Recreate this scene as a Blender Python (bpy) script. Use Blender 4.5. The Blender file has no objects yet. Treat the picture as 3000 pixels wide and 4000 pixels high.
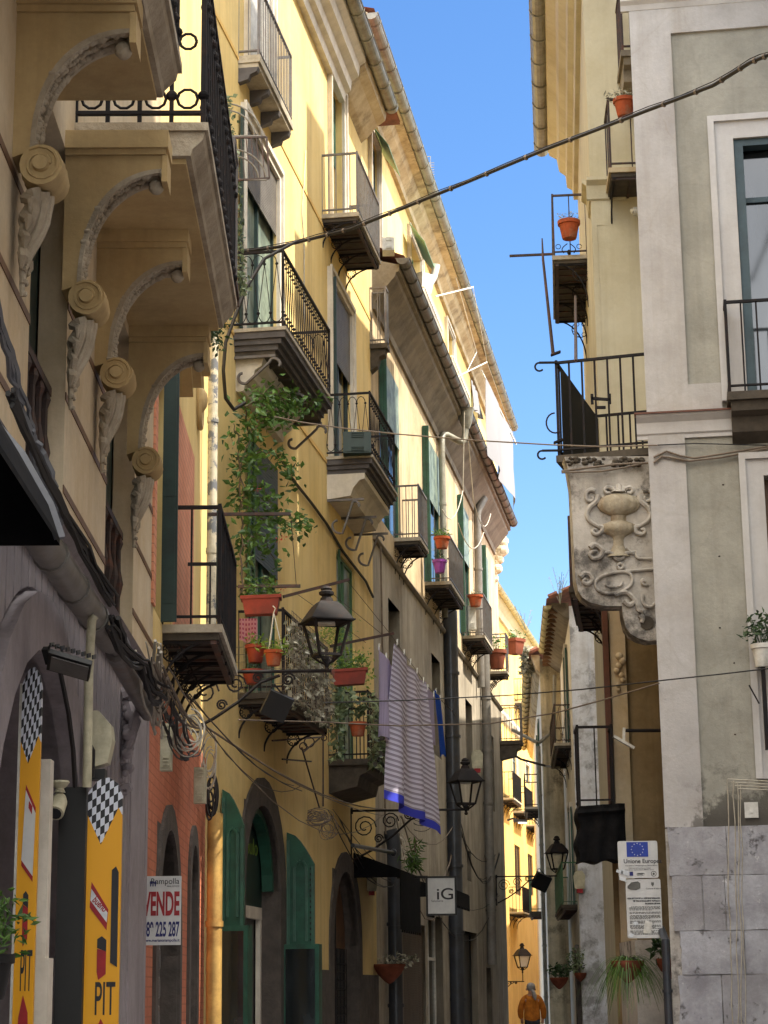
import bpy, math, random
from mathutils import Vector, Matrix
rnd = random.Random(7)
sc = bpy.context.scene
COL = sc.collection
# ------------------------------------------------------------ camera
SC_ = 3000/1659.0; FL = 7777.0
PITCH = math.atan(1870/FL); ROLL = .0119
cR = Vector((math.cos(ROLL), math.sin(ROLL)*math.sin(PITCH), -math.sin(ROLL)*math.cos(PITCH)))
cU = Vector((math.sin(ROLL), -math.cos(ROLL)*math.sin(PITCH), math.cos(ROLL)*math.cos(PITCH)))
cF = Vector((0, math.cos(PITCH), math.sin(PITCH)))
EYE = Vector((0, 0, 1.6))
cam = bpy.data.cameras.new('camera'); camo = bpy.data.objects.new('camera', cam); COL.objects.link(camo)
m3 = Matrix((cR, cU, -cF)).transposed()
camo.matrix_world = Matrix.Translation(EYE) @ m3.to_4x4()
cam.sensor_fit = 'VERTICAL'; cam.sensor_height = 36; cam.lens = FL/4000*36; cam.clip_end = 2000; cam.clip_start = .1
sc.camera = camo
# ------------------------------------------------------------ light
SUN_EL, SUN_AZ = math.radians(56), math.radians(100)      # azimuth from +Y toward +X
sd = Vector((math.sin(SUN_AZ)*math.cos(SUN_EL), math.cos(SUN_AZ)*math.cos(SUN_EL), math.sin(SUN_EL)))
sl = bpy.data.lights.new('sun', 'SUN'); sl.energy = 4.5; sl.angle = math.radians(.5); sl.color = (1, .9, .74)
so = bpy.data.objects.new('sun', sl); COL.objects.link(so); so.location = (10, -5, 40)
so.rotation_euler = sd.to_track_quat('Z', 'Y').to_euler()
W = bpy.data.worlds.new('World'); sc.world = W; W.use_nodes = True
wn = W.node_tree; bg = wn.nodes['Background']
sky = wn.nodes.new('ShaderNodeTexSky'); sky.sky_type = 'NISHITA'; sky.sun_disc = False
sky.sun_elevation = SUN_EL; sky.sun_rotation = SUN_AZ; sky.altitude = 0; sky.air_density = 1.0; sky.dust_density = .2; sky.ozone_density = 1.6
hs = wn.nodes.new('ShaderNodeHueSaturation'); hs.inputs['Hue'].default_value = .505; hs.inputs['Saturation'].default_value = 1.25; wn.links.new(sky.outputs[0], hs.inputs['Color'])
# unseen bright clouds added overhead, right and behind the viewer, lifting the shade
wtc = wn.nodes.new('ShaderNodeTexCoord'); wsx = wn.nodes.new('ShaderNodeSeparateXYZ'); wn.links.new(wtc.outputs['Generated'], wsx.inputs[0])
wm = wn.nodes.new('ShaderNodeMath'); wm.operation = 'MULTIPLY_ADD'; wm.inputs[1].default_value = -.4; wn.links.new(wsx.outputs['Y'], wm.inputs[0])
wm2 = wn.nodes.new('ShaderNodeMath'); wm2.operation = 'MULTIPLY_ADD'; wm2.inputs[1].default_value = .5; wn.links.new(wsx.outputs['X'], wm2.inputs[0]); wn.links.new(wsx.outputs['Z'], wm2.inputs[2]); wn.links.new(wm2.outputs[0], wm.inputs[2])
wr = wn.nodes.new('ShaderNodeMapRange'); wr.interpolation_type = 'SMOOTHSTEP'; wr.inputs[1].default_value = .34; wr.inputs[2].default_value = .85; wn.links.new(wm.outputs[0], wr.inputs[0])
wno = wn.nodes.new('ShaderNodeTexNoise'); wno.inputs['Scale'].default_value = 3; wno.inputs['Detail'].default_value = 6; wn.links.new(wtc.outputs['Generated'], wno.inputs['Vector'])
wr2 = wn.nodes.new('ShaderNodeMapRange'); wr2.inputs[1].default_value = .35; wr2.inputs[2].default_value = .6; wr2.inputs[3].default_value = .4; wn.links.new(wno.outputs['Fac'], wr2.inputs[0])
wmu = wn.nodes.new('ShaderNodeMath'); wmu.operation = 'MULTIPLY'; wn.links.new(wr.outputs[0], wmu.inputs[0]); wn.links.new(wr2.outputs[0], wmu.inputs[1])
wmx = wn.nodes.new('ShaderNodeMix'); wmx.data_type = 'RGBA'; wn.links.new(wmu.outputs[0], wmx.inputs[0]); wn.links.new(hs.outputs[0], wmx.inputs[6]); FILL_CLOUD = 30.0; wmx.inputs[7].default_value = (FILL_CLOUD, FILL_CLOUD*.97, FILL_CLOUD*.9, 1)
wn.links.new(wmx.outputs[2], bg.inputs[0]); bg.inputs[1].default_value = .11
sc.view_settings.view_transform = 'Standard'; sc.view_settings.look = 'None'; sc.view_settings.exposure = 1.2
sc.view_settings.gamma = 1
sc.cycles.max_bounces = 8; sc.cycles.diffuse_bounces = 5

# ------------------------------------------------------------ helpers
def ray(x, y):
    x *= SC_; y *= SC_
    return cF + cR*((x-1500)/FL) + cU*((2000-y)/FL)
def W3(x, y, Y):                     # point seen at (x,y) that stands at depth Y
    d = ray(x, y); k = Y/d.y
    return EYE + d*k
class Fac:                           # a vertical facade: along d, outward n
    def __init__(s, x0, y0, dx, dy, side):
        s.o = Vector((x0, y0, 0)); s.d = Vector((dx, dy, 0)).normalized()
        s.n = Vector((s.d.y, -s.d.x, 0))*side
        s.side = side
    def P(s, u, n, z): return s.o + s.d*u + s.n*n + Vector((0, 0, z))
    def at(s, x, y, n=0):
        r = ray(x, y); k = (s.n.dot(s.o-EYE)+n)/s.n.dot(r)
        p = EYE + r*k
        return (p-s.o).dot(s.d), p.z
    def u(s, x, y, n=0): return s.at(x, y, n)[0]
    def z(s, x, y, n=0): return s.at(x, y, n)[1]
    def dep(s, pi, po, ni=0):        # n of point po so that it has the same u as pi at ni
        ui = s.u(pi[0], pi[1], ni); lo, hi = ni, ni+2.0
        f = lambda n: s.u(po[0], po[1], n)-ui
        a = f(lo)
        for _ in range(40):
            m = (lo+hi)/2
            if f(m)*a > 0: lo = m
            else: hi = m
        return (lo+hi)/2
def lerp(a, b, t): return a+(b-a)*t
class M:
    def __init__(s): s.v = []; s.f = []
    def quad(s, *p):
        i = len(s.v); s.v += [Vector(q) for q in p]; s.f.append(tuple(range(i, i+len(p)))); return s
    def hexa(s, a, b):               # two quads a,b -> box
        i = len(s.v); s.v += [Vector(q) for q in a]+[Vector(q) for q in b]
        s.f += [(i, i+3, i+2, i+1), (i+4, i+5, i+6, i+7)]
        for k in range(4): l = (k+1) % 4; s.f.append((i+k, i+l, i+4+l, i+4+k))
        return s
    def box(s, F, u0, u1, n0, n1, z0, z1):
        P = F.P
        return s.hexa([P(u0, n0, z0), P(u1, n0, z0), P(u1, n1, z0), P(u0, n1, z0)], [P(u0, n0, z1), P(u1, n0, z1), P(u1, n1, z1), P(u0, n1, z1)])
    def bar(s, p, q, w, h=None, up=Vector((0, 0, 1))):
        p = Vector(p); q = Vector(q); h = h or w; d = (q-p).normalized()
        if abs(d.dot(up)) > .98: up = Vector((0, 1, 0))
        a = d.cross(up).normalized()*w/2; b = a.cross(d).normalized()*h/2
        return s.hexa([p-a-b, p+a-b, p+a+b, p-a+b], [q-a-b, q+a-b, q+a+b, q-a+b])
    def tube(s, pts, r, seg=6, cap=True):
        pts = [Vector(p) for p in pts]; n = len(pts); prev = None; rings = []
        for i, p in enumerate(pts):
            t = (pts[min(i+1, n-1)]-pts[max(i-1, 0)])
            if t.length < 1e-9: t = Vector((0, 0, 1))
            t.normalize()
            if prev is None:
                a = t.cross(Vector((0, 0, 1)) if abs(t.z) < .9 else Vector((1, 0, 0))).normalized()
            else:
                a = (prev-t*prev.dot(t))
                a = a.normalized() if a.length > 1e-6 else t.orthogonal().normalized()
            prev = a; b = t.cross(a); rr = r[i] if isinstance(r, (list, tuple)) else r
            i0 = len(s.v); rings.append(i0)
            for k in range(seg):
                an = 2*math.pi*k/seg; s.v.append(p+a*(rr*math.cos(an))+b*(rr*math.sin(an)))
        for i in range(n-1):
            for k in range(seg):
                l = (k+1) % seg; s.f.append((rings[i]+k, rings[i]+l, rings[i+1]+l, rings[i+1]+k))
        if cap: s.f.append(tuple(rings[0]+k for k in range(seg))[::-1]); s.f.append(tuple(rings[-1]+k for k in range(seg)))
        return s
    def lathe(s, c, prof, seg=16, ax=None):     # prof [(r,z)], about vertical through c
        c = Vector(c); base = len(s.v)
        for r, z in prof:
            for k in range(seg):
                an = 2*math.pi*k/seg; s.v.append(c+Vector((r*math.cos(an), r*math.sin(an), z)))
        for i in range(len(prof)-1):
            for k in range(seg):
                l = (k+1) % seg; a = base+i*seg
                s.f.append((a+k, a+l, a+seg+l, a+seg+k))
        if prof[0][0] > 1e-4: s.f.append(tuple(base+k for k in range(seg))[::-1])
        if prof[-1][0] > 1e-4: s.f.append(tuple(base+(len(prof)-1)*seg+k for k in range(seg)))
        return s
    def ball(s, c, r, seg=8, sq=1):
        return s.lathe(c, [(r*math.sin(math.pi*i/6)+(1e-5), -r*sq*math.cos(math.pi*i/6)) for i in range(7)], seg)
    def prism(s, F, pts, n0, n1):    # polygon [(u,z)] extruded from n0 to n1
        a = [F.P(u, n0, z) for u, z in pts]; b = [F.P(u, n1, z) for u, z in pts]
        i = len(s.v); k = len(pts); s.v += a+b
        s.f += [tuple(range(i, i+k))[::-1], tuple(range(i+k, i+2*k))]
        for j in range(k): l = (j+1) % k; s.f.append((i+j, i+l, i+k+l, i+k+j))
        return s
    def prof(s, F, u0, u1, pts, mit0=0, mit1=0):     # closed profile [(n,z)] swept along u
        a = [F.P(u0-n*mit0, n, z) for n, z in pts]; b = [F.P(u1+n*mit1, n, z) for n, z in pts]
        i = len(s.v); k = len(pts); s.v += a+b
        s.f += [tuple(range(i, i+k)), tuple(range(i+k, i+2*k))[::-1]]
        for j in range(k): l = (j+1) % k; s.f.append((i+j, i+k+j, i+k+l, i+l))
        return s
    def ob(s, name, mat, parent=None, smooth=False, origin=None, **kw):
        me = bpy.data.meshes.new(name)
        o = bpy.data.objects.new(name, me)
        off = Vector((0, 0, 0))
        if parent is not None:
            off = parent['_w'] if '_w' in parent else (0, 0, 0)
            off = Vector(off); o.parent = parent; o['_w'] = tuple(off)
        else:
            if origin is None:
                lo = [min(v[i] for v in s.v) for i in range(3)]; hi = [max(v[i] for v in s.v) for i in range(3)]
                origin = ((lo[0]+hi[0])/2, (lo[1]+hi[1])/2, lo[2])
            off = Vector(origin); o.location = off; o['_w'] = tuple(off)
        me.from_pydata([v-off for v in s.v], [], s.f); me.update()
        import bmesh
        bm = bmesh.new(); bm.from_mesh(me); bmesh.ops.recalc_face_normals(bm, faces=bm.faces); bm.to_mesh(me); bm.free()
        if isinstance(mat, (list, tuple)):
            for q in mat: me.materials.append(q)
        else: me.materials.append(mat)
        if smooth:
            me.polygons.foreach_set('use_smooth', [True]*len(me.polygons))
            try: me.set_sharp_from_angle(angle=math.radians(40))
            except Exception: pass
        COL.objects.link(o)
        for k, v in kw.items(): o[k] = v
        return o
def empty(name, loc, label=None, category=None, group=None):
    o = bpy.data.objects.new(name, None); COL.objects.link(o); o.location = loc; o['_w'] = tuple(loc); o.empty_display_size = .2
    if label: o['label'] = label
    if category: o['category'] = category
    if group: o['group'] = group
    return o
def tag(o, label, category, group=None):
    o['label'] = label; o['category'] = category
    if group: o['group'] = group
    return o
def text(s, name, F, u, n, z, size, mat, parent, sx=1.0, align='LEFT', flip=False, rot=0, bold=0.0):
    cu = bpy.data.curves.new(name, 'FONT'); cu.body = s; cu.size = size; cu.extrude = .0015; cu.align_x = align; cu.offset = bold
    t = bpy.data.objects.new(name, cu); COL.objects.link(t)
    bpy.context.view_layer.update()
    me = bpy.data.meshes.new_from_object(t.evaluated_get(bpy.context.evaluated_depsgraph_get()))
    bpy.data.objects.remove(t)
    ux = F.d*(-1 if flip else 1)
    c, si = math.cos(rot), math.sin(rot)
    base = F.P(u, n, z); off = Vector(parent['_w'])
    for v in me.vertices:
        x, y = v.co.x*sx, v.co.y
        v.co = base - off + ux*(x*c-y*si) + Vector((0, 0, 1))*(x*si+y*c) + F.n*(v.co.z)
    me.name = name
    o = bpy.data.objects.new(name, me); me.materials.clear(); me.materials.append(mat); COL.objects.link(o)
    o.parent = parent; o['_w'] = parent['_w']
    return o
# ------------------------------------------------------------ materials
def nt(name):
    m = bpy.data.materials.new(name); m.use_nodes = True; t = m.node_tree
    return m, t, t.nodes['Principled BSDF']
def N(t, ty, **k):
    n = t.nodes.new(ty)
    for a, b in k.items(): setattr(n, a, b)
    return n
def srgb(r, g, b):
    f = lambda c: (c/255/12.92) if c <= 10 else ((c/255+.055)/1.055)**2.4
    return (f(r), f(g), f(b), 1)
def noise(t, co, scale, det=6, rough=.6, sc3=None):
    n = N(t, 'ShaderNodeTexNoise'); n.inputs['Scale'].default_value = scale; n.inputs['Detail'].default_value = det; n.inputs['Roughness'].default_value = rough
    if sc3:
        mp = N(t, 'ShaderNodeMapping'); mp.inputs['Scale'].default_value = sc3; t.links.new(co, mp.inputs[0]); co = mp.outputs[0]
    t.links.new(co, n.inputs['Vector']); return n.outputs['Fac']
def ramp(t, fac, a, b, ca=0., cb=1.):
    r = N(t, 'ShaderNodeMapRange'); r.inputs[1].default_value = a; r.inputs[2].default_value = b
    r.inputs[3].default_value = ca; r.inputs[4].default_value = cb; t.links.new(fac, r.inputs[0]); return r.outputs[0]
def mixc(t, fac, A, B, mode='MIX'):
    m = N(t, 'ShaderNodeMix', data_type='RGBA', blend_type=mode)
    if isinstance(fac, float): m.inputs[0].default_value = fac
    else: t.links.new(fac, m.inputs[0])
    for i, c in ((6, A), (7, B)):
        if isinstance(c, tuple): m.inputs[i].default_value = c
        else: t.links.new(c, m.inputs[i])
    return m.outputs[2]
def mathn(t, op, a, b):
    m = N(t, 'ShaderNodeMath', operation=op)
    for i, c in ((0, a), (1, b)):
        if isinstance(c, (float, int)): m.inputs[i].default_value = c
        else: t.links.new(c, m.inputs[i])
    return m.outputs[0]
def plaster(name, base, dark=None, stain=None, samt=.35, streak=.3, rough=.9, bump=.15, sscale=.5, fine=.12, spatch=(.52, .72), scrack=0):
    m, t, p = nt(name)
    co = N(t, 'ShaderNodeTexCoord').outputs['Object']
    dark = dark or tuple(c*.72 for c in base[:3])+(1,)
    stain = stain or tuple(c*.4 for c in base[:3])+(1,)
    c = mixc(t, ramp(t, noise(t, co, sscale*1.7, 8, .65), .38, .66), base, dark)
    st = noise(t, co, 1.0, 8, .7, (1.6, 1.6, .16))
    stf = mathn(t, 'MULTIPLY', ramp(t, st, .5, .78), streak)
    c = mixc(t, stf, c, stain)
    st2 = ramp(t, noise(t, co, 1.0, 6, .6, (6, 6, .22)), .52, .7)
    c = mixc(t, mathn(t, 'MULTIPLY', st2, streak*.45), c, stain)
    pa = mathn(t, 'MULTIPLY', ramp(t, noise(t, co, sscale, 10, .72), spatch[0], spatch[1]), samt)
    c = mixc(t, pa, c, stain)
    fn = noise(t, co, 22, 5, .7)
    c = mixc(t, mathn(t, 'MULTIPLY', ramp(t, fn, .35, .7), fine), c, tuple(x*.45 for x in base[:3])+(1,))
    if scrack:
        v = N(t, 'ShaderNodeTexVoronoi', feature='DISTANCE_TO_EDGE'); v.inputs['Scale'].default_value = .9
        wv = N(t, 'ShaderNodeMix', data_type='RGBA'); wv.inputs[0].default_value = .12; t.links.new(co, wv.inputs[6])
        nn = N(t, 'ShaderNodeTexNoise'); nn.inputs['Scale'].default_value = 3; t.links.new(co, nn.inputs['Vector']); t.links.new(nn.outputs['Color'], wv.inputs[7])
        t.links.new(wv.outputs[2], v.inputs['Vector'])
        cr = ramp(t, v.outputs['Distance'], 0.0, .012, scrack, 0.)
        c = mixc(t, cr, c, stain)
    t.links.new(c, p.inputs['Base Color']); p.inputs['Roughness'].default_value = rough
    b = N(t, 'ShaderNodeBump'); b.inputs['Strength'].default_value = bump; b.inputs['Distance'].default_value = .03
    t.links.new(mathn(t, 'ADD', noise(t, co, 9, 8, .65), mathn(t, 'MULTIPLY', fn, .5)), b.inputs['Height']); t.links.new(b.outputs[0], p.inputs['Normal'])
    return m
def metal(name, base, rough=.55, met=.0, rust=None, ramt=.5, bump=.1, scale=8, thr=(.5, .65), spec=.5):
    m, t, p = nt(name)
    co = N(t, 'ShaderNodeTexCoord').outputs['Object']
    f1 = noise(t, co, scale, 8, .7)
    c = mixc(t, ramp(t, f1, .35, .65), base, tuple(x*.65 for x in base[:3])+(1,))
    if rust: c = mixc(t, mathn(t, 'MULTIPLY', ramp(t, noise(t, co, scale*.6, 9, .75), thr[0], thr[1]), ramt), c, rust)
    t.links.new(c, p.inputs['Base Color']); p.inputs['Roughness'].default_value = rough; p.inputs['Metallic'].default_value = met
    p.inputs['Specular IOR Level'].default_value = spec
    b = N(t, 'ShaderNodeBump'); b.inputs['Strength'].default_value = bump; b.inputs['Distance'].default_value = .01
    t.links.new(f1, b.inputs['Height']); t.links.new(b.outputs[0], p.inputs['Normal'])
    return m
def leafmat(name, a, b):
    m, t, p = nt(name)
    g = N(t, 'ShaderNodeNewGeometry')
    c = mixc(t, g.outputs['Random Per Island'], a, b)
    t.links.new(c, p.inputs['Base Color']); p.inputs['Roughness'].default_value = .45
    tr = N(t, 'ShaderNodeBsdfTranslucent'); t.links.new(c, tr.inputs[0])
    mx = N(t, 'ShaderNodeMixShader'); mx.inputs[0].default_value = .25
    t.links.new(p.outputs[0], mx.inputs[1]); t.links.new(tr.outputs[0], mx.inputs[2])
    t.links.new(mx.outputs[0], t.nodes['Material Output'].inputs[0])
    return m
def glassmat(name, tint, rough=.08):
    m, t, p = nt(name)
    co = N(t, 'ShaderNodeTexCoord').outputs['Object']
    c = mixc(t, ramp(t, noise(t, co, 2.2, 3, .5, (1, 1, .25)), .4, .62), tint, tuple(min(1, x*3+.02) for x in tint[:3])+(1,))
    t.links.new(c, p.inputs['Base Color']); p.inputs['Roughness'].default_value = rough; p.inputs['IOR'].default_value = 1.6
    p.inputs['Specular IOR Level'].default_value = .9
    return m
Y1 = srgb(226, 190, 116); 
MT = dict(
 yellow=plaster('yellow_stucco', srgb(232, 206, 142), srgb(224, 194, 124), srgb(150, 126, 82), .4, .5, sscale=.45, fine=.1, ),
 cream=plaster('cream_stucco', srgb(212, 196, 168), srgb(194, 170, 132), srgb(112, 96, 70), .35, .35, sscale=.6, fine=.18),
 creamy=plaster('ochre_stucco', srgb(194, 170, 124), srgb(174, 146, 98), srgb(96, 78, 46), .35, .35, sscale=.6, fine=.18),
 console=plaster('carved_stucco', srgb(184, 172, 152), srgb(150, 136, 114), srgb(78, 68, 54), .4, .2, sscale=2, fine=.3, bump=.5),
 beige=plaster('beige_stucco', srgb(208, 188, 154), srgb(180, 158, 124), srgb(92, 80, 60), .6, .8, sscale=.5, fine=.15),
 drab=plaster('drab_stucco', srgb(186, 176, 158), srgb(148, 139, 124), srgb(72, 66, 56), .6, .75, sscale=.5, fine=.2),
 white=plaster('white_stucco', srgb(200, 198, 196), srgb(184, 180, 178), srgb(120, 110, 96), .22, .25, sscale=.8, fine=.08),
 trim=plaster('white_trim', srgb(220, 212, 198), srgb(200, 192, 178), srgb(130, 116, 92), .25, .3, sscale=2, fine=.1),
 greyg=plaster('greygreen_stucco', srgb(160, 158, 148), srgb(146, 145, 136), srgb(92, 88, 80), .3, .25, sscale=.8, fine=.1),
 stainw=plaster('stained_plaster', srgb(196, 190, 182), srgb(156, 150, 142), srgb(60, 56, 54), .85, .6, sscale=1.1, fine=.25, bump=.4, spatch=(.5, .58)),
 roughst=plaster('rough_stone', srgb(190, 191, 198), srgb(154, 153, 160), srgb(84, 80, 82), .5, .3, sscale=1.6, fine=.35, bump=1.2),
 mossy=plaster('mossy_plaster', srgb(226, 214, 184), srgb(186, 174, 144), srgb(56, 52, 46), .75, .9, sscale=.9, fine=.2, bump=.4, spatch=(.53, .64)),
 palew=plaster('pale_peeling', srgb(226, 230, 238), srgb(200, 200, 204), srgb(104, 100, 98), .7, .4, sscale=1.2, fine=.2, bump=.4, spatch=(.5, .6)),
 gpale=plaster('pale_cream', srgb(206, 198, 172), srgb(192, 182, 152), srgb(134, 118, 86), .25, .3, sscale=.6, fine=.06),
 fpale=plaster('pale_townhouse', srgb(246, 242, 230), srgb(232, 226, 210), srgb(140, 126, 100), .4, .5, sscale=.8, fine=.1),
 urnst=plaster('stained_urn_stone', srgb(180, 170, 150), srgb(140, 128, 106), srgb(112, 78, 46), .6, .8, sscale=2.5, fine=.35, bump=.6),
 shadew=plaster('shade_dark_wall', srgb(150, 130, 96), srgb(122, 102, 70), srgb(70, 58, 38), .5, .6, sscale=.8, fine=.25),  # lower wall of the cream building, its deep shade put into the colour
 gold=plaster('gold_stucco', srgb(232, 194, 116), srgb(222, 180, 98), srgb(150, 112, 60), .25, .45, sscale=.5, fine=.06),
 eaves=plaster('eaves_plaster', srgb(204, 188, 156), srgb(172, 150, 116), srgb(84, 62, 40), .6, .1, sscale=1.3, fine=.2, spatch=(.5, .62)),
 eavesd=plaster('dark_eaves', srgb(140, 130, 114), srgb(118, 108, 94), srgb(60, 52, 44), .5, .1, sscale=1.3, fine=.2, spatch=(.48, .62)),  # darker plaster for eaves, a string course and a balcony slab
 greyst=plaster('grey_render', srgb(156, 148, 152), srgb(132, 124, 128), srgb(78, 72, 72), .4, .6, sscale=.9, fine=.3),
 lava=plaster('dark_lava_stone', srgb(92, 84, 78), srgb(70, 64, 60), srgb(40, 36, 34), .4, .2, sscale=3, fine=.4, bump=.6),
 slab=plaster('slab_stone', srgb(188, 178, 160), srgb(150, 140, 122), srgb(74, 62, 46), .5, .1, sscale=3, fine=.2),
 slabd=plaster('dark_slab', srgb(84, 76, 66), srgb(60, 54, 46), srgb(30, 26, 22), .5, .1, sscale=3, fine=.2),  # dark slab stone, also used for the soffits
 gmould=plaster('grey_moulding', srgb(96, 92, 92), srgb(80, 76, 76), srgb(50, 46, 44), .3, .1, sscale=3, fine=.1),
 iron=metal('black_iron', srgb(38, 36, 38), .75, 0, srgb(70, 46, 34), .4, spec=.2),
 ironb=metal('brown_iron', srgb(58, 42, 38), .6, 0, srgb(106, 58, 34), .7),
 irong=metal('grey_painted_iron', srgb(112, 108, 106), .5, 0, srgb(92, 62, 42), .6),
 zinc=metal('zinc_gutter', srgb(150, 148, 136), .45, .25, srgb(96, 80, 56), .6, scale=4),
 zincd=metal('dull_gutter', srgb(112, 108, 102), .5, .2, srgb(70, 58, 46), .6, scale=4),
 cream_z=metal('cream_gutter', srgb(196, 184, 140), .5, .1, srgb(120, 96, 50), .5, scale=4),
 pipeg=metal('grey_pipe', srgb(128, 124, 118), .5, .1, srgb(90, 76, 60), .5, scale=4),
 piped=metal('dark_grey_pipe', srgb(70, 74, 82), .3, .2, srgb(60, 50, 42), .5, scale=3),
 pipey=metal('ochre_pipe', srgb(196, 158, 88), .6, 0, srgb(120, 84, 40), .6, scale=4),
 pipew=metal('peeling_white_pipe', srgb(196, 188, 166), .6, 0, srgb(96, 100, 106), 1, scale=9, thr=(.52, .56)),
 green=metal('green_paint', srgb(34, 86, 68), .5, 0, srgb(20, 44, 36), .6, scale=5),
 dgreen=metal('dark_green_paint', srgb(26, 54, 48), .5, 0, srgb(14, 28, 26), .6, scale=5),
 teal=metal('slate_teal_paint', srgb(62, 84, 92), .55, 0, srgb(48, 64, 72), .6, scale=5),
 lgreen=metal('faded_green_paint', srgb(74, 116, 78), .6, 0, srgb(120, 130, 110), .5, scale=6),
 mgreen=metal('mint_green_paint', srgb(110, 150, 120), .6, 0, srgb(150, 150, 130), .5, scale=6),
 brown=metal('brown_wood', srgb(116, 84, 58), .6, 0, srgb(70, 48, 32), .6, scale=5),
 rustb=metal('rust_brown_paint', srgb(104, 60, 40), .6, 0, srgb(70, 40, 28), .6, scale=5),
 rolld=metal('roller_shutter_brown', srgb(96, 80, 66), .6, 0, srgb(60, 50, 42), .6, scale=5),
 rollg=metal('roller_shutter_grey', srgb(104, 100, 96), .6, 0, None, scale=5),
 black=metal('black_plastic', srgb(18, 19, 20), .55, 0, None),
 blackc=metal('black_canvas', srgb(24, 24, 26), .9, 0, srgb(40, 38, 38), .5, spec=.1),
 wire=metal('dark_wire', srgb(30, 26, 26), .6), wirew=metal('pale_wire', srgb(190, 182, 166), .6), wiren=metal('dirty_wire', srgb(120, 106, 92), .7), wireg=metal('grey_conduit', srgb(112, 114, 120), .6),
 whitep=metal('white_plastic', srgb(224, 222, 214), .5, 0, srgb(150, 140, 120), .3),
 creamp=metal('cream_plastic', srgb(198, 192, 164), .5, 0, srgb(120, 108, 80), .4),
 terra=metal('terracotta', srgb(172, 86, 54), .85, 0, srgb(150, 118, 96), .7, scale=6, spec=.2),
 terrad=metal('brown_terracotta', srgb(132, 74, 54), .8, 0, srgb(90, 54, 40), .6, scale=6, spec=.2),
 redpl=metal('red_plastic_planter', srgb(140, 46, 26), .6, 0, srgb(96, 36, 24), .7, scale=5),
 purple=metal('purple_plastic', srgb(150, 70, 170), .4), soil=metal('soil', srgb(60, 44, 34), .95),
 glass=glassmat('dark_glass', (.012, .016, .018, 1)), glassd=glassmat('black_interior', (.004, .004, .004, 1), .5),
 curtain=plaster('curtain_behind_glass', srgb(150, 166, 150), srgb(70, 86, 82), srgb(40, 52, 52), .6, .8, sscale=2, rough=.5, bump=0),
 salmon=plaster('salmon_render', srgb(224, 156, 124), srgb(206, 134, 102), srgb(138, 86, 66), .3, .3, sscale=1),
 orange=plaster('orange_brick_render', srgb(204, 124, 90), srgb(178, 98, 68), srgb(96, 56, 42), .5, .4, sscale=1.4, fine=.3),
 tile=plaster('roof_tile', srgb(150, 96, 78), srgb(120, 80, 64), srgb(80, 64, 52), .5, .1, sscale=3),
 leafg=leafmat('glossy_leaf', srgb(48, 80, 30), srgb(96, 132, 56)), leafd=leafmat('dark_leaf', srgb(34, 56, 28), srgb(64, 90, 50)),
 leafi=leafmat('ivy_leaf', srgb(44, 66, 36), srgb(156, 170, 128)), leaff=leafmat('feathery_leaf', srgb(96, 130, 40), srgb(140, 168, 70)),
 leafdry=leafmat('dried_leaf', srgb(72, 78, 56), srgb(206, 202, 182)), flower=leafmat('red_flower', srgb(180, 20, 16), srgb(210, 40, 24)),
 stem=metal('woody_stem', srgb(96, 80, 62), .8),
 asphalt=plaster('lava_paving', srgb(72, 70, 70), srgb(58, 56, 56), srgb(36, 34, 34), .4, 0, sscale=1.5),
)

def stainz(key, z0, z1, amt, col=srgb(74, 70, 64), nscale=1.6):
    m = MT[key]; t = m.node_tree; p = t.nodes['Principled BSDF']; src = p.inputs['Base Color'].links[0].from_socket
    co = N(t, 'ShaderNodeTexCoord').outputs['Object']; sx = N(t, 'ShaderNodeSeparateXYZ'); t.links.new(co, sx.inputs[0])
    zr = ramp(t, sx.outputs['Z'], z0, z1, 1., 0.); n = noise(t, co, nscale, 10, .7)
    f = mathn(t, 'MULTIPLY', ramp(t, mathn(t, 'ADD', n, mathn(t, 'MULTIPLY', zr, .16)), .6, .66), mathn(t, 'MULTIPLY', zr, amt))
    t.links.new(mixc(t, f, src, col), p.inputs['Base Color'])
MT['hgrey'] = plaster('grey_panel_render', srgb(164, 161, 150), srgb(146, 144, 134), srgb(100, 94, 82), .4, .35, sscale=1.1, fine=.18, bump=.3, scrack=.1)
MT['hwhite'] = plaster('white_band_render', srgb(186, 183, 181), srgb(168, 164, 162), srgb(128, 112, 86), .3, .4, sscale=1.0, fine=.14, bump=.25, scrack=.1)
stainz('hgrey', 3.3, 4.2, .95); stainz('hwhite', 3.2, 3.9, .8)

m = MT['roughst']; t = m.node_tree; p = t.nodes['Principled BSDF']; src = p.inputs['Base Color'].links[0].from_socket
gq = N(t, 'ShaderNodeNewGeometry'); rr_ = ramp(t, gq.outputs['Random Per Island'], 0, 1, .0, .45)
src = mixc(t, rr_, src, srgb(132, 126, 124)); coq = N(t, 'ShaderNodeTexCoord').outputs['Object']
pit = ramp(t, noise(t, coq, 5, 12, .8), .58, .64, 0, .75); src = mixc(t, pit, src, srgb(88, 82, 80)); wp = ramp(t, noise(t, coq, 7.3, 12, .8), .6, .66, 0, .6); src = mixc(t, wp, src, srgb(226, 224, 224))
t.links.new(src, p.inputs['Base Color']); bq = [n_ for n_ in t.nodes if n_.type == 'BUMP'][0]; t.links.new(mathn(t, 'ADD', noise(t, coq, 14, 12, .8), mathn(t, 'MULTIPLY', pit, -.6)), bq.inputs['Height']); bq.inputs['Strength'].default_value = .8; bq.inputs['Distance'].default_value = .02

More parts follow.
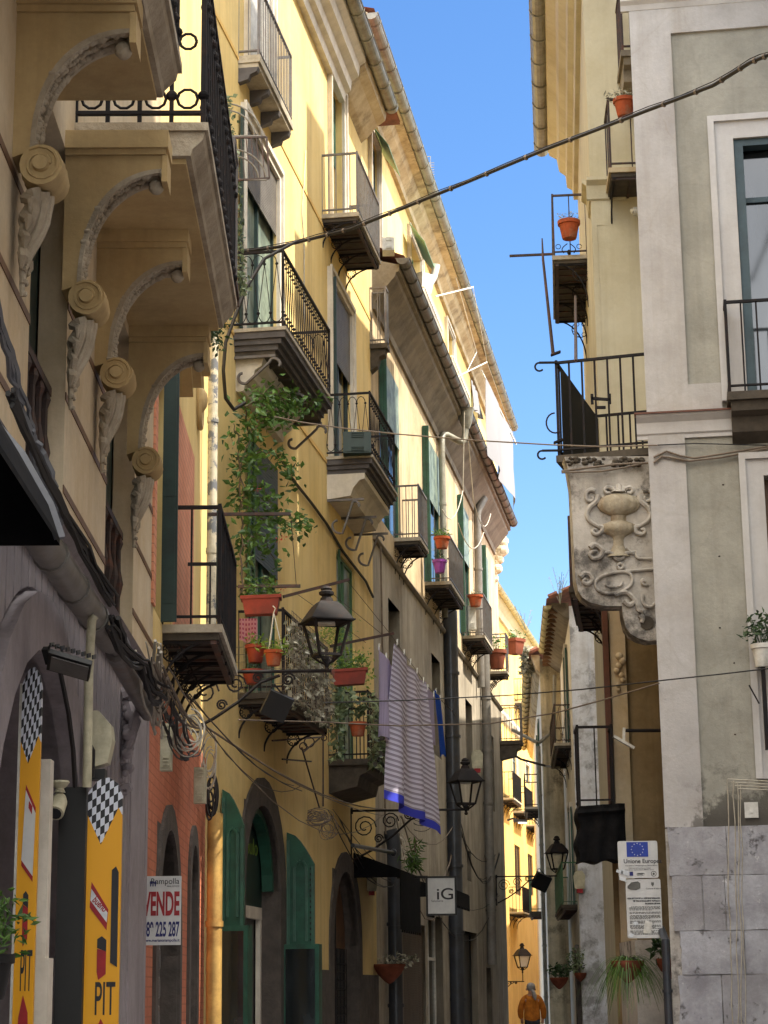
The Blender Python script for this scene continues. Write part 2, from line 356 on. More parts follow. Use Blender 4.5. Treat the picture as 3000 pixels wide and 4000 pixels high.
for key in ('orange', 'salmon'):       # brick-joint pattern scored into the render
    m = MT[key]; t = m.node_tree; p = t.nodes['Principled BSDF']; src = p.inputs['Base Color'].links[0].from_socket
    co = N(t, 'ShaderNodeTexCoord').outputs['Object']; sx = N(t, 'ShaderNodeSeparateXYZ'); t.links.new(co, sx.inputs[0]); cb_ = N(t, 'ShaderNodeCombineXYZ'); t.links.new(sx.outputs['Y'], cb_.inputs[0]); t.links.new(sx.outputs['Z'], cb_.inputs[1])
    b = N(t, 'ShaderNodeTexBrick'); t.links.new(cb_.outputs[0], b.inputs['Vector']); b.inputs['Scale'].default_value = 1; b.inputs['Brick Width'].default_value = .26; b.inputs['Row Height'].default_value = .075; b.inputs['Mortar Size'].default_value = .006; b.inputs['Mortar Smooth'].default_value = .2
    c = mixc(t, b.outputs['Fac'], src, tuple(x*.6 for x in (srgb(204, 124, 90) if key == 'orange' else srgb(224, 156, 124))[:3])+(1,))
    t.links.new(c, p.inputs['Base Color']); bq = [n_ for n_ in t.nodes if n_.type == 'BUMP'][0]; t.links.new(mathn(t, 'SUBTRACT', noise(t, co, 9, 6, .6), b.outputs['Fac']), bq.inputs['Height']); bq.inputs['Strength'].default_value = .5
# ------------------------------------------------------------ building pieces
def wall_holes(m, F, u0, u1, z0, z1, holes, dep=.28, n=0.0):
    us = sorted(set([u0, u1]+[h[0] for h in holes]+[h[1] for h in holes])); zs = sorted(set([z0, z1]+[h[2] for h in holes]+[h[3] for h in holes]))
    us = [u for u in us if u0 <= u <= u1]; zs = [z for z in zs if z0 <= z <= z1]
    for a, b in zip(us, us[1:]):
        for c, d in zip(zs, zs[1:]):
            mu, mz = (a+b)/2, (c+d)/2
            if any(h[0] < mu < h[1] and h[2] < mz < h[3] for h in holes): continue
            m.quad(F.P(a, n, c), F.P(b, n, c), F.P(b, n, d), F.P(a, n, d))
    for h in holes:
        a, b, c, d = h[:4]
        m.quad(F.P(a, n, c), F.P(a, n, d), F.P(a, n-dep, d), F.P(a, n-dep, c))
        m.quad(F.P(b, n, c), F.P(b, n-dep, c), F.P(b, n-dep, d), F.P(b, n, d))
        m.quad(F.P(a, n, d), F.P(b, n, d), F.P(b, n-dep, d), F.P(a, n-dep, d))
        m.quad(F.P(a, n, c), F.P(a, n-dep, c), F.P(b, n-dep, c), F.P(b, n, c))
def mass(m, F, u0, u1, z0, z1, n0=-.32, deep=9):
    m.box(F, u0, u1, -deep, n0, z0, z1)
    for u in (u0, u1):   # close the ends of the wall skin
        m.quad(F.P(u, n0, z0), F.P(u, 0, z0), F.P(u, 0, z1), F.P(u, n0, z1))
    m.quad(F.P(u0, n0, z1), F.P(u1, n0, z1), F.P(u1, 0, z1), F.P(u0, 0, z1))
def rail(F, u0, u1, dep, z, h=1.0, style='bars', step=.115, t=.016, inset=.03):
    m = M(); n = dep-inset; a, b = u0+inset, u1-inset; zt = z+h; zb = z+.07
    sides = [(F.P(a, 0, 0), F.P(a, n, 0)), (F.P(a, n, 0), F.P(b, n, 0)), (F.P(b, n, 0), F.P(b, 0, 0))]
    for k, (p, q) in enumerate(sides):
        L = (q-p).length
        for zz, hh in ((zt, .03), (zb, .02)):
            m.bar(p+Vector((0, 0, zz)), q+Vector((0, 0, zz)), .035, hh)
        cnt = max(2, int(L/step)); d = (q-p)/cnt
        if style == 'bars':
            for i in range(cnt+1):
                m.bar(p+d*i+Vector((0, 0, z)), p+d*i+Vector((0, 0, zt)), t)
        elif style == 'lyre':
            c2 = max(2, int(L/.135)); d = (q-p)/c2; e = d.normalized()
            for i in range(c2+1):
                tb = p+d*i+Vector((0, 0, z+.2)); m.ball(tb, .022, 6)
                if i < c2:
                    tt = p+d*(i+.5)+Vector((0, 0, zt-.16)); m.ball(tt, .02, 6)
                    m.bar(tb, tt, .009); m.bar(tt, p+d*(i+1)+Vector((0, 0, z+.2)), .009)
                    for cc, sg, zz in ((p+d*(i+.5), -1, z+.2), (p+d*(i+1), 1, zt-.16)):
                        if (i+1 > c2-.4) and sg == 1: continue
                        r = d.length/2
                        m.tube([cc+e*(r*math.cos(w))+Vector((0, 0, zz+sg*r*1.6*math.sin(w))) for w in [math.pi*j/6 for j in range(7)]], .006, 4, False)
        elif style == 'curl':     # cast iron: heavy uprights with rings
            c2 = max(2, int(L/.16)); d = (q-p)/c2; e = d.normalized()
            for i in range(c2+1):
                m.bar(p+d*i+Vector((0, 0, z)), p+d*i+Vector((0, 0, zt)), .024)
                m.ball(p+d*i+Vector((0, 0, z+.18)), .034, 6); m.ball(p+d*i+Vector((0, 0, zt-.22)), .034, 6)
                if i < c2:
                    cc = p+d*(i+.5)
                    for zz, r in ((z+.16, .06), (zt-.18, .06), (z+h*.5, .05)):
                        m.tube([cc+e*(r*math.cos(w))+Vector((0, 0, zz+r*math.sin(w))) for w in [math.pi*j/5 for j in range(11)]], .009, 4, False)
    for s in (a, b): m.bar(F.P(s, n, z), F.P(s, n, zt+.03), .03)
    return m
def scroll(F, u, n0, z0, ln, h, t=.018, w=.03, kind='s'):
    m = M(); pts = []
    # S bracket from wall (n0,z0-h) up to (ln,z0)
    if kind == 'arc':
        for j in range(13):
            a = math.pi/2*j/12; pts.append(F.P(u, n0+ln*(1-math.cos(a)) if False else n0+ln*math.sin(a), z0-h+h*(1-math.cos(a))))
        pts = [F.P(u, n0+ln*(1-math.cos(math.pi/2*j/12)), z0-h*(1-math.sin(math.pi/2*j/12))) for j in range(13)]
        m.tube(pts, t, 5)
        r = h*.2; c = (n0+ln*.18, z0-h*.22)
        m.tube([F.P(u, c[0]+r*math.cos(a), c[1]+r*math.sin(a)) for a in [2*math.pi*j/12 for j in range(13)]], t*.6, 4)
        for k in range(6):
            a = k*math.pi/3; m.tube([F.P(u, c[0]+r*math.cos(a)*.75+r*.25*math.cos(b), c[1]+r*math.sin(a)*.75+r*.25*math.sin(b)) for b in [2*math.pi*j/6 for j in range(7)]], t*.4, 4, False)
        return m
    r1, r2 = h*.3, ln*.14
    c1 = (n0+r1*1.05, z0-h+r1); c2 = (n0+ln-r2, z0-r2*1.4)
    for j in range(15):
        a = math.radians(60+j*25+180); rr = r1*(.35+.65*j/14)
        pts.append((c1[0]-rr*math.cos(a)*1, c1[1]+rr*math.sin(a)))
    pts = [(c1[0]+r1*(.3+.7*j/12)*math.cos(math.radians(110+j*15)), c1[1]+r1*(.3+.7*j/12)*math.sin(math.radians(110+j*15))) for j in range(13)]
    pts += [(lerp(pts[-1][0], c2[0]-r2*.9, k/4), lerp(pts[-1][1], c2[1]+r2*.4, k/4)) for k in (1, 2, 3)]
    pts += [(c2[0]-r2*(1-.6*j/10)*math.cos(math.radians(j*22)), c2[1]+r2*(1-.6*j/10)*math.sin(math.radians(20+j*22))) for j in range(11)]
    m.tube([F.P(u, a, b) for a, b in pts], t, 5)
    return m
def balcony(F, parent, u0, u1, dep, z, slab='thin', rl='bars', h=1.0, mats=None, rmat='iron', nbr=3, label=None, step=.115, panel=None, bh=.4):
    mats = mats or MT['slab']; m = M()
    if slab == 'thin':
        m.box(F, u0, u1, 0, dep, z-.07, z)
        pass
    elif slab == 'step':
        m.box(F, u0-.02, u1+.02, 0, dep+.02, z-.045, z)
    elif slab == 'corbel':
        m.box(F, u0, u1, 0, dep, z-.1, z); m.box(F, u0+.02, u1-.02, 0, dep-.03, z-.16, z-.102)
    elif slab == 'heavy':
        m.box(F, u0, u1, 0, dep, z-.09, z); m.prof(F, u0+.04, u1-.04, [(0, z-.092), (dep-.04, z-.092), (dep-.06, z-.2), (dep-.16, z-.24), (dep-.2, z-.4), (0, z-.5)], 0, 0)
    elif slab == 'cove':
        m.box(F, u0-.02, u1+.02, 0, dep+.02, z-.045, z)
    b = m.ob('balcony', mats, parent)
    if label: b['label'] = label
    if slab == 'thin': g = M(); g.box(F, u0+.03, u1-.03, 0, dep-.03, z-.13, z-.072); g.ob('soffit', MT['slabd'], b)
    if slab in ('step', 'cove'):
        g = M()
        for k, (i, a, c) in enumerate(((.0, .047, .13), (.05, .132, .2), (.1, .202, .27))):
            g.box(F, u0+i*.6, u1-i*.6, 0, dep-i, z-c, z-a)
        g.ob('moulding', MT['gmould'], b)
        if slab == 'cove':
            g = M(); g.prof(F, u0+.04, u1-.04, [(0, z-.272), (dep-.12, z-.272), (dep-.12, z-.36), (dep-.2, z-.38), (dep-.3, z-.5), (dep-.34, z-.62), (.05, z-.66), (0, z-.66)])
            g.ob('cove', MT['trim'], b)
        else:
            g = M(); g.box(F, u0+.08, u1-.08, 0, dep-.14, z-.33, z-.272); 
            k = 6
            for i in range(1, k): uu = lerp(u0, u1, i/k); g.box(F, uu-.03, uu+.03, 0, dep-.15, z-.36, z-.332)
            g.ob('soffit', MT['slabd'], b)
    zz = {'thin': z-.13, 'step': z-.33, 'corbel': z-.16, 'heavy': z-.3, 'cove': z-.66}[slab]
    for i in range(nbr):
        uu = lerp(u0+.07, u1-.07, i/(nbr-1) if nbr > 1 else .5)
        if slab == 'corbel':
            c = M(); c.prof(F, uu-.05, uu+.05, [(0, zz), (dep-.03, zz), (dep-.05, zz-.06), (dep-.14, zz-.1), (dep-.16, zz-.16), (0, zz-.2)])
            c.ob('corbel', MT['gmould'], b)
        elif slab == 'thin':
            c = scroll(F, uu, 0, zz, dep*.9, bh, .014, kind='arc'); c.box(F, uu-.02, uu+.02, 0, dep-.03, zz-.03, zz-.002); c.ob('bracket', MT['iron'], b)
        elif slab in ('step', 'cove'):
            c = scroll(F, uu, 0, zz, dep*(.95 if slab == 'step' else .75), .36 if slab == 'step' else .55, .02); c.box(F, uu-.02, uu+.02, 0, dep*.8, zz-.035, zz-.002); c.ob('bracket', MT['irong'], b)
        elif slab == 'heavy' and bh > 0:
            pass
    if slab == 'thin':   # joists below slab
        c = M()
        k = max(3, int((u1-u0)/.3))
        for i in range(1, k): uu = lerp(u0, u1, i/k); c.box(F, uu-.015, uu+.015, 0, dep-.06, zz-.02, zz-.001)
        c.box(F, u0+.04, u1-.04, dep-.1, dep-.05, zz-.035, zz-.0005); c.ob('joist', MT['ironb'], b)
    if rl: r = rail(F, u0, u1, dep, z, h, rl, step).ob('railing', MT[rmat], b)
    if panel:
        pm = M(); hh = panel[1]; n = dep-.045; k = int((u1-u0)/.05)
        for i in range(k):   # corrugated sheet
            a, c = lerp(u0+.04, u1-.04, i/k), lerp(u0+.04, u1-.04, (i+1)/k); d1, d2 = (0, .012) if i % 2 else (.012, 0)
            pm.quad(F.P(a, n-d1, z+.05), F.P(c, n-d2, z+.05), F.P(c, n-d2, z+hh), F.P(a, n-d1, z+hh))
        pm.ob('railing_panel', MT[panel[0]], b)
    return b
def louvre(F, u, n0, n1, z0, z1, mat, parent, along=False, name='shutter', slats=True, th=.035):
    # leaf standing out from the wall at u (perpendicular), or along wall when along=True (u = (u0,u1), n0 = plane)
    m = M()
    if not along:
        m.box(F, u, u+th, n0, n0+.05, z0, z1); m.box(F, u, u+th, n1-.05, n1, z0, z1)
        for zz in (z0, (z0+z1)/2-.04, z1-.08): m.box(F, u+.001, u+th-.001, n0+.05, n1-.05, zz, zz+.08)
        m.box(F, u+th*.4, u+th*.6, n0+.04, n1-.04, z0+.01, z1-.01)
        k = int((z1-z0)/.06)
        for i in range(k):
            zz = z0+.06+i*.06
            if zz > z1-.1: break
            m.quad(F.P(u+.004, n0+.05, zz), F.P(u+.004, n1-.05, zz), F.P(u+th-.004, n1-.05, zz+.05), F.P(u+th-.004, n0+.05, zz+.05))
    else:
        a, b = u
        m.box(F, a, a+.05, n0, n0+th, z0, z1); m.box(F, b-.05, b, n0, n0+th, z0, z1)
        for zz in (z0, (z0+z1)/2-.04, z1-.08): m.box(F, a+.05, b-.05, n0+.001, n0+th-.001, zz, zz+.08)
        k = int((z1-z0)/.06)
        for i in range(k):
            zz = z0+.06+i*.06
            if zz > z1-.1: break
            m.quad(F.P(a+.05, n0+th-.004, zz), F.P(b-.05, n0+th-.004, zz), F.P(b-.05, n0+.004, zz+.05), F.P(a+.05, n0+.004, zz+.05))
    return m.ob(name, MT[mat], parent)
def window(F, parent, u0, u1, z0, z1, fr=None, fw=.14, dep=.09, sash='green', leaves=2, pane='glass', blind=None, shut=None, label=None, lintel=0, name='window', transom=.0, n=0.0):
    """opening u0..u1,z0..z1 in the skin; fr = material of the moulded surround"""
    m = M(); rv = M()
    if fr:
        m.box(F, u0-fw, u0-.004, -.02, .05, z0, z1+fw); m.box(F, u1+.004, u1+fw, -.02, .05, z0, z1+fw); m.box(F, u0-.004, u1+.004, -.02, .05, z1+.004, z1+fw)
        m.box(F, u0-fw-.02, u0-fw+.05, .05, .085, z0, z1+fw+.02); m.box(F, u1+fw-.05, u1+fw+.02, .05, .085, z0, z1+fw+.02); m.box(F, u0-fw+.05, u1+fw-.05, .05, .085, z1+fw-.05, z1+fw+.02)
        w = m.ob(name, MT[fr], parent)
        par = w
    else: par = None
    s = M(); t = .05; nn = -dep+.05+n
    s.box(F, u0, u0+t, nn-.05, nn, z0, z1); s.box(F, u1-t, u1, nn-.05, nn, z0, z1); s.box(F, u0+t, u1-t, nn-.05, nn, z1-t, z1); s.box(F, u0+t, u1-t, nn-.05, nn, z0, z0+t)
    for i in range(1, leaves): uu = lerp(u0, u1, i/leaves); s.box(F, uu-.035, uu+.035, nn-.045, nn+.01, z0+t, z1-t)
    if transom: zz = lerp(z0, z1, transom); s.box(F, u0+t, u1-t, nn-.04, nn+.005, zz-.03, zz+.03)
    if par is None:
        par = s.ob(name, MT[sash], parent)
    else: s.ob('sash', MT[sash], par)
    g = M(); g.box(F, u0+.01, u1-.01, nn-.06, nn-.035, z0+.01, z1-.01); g.ob('pane', MT[pane], par)
    if label: par['label'] = label
    if blind:
        zb = lerp(z0, z1, blind[1]); b = M(); k = int((z1-zb)/.045)+1
        for i in range(k):
            zc = z1-(i+1)*(z1-zb)/k; b.box(F, u0+.02, u1-.02, nn+.03, nn+.045, zc, zc+(z1-zb)/k*.9)
        b.ob('roller_blind', MT[blind[0]], par)
    if shut:
        mat, wd, side = shut[:3]
        if 'L' in side: louvre(F, u0-.02, .02, .02+wd, z0, z1, mat, par)
        if 'R' in side: louvre(F, u1-.01, .02, .02+wd, z0, z1, mat, par)
        if 'l' in side: louvre(F, (u0-wd, u0), .03, 0, z0, z1, mat, par, True)
        if 'r' in side: louvre(F, (u1, u1+wd), .03, 0, z0, z1, mat, par, True)
    return par
def gutter(F, parent, u0, u1, n, z, r=.1, mat='zinc', name='gutter', step=.9, rod=None, wall_n=0):
    m = M(); k = 9
    for i in range(k-1):
        a, b = math.pi+math.pi*i/(k-1), math.pi+math.pi*(i+1)/(k-1)
        m.quad(F.P(u0, n+r*math.cos(a), z+r*math.sin(a)), F.P(u0, n+r*math.cos(b), z+r*math.sin(b)), F.P(u1, n+r*math.cos(b), z+r*math.sin(b)), F.P(u1, n+r*math.cos(a), z+r*math.sin(a)))
    for u in (u0, u1): m.quad(*[F.P(u, n+r*math.cos(math.pi+math.pi*i/8), z+r*math.sin(math.pi+math.pi*i/8)) for i in range(9)])
    u = u0+.3
    while u < u1:
        pts = [F.P(u, n+(r+.01)*math.cos(math.pi+math.pi*i/8), z+(r+.01)*math.sin(math.pi+math.pi*i/8)) for i in range(9)]
        m.tube(pts, .012, 4)
        u += step
    m.tube([F.P(u0, n+r, z), F.P(u1, n+r, z)], .014, 5); m.tube([F.P(u0, n-r, z), F.P(u1, n-r, z)], .012, 5)
    g = m.ob(name, MT[mat], parent, smooth=True)
    if rod:
        q = M(); u = u0+.3
        while u < u1: q.tube([F.P(u, n-r, z-.02), F.P(u, n-r-.05, z-.1), F.P(u, wall_n+rod*.3, z-.16)], .011, 4); u += step
        q.ob('gutter_rod', MT['ironb'], g)
    return g
def cable(pts, r, mat, name, label, cat, group=None, sag=0, seg=5, sub=8):
    out = []
    for a, b in zip(pts, pts[1:]):
        a, b = Vector(a), Vector(b)
        for i in range(sub): t = i/sub; out.append(lerp(a, b, t)+Vector((0, 0, -4*sag*t*(1-t))))
    out.append(Vector(pts[-1]))
    return tag(M().tube(out, r, seg).ob(name, MT[mat], smooth=True), label, cat, group)
def leaves(m, c, rad, cnt, size, rs=None, flat=1.0, droop=.0, ar=.5, hollow=0):
    rs = rs or rnd; c = Vector(c)
    for _ in range(cnt):
        while True:
            p = Vector((rs.uniform(-1, 1), rs.uniform(-1, 1), rs.uniform(-1, 1)))
            if hollow < p.length <= 1: break
        p = c+Vector((p.x*rad[0], p.y*rad[1], p.z*rad[2]))
        leaf(m, p, size*rs.uniform(.6, 1.25), rs, droop, ar)
def leaf(m, p, s, rs, droop=0, ar=.5):
    d = Vector((rs.gauss(0, 1), rs.gauss(0, 1), rs.gauss(0, 1)*.7-droop)).normalized(); w = d.orthogonal().normalized()
    w.rotate(Matrix.Rotation(rs.uniform(0, 6.28), 3, d)); nn = d.cross(w)
    i = len(m.v)
    m.v += [p, p+d*s*.45+w*s*ar*.5+nn*s*.06, p+d*s-nn*s*.08, p+d*s*.45-w*s*ar*.5+nn*s*.06]
    m.f.append((i, i+1, i+2, i+3))
# ------------------------------------------------------------ ground
FC = Fac(-1.93, 22.8, .155, 1, 1); FA = Fac(-1.75, 10, -.02, 1, 1)
FG = Fac(3.05, 27, .085, 1, -1); FGf = Fac(3.05, 27, 1, -.05, 1)
FL_ = Fac(2.73, 24.6, .13, 1, -1); FLf = Fac(2.73, 24.6, 1, -.04, 1)
FH = Fac(2.9, 21, 1, -.15, 1); FB = Fac(3.02, 21.8, .3, 1, -1)
FF = Fac(4.5, 48, .057, 1, -1); FFf = Fac(4.5, 48, 1, -.03, 1)
F2 = Fac(4.42, 56.7, .06, 1, -1); F2f = Fac(4.42, 56.7, 1, 0, 1); FE = Fac(4.35, 80, .18, 1, 1)
g = M(); g.quad((-400, -100, 0), (400, -100, 0), (400, 900, 0), (-400, 900, 0))
o = g.ob('ground', MT['asphalt'], origin=(0, 0, 0)); o['kind'] = 'structure'
g = M()
g.quad((-2.3, -4, .004), (3.4, -4, .004), (3.4, 21, .004), (-1.9, 21, .004)); g.quad((-2.2, 21, .004), (3, 21, .004), (4.4, 48, .004), (2.2, 48, .004)); g.quad((2.2, 48, .004), (4.4, 48, .004), (8, 84, .004), (4.4, 84, .004))
o = g.ob('street_paving', MT['greyst'], origin=(0, 0, 0)); o['kind'] = 'structure'

# ============================================================ C : big yellow building
bC = empty('apartment_building', FC.P(4, -4, 0), 'tall yellow stuccoed building with white door surrounds and iron balconies above green arched shutters', 'building')
cu = lambda x, y, n=0: FC.u(x, y, n)
cz = lambda x, y, n=0: FC.z(x, y, n)
uCe = cu(808, 1500)
holesC = []
# balconies of C
bal = {}
def B(key, pin, pout, pfar, **k):
    dep = k.pop('dep', None) or FC.dep(pin, pout); u0 = cu(*pin); z = cz(pout[0], pout[1], dep); u1 = cu(pfar[0], pfar[1], dep)
    bal[key] = (u0, u1, dep, z, k)
B('c1t', (514, 118), (562, 117), (634, 262), slab='corbel', rl='bars', nbr=4, rmat='irong', step=.1)
B('c1m', (504, 718), (615, 705), (717, 850), slab='step', rl='lyre', nbr=3)
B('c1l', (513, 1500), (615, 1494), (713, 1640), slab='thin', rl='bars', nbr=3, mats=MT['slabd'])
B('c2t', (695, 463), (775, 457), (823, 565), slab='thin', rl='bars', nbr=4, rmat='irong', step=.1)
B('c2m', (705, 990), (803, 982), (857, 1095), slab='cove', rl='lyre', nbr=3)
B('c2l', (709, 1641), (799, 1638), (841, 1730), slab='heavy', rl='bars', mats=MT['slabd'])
wins = []
def WN(F, holes, pl, pr, ptop, zb, **k):
    u0, u1, z1 = F.u(*pl), F.u(*pr), F.z(*ptop)
    holes.append((u0, u1, zb, z1)); wins.append((F, u0, u1, zb, z1, k)); return u0, u1, z1
z_ = lambda k: bal[k][3]
WN(FC, holesC, (532, 60), (582, 60), (532, -140), z_('c1t'), fr='trim', sash='dgreen', blind=('whitep', .0), label='tall top floor balcony door with half lowered pale blind')
WN(FC, holesC, (524, 450), (597, 480), (524, 250), z_('c1m'), fr='trim', sash='dgreen', pane='curtain', shut=('dgreen', .28, 'l'), blind=('rollg', .72))
WN(FC, holesC, (541, 1150), (600, 1200), (541, 945), z_('c1l'), sash='green', pane='curtain', blind=('dgreen', .55), shut=('lgreen', .3, 'l'))
WN(FC, holesC, (711, 300), (739, 350), (711, 150), z_('c2t'), fr='trim', sash='teal', blind=('green', .55), dep=.2)
WN(FC, holesC, (711, 700), (756, 800), (711, 600), z_('c2m'), fr='trim', sash='dgreen', blind=('rollg', .6), shut=('dgreen', .1, 'L'))
WN(FC, holesC, (727, 1250), (766, 1300), (727, 1188), z_('c2l'), sash='lgreen', pane='curtain', shut=('lgreen', .05, 'l'))
WN(FC, holesC, (797, 400), (815, 450), (797, 285), cz(805, 560), sash='teal', pane='glass', fr='trim', fw=.08)
# ground arches of C: springing handled with curved infill
def arch_pts(u0, u1, zs, ap, k=14):
    c = (u0+u1)/2; r = (u1-u0)/2
    return [(c-r*math.cos(math.pi*i/k), zs+ap*math.sin(math.pi*i/k)) for i in range(k+1)]
arches = []
def ARCH(F, holes, parent, pl, pr, pap, ring, mat, dep=.35, zs=None, ring_n=.03, key=None, foot=0.0):
    u0, u1 = F.u(*pl), F.u(*pr); zt = F.z(*pap); zs_ = zs if zs else zt-(u1-u0)/2
    holes.append((u0, u1, foot, zt))
    pts = arch_pts(u0, u1, zs_, zt-zs_)
    sp = M(); h = len(pts)//2
    sp.prism(F, [(u0, zt)]+[(u0, zs_)]+pts[1:h+1], -dep+.02, -.002); sp.prism(F, pts[h:-1]+[(u1, zs_), (u1, zt)], -dep+.02, -.002)
    rg = M(); out = arch_pts(u0-ring, u1+ring, zs_, zt-zs_+ring)
    for i in range(len(pts)-1):
        a, b, c, d = pts[i], pts[i+1], out[i+1], out[i]
        rg.prism(F, [a, b, c, d], -.1, ring_n)
    rg.box(F, u0-ring, u0, -.1, ring_n, foot, zs_); rg.box(F, u1, u1+ring, -.1, ring_n, foot, zs_)
    r = rg.ob('arch_surround', MT[mat], parent)
    arches.append((u0, u1, zs_, zt, pts)); return u0, u1, zs_, zt, pts, sp, r
uL, uR = cu(528, 1900), cu(604, 1900)
a1 = ARCH(FC, holesC, bC, (526, 1900), (602, 1900), (560, 1738), .35, 'lava')
a2 = ARCH(FC, holesC, bC, (718, 2000), (772, 2000), (745, 1883), .3, 'lava')
a1[5].ob('spandrel', MT['lava'], bC); a2[5].ob('spandrel', MT['lava'], bC)
w = M(); wall_holes(w, FC, -1.7, uCe, 0, 17.0, holesC); mass(w, FC, -1.7, uCe, 0, 17.0)
w.ob('wall', MT['yellow'], bC)
def put_windows(parent, F=None):
    for (Fq, u0, u1, z0, z1, k) in wins: window(Fq, parent, u0, u1, z0, z1, **k)
    wins.clear()
put_windows(bC)
balo = {}
for k, (u0, u1, dep, z, kw) in bal.items():
    balo[k] = balcony(FC, bC, u0, u1, dep, z, **kw)
# string grooves (thin coloured bands)
s = M(); s.box(FC, -1.7, uCe, 0, .012, cz(459, 17)-.03, cz(459, 17)+.03); s.box(FC, -1.7, uCe, 0, .012, cz(472, 676)-.03, cz(472, 676)+.03)
s.ob('string_course', MT['gold'], bC)
# white hood over first floor window
u0, u1 = cu(509, 850), cu(648, 953, .33); zb = cz(648, 953, .33)
h = M(); h.prof(FC, u0, u1, [(0, zb), (.1, zb), (.12, zb+.1), (.22, zb+.16), (.24, zb+.26), (.33, zb+.32), (.35, zb+.44), (0, zb+.5)]); h.ob('window_hood', MT['trim'], bC)
# roof cornice + gutter
ug = cu(839, 240, .5)
c = M(); zc = 16.86
uc = cu(770, 165, .3)
c.prof(FC, -1.7, uc, [(0, zc-.75), (.1, zc-.75), (.12, zc-.6), (.2, zc-.55), (.22, zc-.38), (.34, zc-.3), (.36, zc-.12), (.46, zc-.04), (.46, zc+.1), (0, zc+.14)]); c.ob('cornice', MT['trim'], bC)
c = M(); c.prof(FC, uc+.002, ug, [(0, zc-.5), (.1, zc-.42), (.3, zc-.2), (.44, zc-.1), (.46, zc), (.46, zc+.1), (0, zc+.14)]); c.ob('eaves', MT['eaves'], bC)
gutter(FC, bC, -1.7, ug, .56, 17.0, .12, 'zinc')
r = M(); r.quad(FC.P(-1.7, .6, 17.08), FC.P(uCe, .6, 17.08), FC.P(uCe, -9, 19.5), FC.P(-1.7, -9, 19.5)); r.quad(FC.P(-1.7, .6, 17.03), FC.P(uCe, .6, 17.03), FC.P(uCe, -9, 17.03), FC.P(-1.7, -9, 17.03)); r.ob('roof', MT['tile'], bC)
# plinth, stone base on the right part
s = M(); s.box(FC, a1[1]+.37, a2[0]-.31, 0, .03, 0, 1.9); s.ob('stone_plinth', MT['lava'], bC); s = M(); s.box(FC, a2[1]+.31, uCe, 0, .03, 0, cz(1180/1.844/1.8083+442.4, 1548.4+1860/1.844/1.8083)); s.ob('stone_plinth', MT['lava'], bC)

# ============================================================ D : beige building with lower eaves
bD = empty('apartment_building', FC.P(22, -4, 0), 'weathered beige building with green shuttered balcony doors and a long dark eaves gutter', 'building')
uD0, uD1 = uCe+.02, cu(1084, 1600)
holesD = []; bal.clear()
B('d1', (850, 1099), (876, 1098), (926, 1174), slab='thin', rmat='irong', step=.11, dep=.5, bh=.55)
B('d2', (917, 1243), (966, 1242), (1004, 1305), slab='thin', rmat='irong', step=.11, dep=.55, bh=.55)
B('d3', (998, 1362), (1040, 1361), (1066, 1411), slab='thin', rmat='irong', step=.11, dep=.55, bh=.55)
B('d4', (1052, 1451), (1088, 1449), (1102, 1487), slab='thin', rmat='irong', step=.11, dep=.55, panel=('pipeg', 1.0), bh=.55)
zD = bal['d2'][3]
for k in ('d1', 'd3', 'd4', 'd2'):
    q = bal[k]; bal[k] = (cu(q[4].get('x', 0), 0) if False else q[0], q[1], q[2], zD, q[4])
for k, x0, x1, yt in (('d1', 819, 861, 760), ('d2', 913, 949, 925), ('d3', 990, 1014, 1075), ('d4', 1041, 1058, 1185)):
    u0 = cu(x0, yt+150); u1 = cu(x1, yt+170)
    WN(FC, holesD, (x0, yt+150), (x1, yt+170), (x0, yt), zD, sash='green', pane='glass', blind=('curtain', .6), shut=('green', .13, 'L'), dep=.08)
for x0, y0, x1, y1, yb, kw in ((840, 1292, 865, 1330, 1560, dict(blind=('rolld', .0))), (934, 1412, 952, 1440, 1640, {}), (1007, 1510, 1021, 1532, 1690, {}), (1058, 1584, 1068, 1608, 1753, {}), (1009, 1836, 1018, 1846, 1905, {})):
    u0, u1 = cu(x0, (y0+yb)/2), cu(x1, (y1+yb)/2)
    zt, zb = cz(x0, y0), cz(x1, yb)
    holesD.append((u0, u1, zb, zt)); wins.append((FC, u0, u1, zb, zt, dict(sash='brown', pane='glassd', dep=.3, **kw)))
# ground doors
for x0, y0, x1, y1, kw in ((925, 1975, 958, 1995, dict(sash='whitep', pane='glass', transom=.72)), (1001, 2010, 1033, 2040, dict(sash='black', pane='glassd', leaves=2)), (1052, 2090, 1062, 2100, dict(sash='black', pane='glassd'))):
    u0, u1 = cu(x0, 2150), cu(x1, 2150); zt = cz(x0, y0)
    holesD.append((u0, u1, .05, zt)); wins.append((FC, u0, u1, .05, zt, dict(dep=.2, name='door', **kw)))
u0, u1 = cu(872, 2150), cu(920, 2150); zsh = cz(872, 1990); holesD.append((u0, u1, .05, zsh)); wins.append((FC, u0, u1, .05, zsh, dict(dep=.15, name='shop_shutter', sash='rolld', pane='glassd', blind=('rolld', 0.))))
zDs = cz(811, 1167)
w = M(); wall_holes(w, FC, uD0, uD1, zDs, 14.5, [h for h in holesD if h[3] > zDs]); mass(w, FC, uD0, uD1, 0, 14.5); w.ob('wall', MT['beige'], bD)
w = M(); wall_holes(w, FC, uD0, uD1, 3.6, zDs, [h for h in holesD if h[3] < zDs]); w.ob('wall', MT['drab'], bD)
w = M(); wall_holes(w, FC, uD0, uD1, 0, 3.6, [h for h in holesD if h[3] < zDs]); w.ob('wall', MT['drab'], bD)
put_windows(bD)
for k, (u0, u1, dep, z, kw) in bal.items(): balo[k] = balcony(FC, bD, u0, u1, dep, z, **kw)
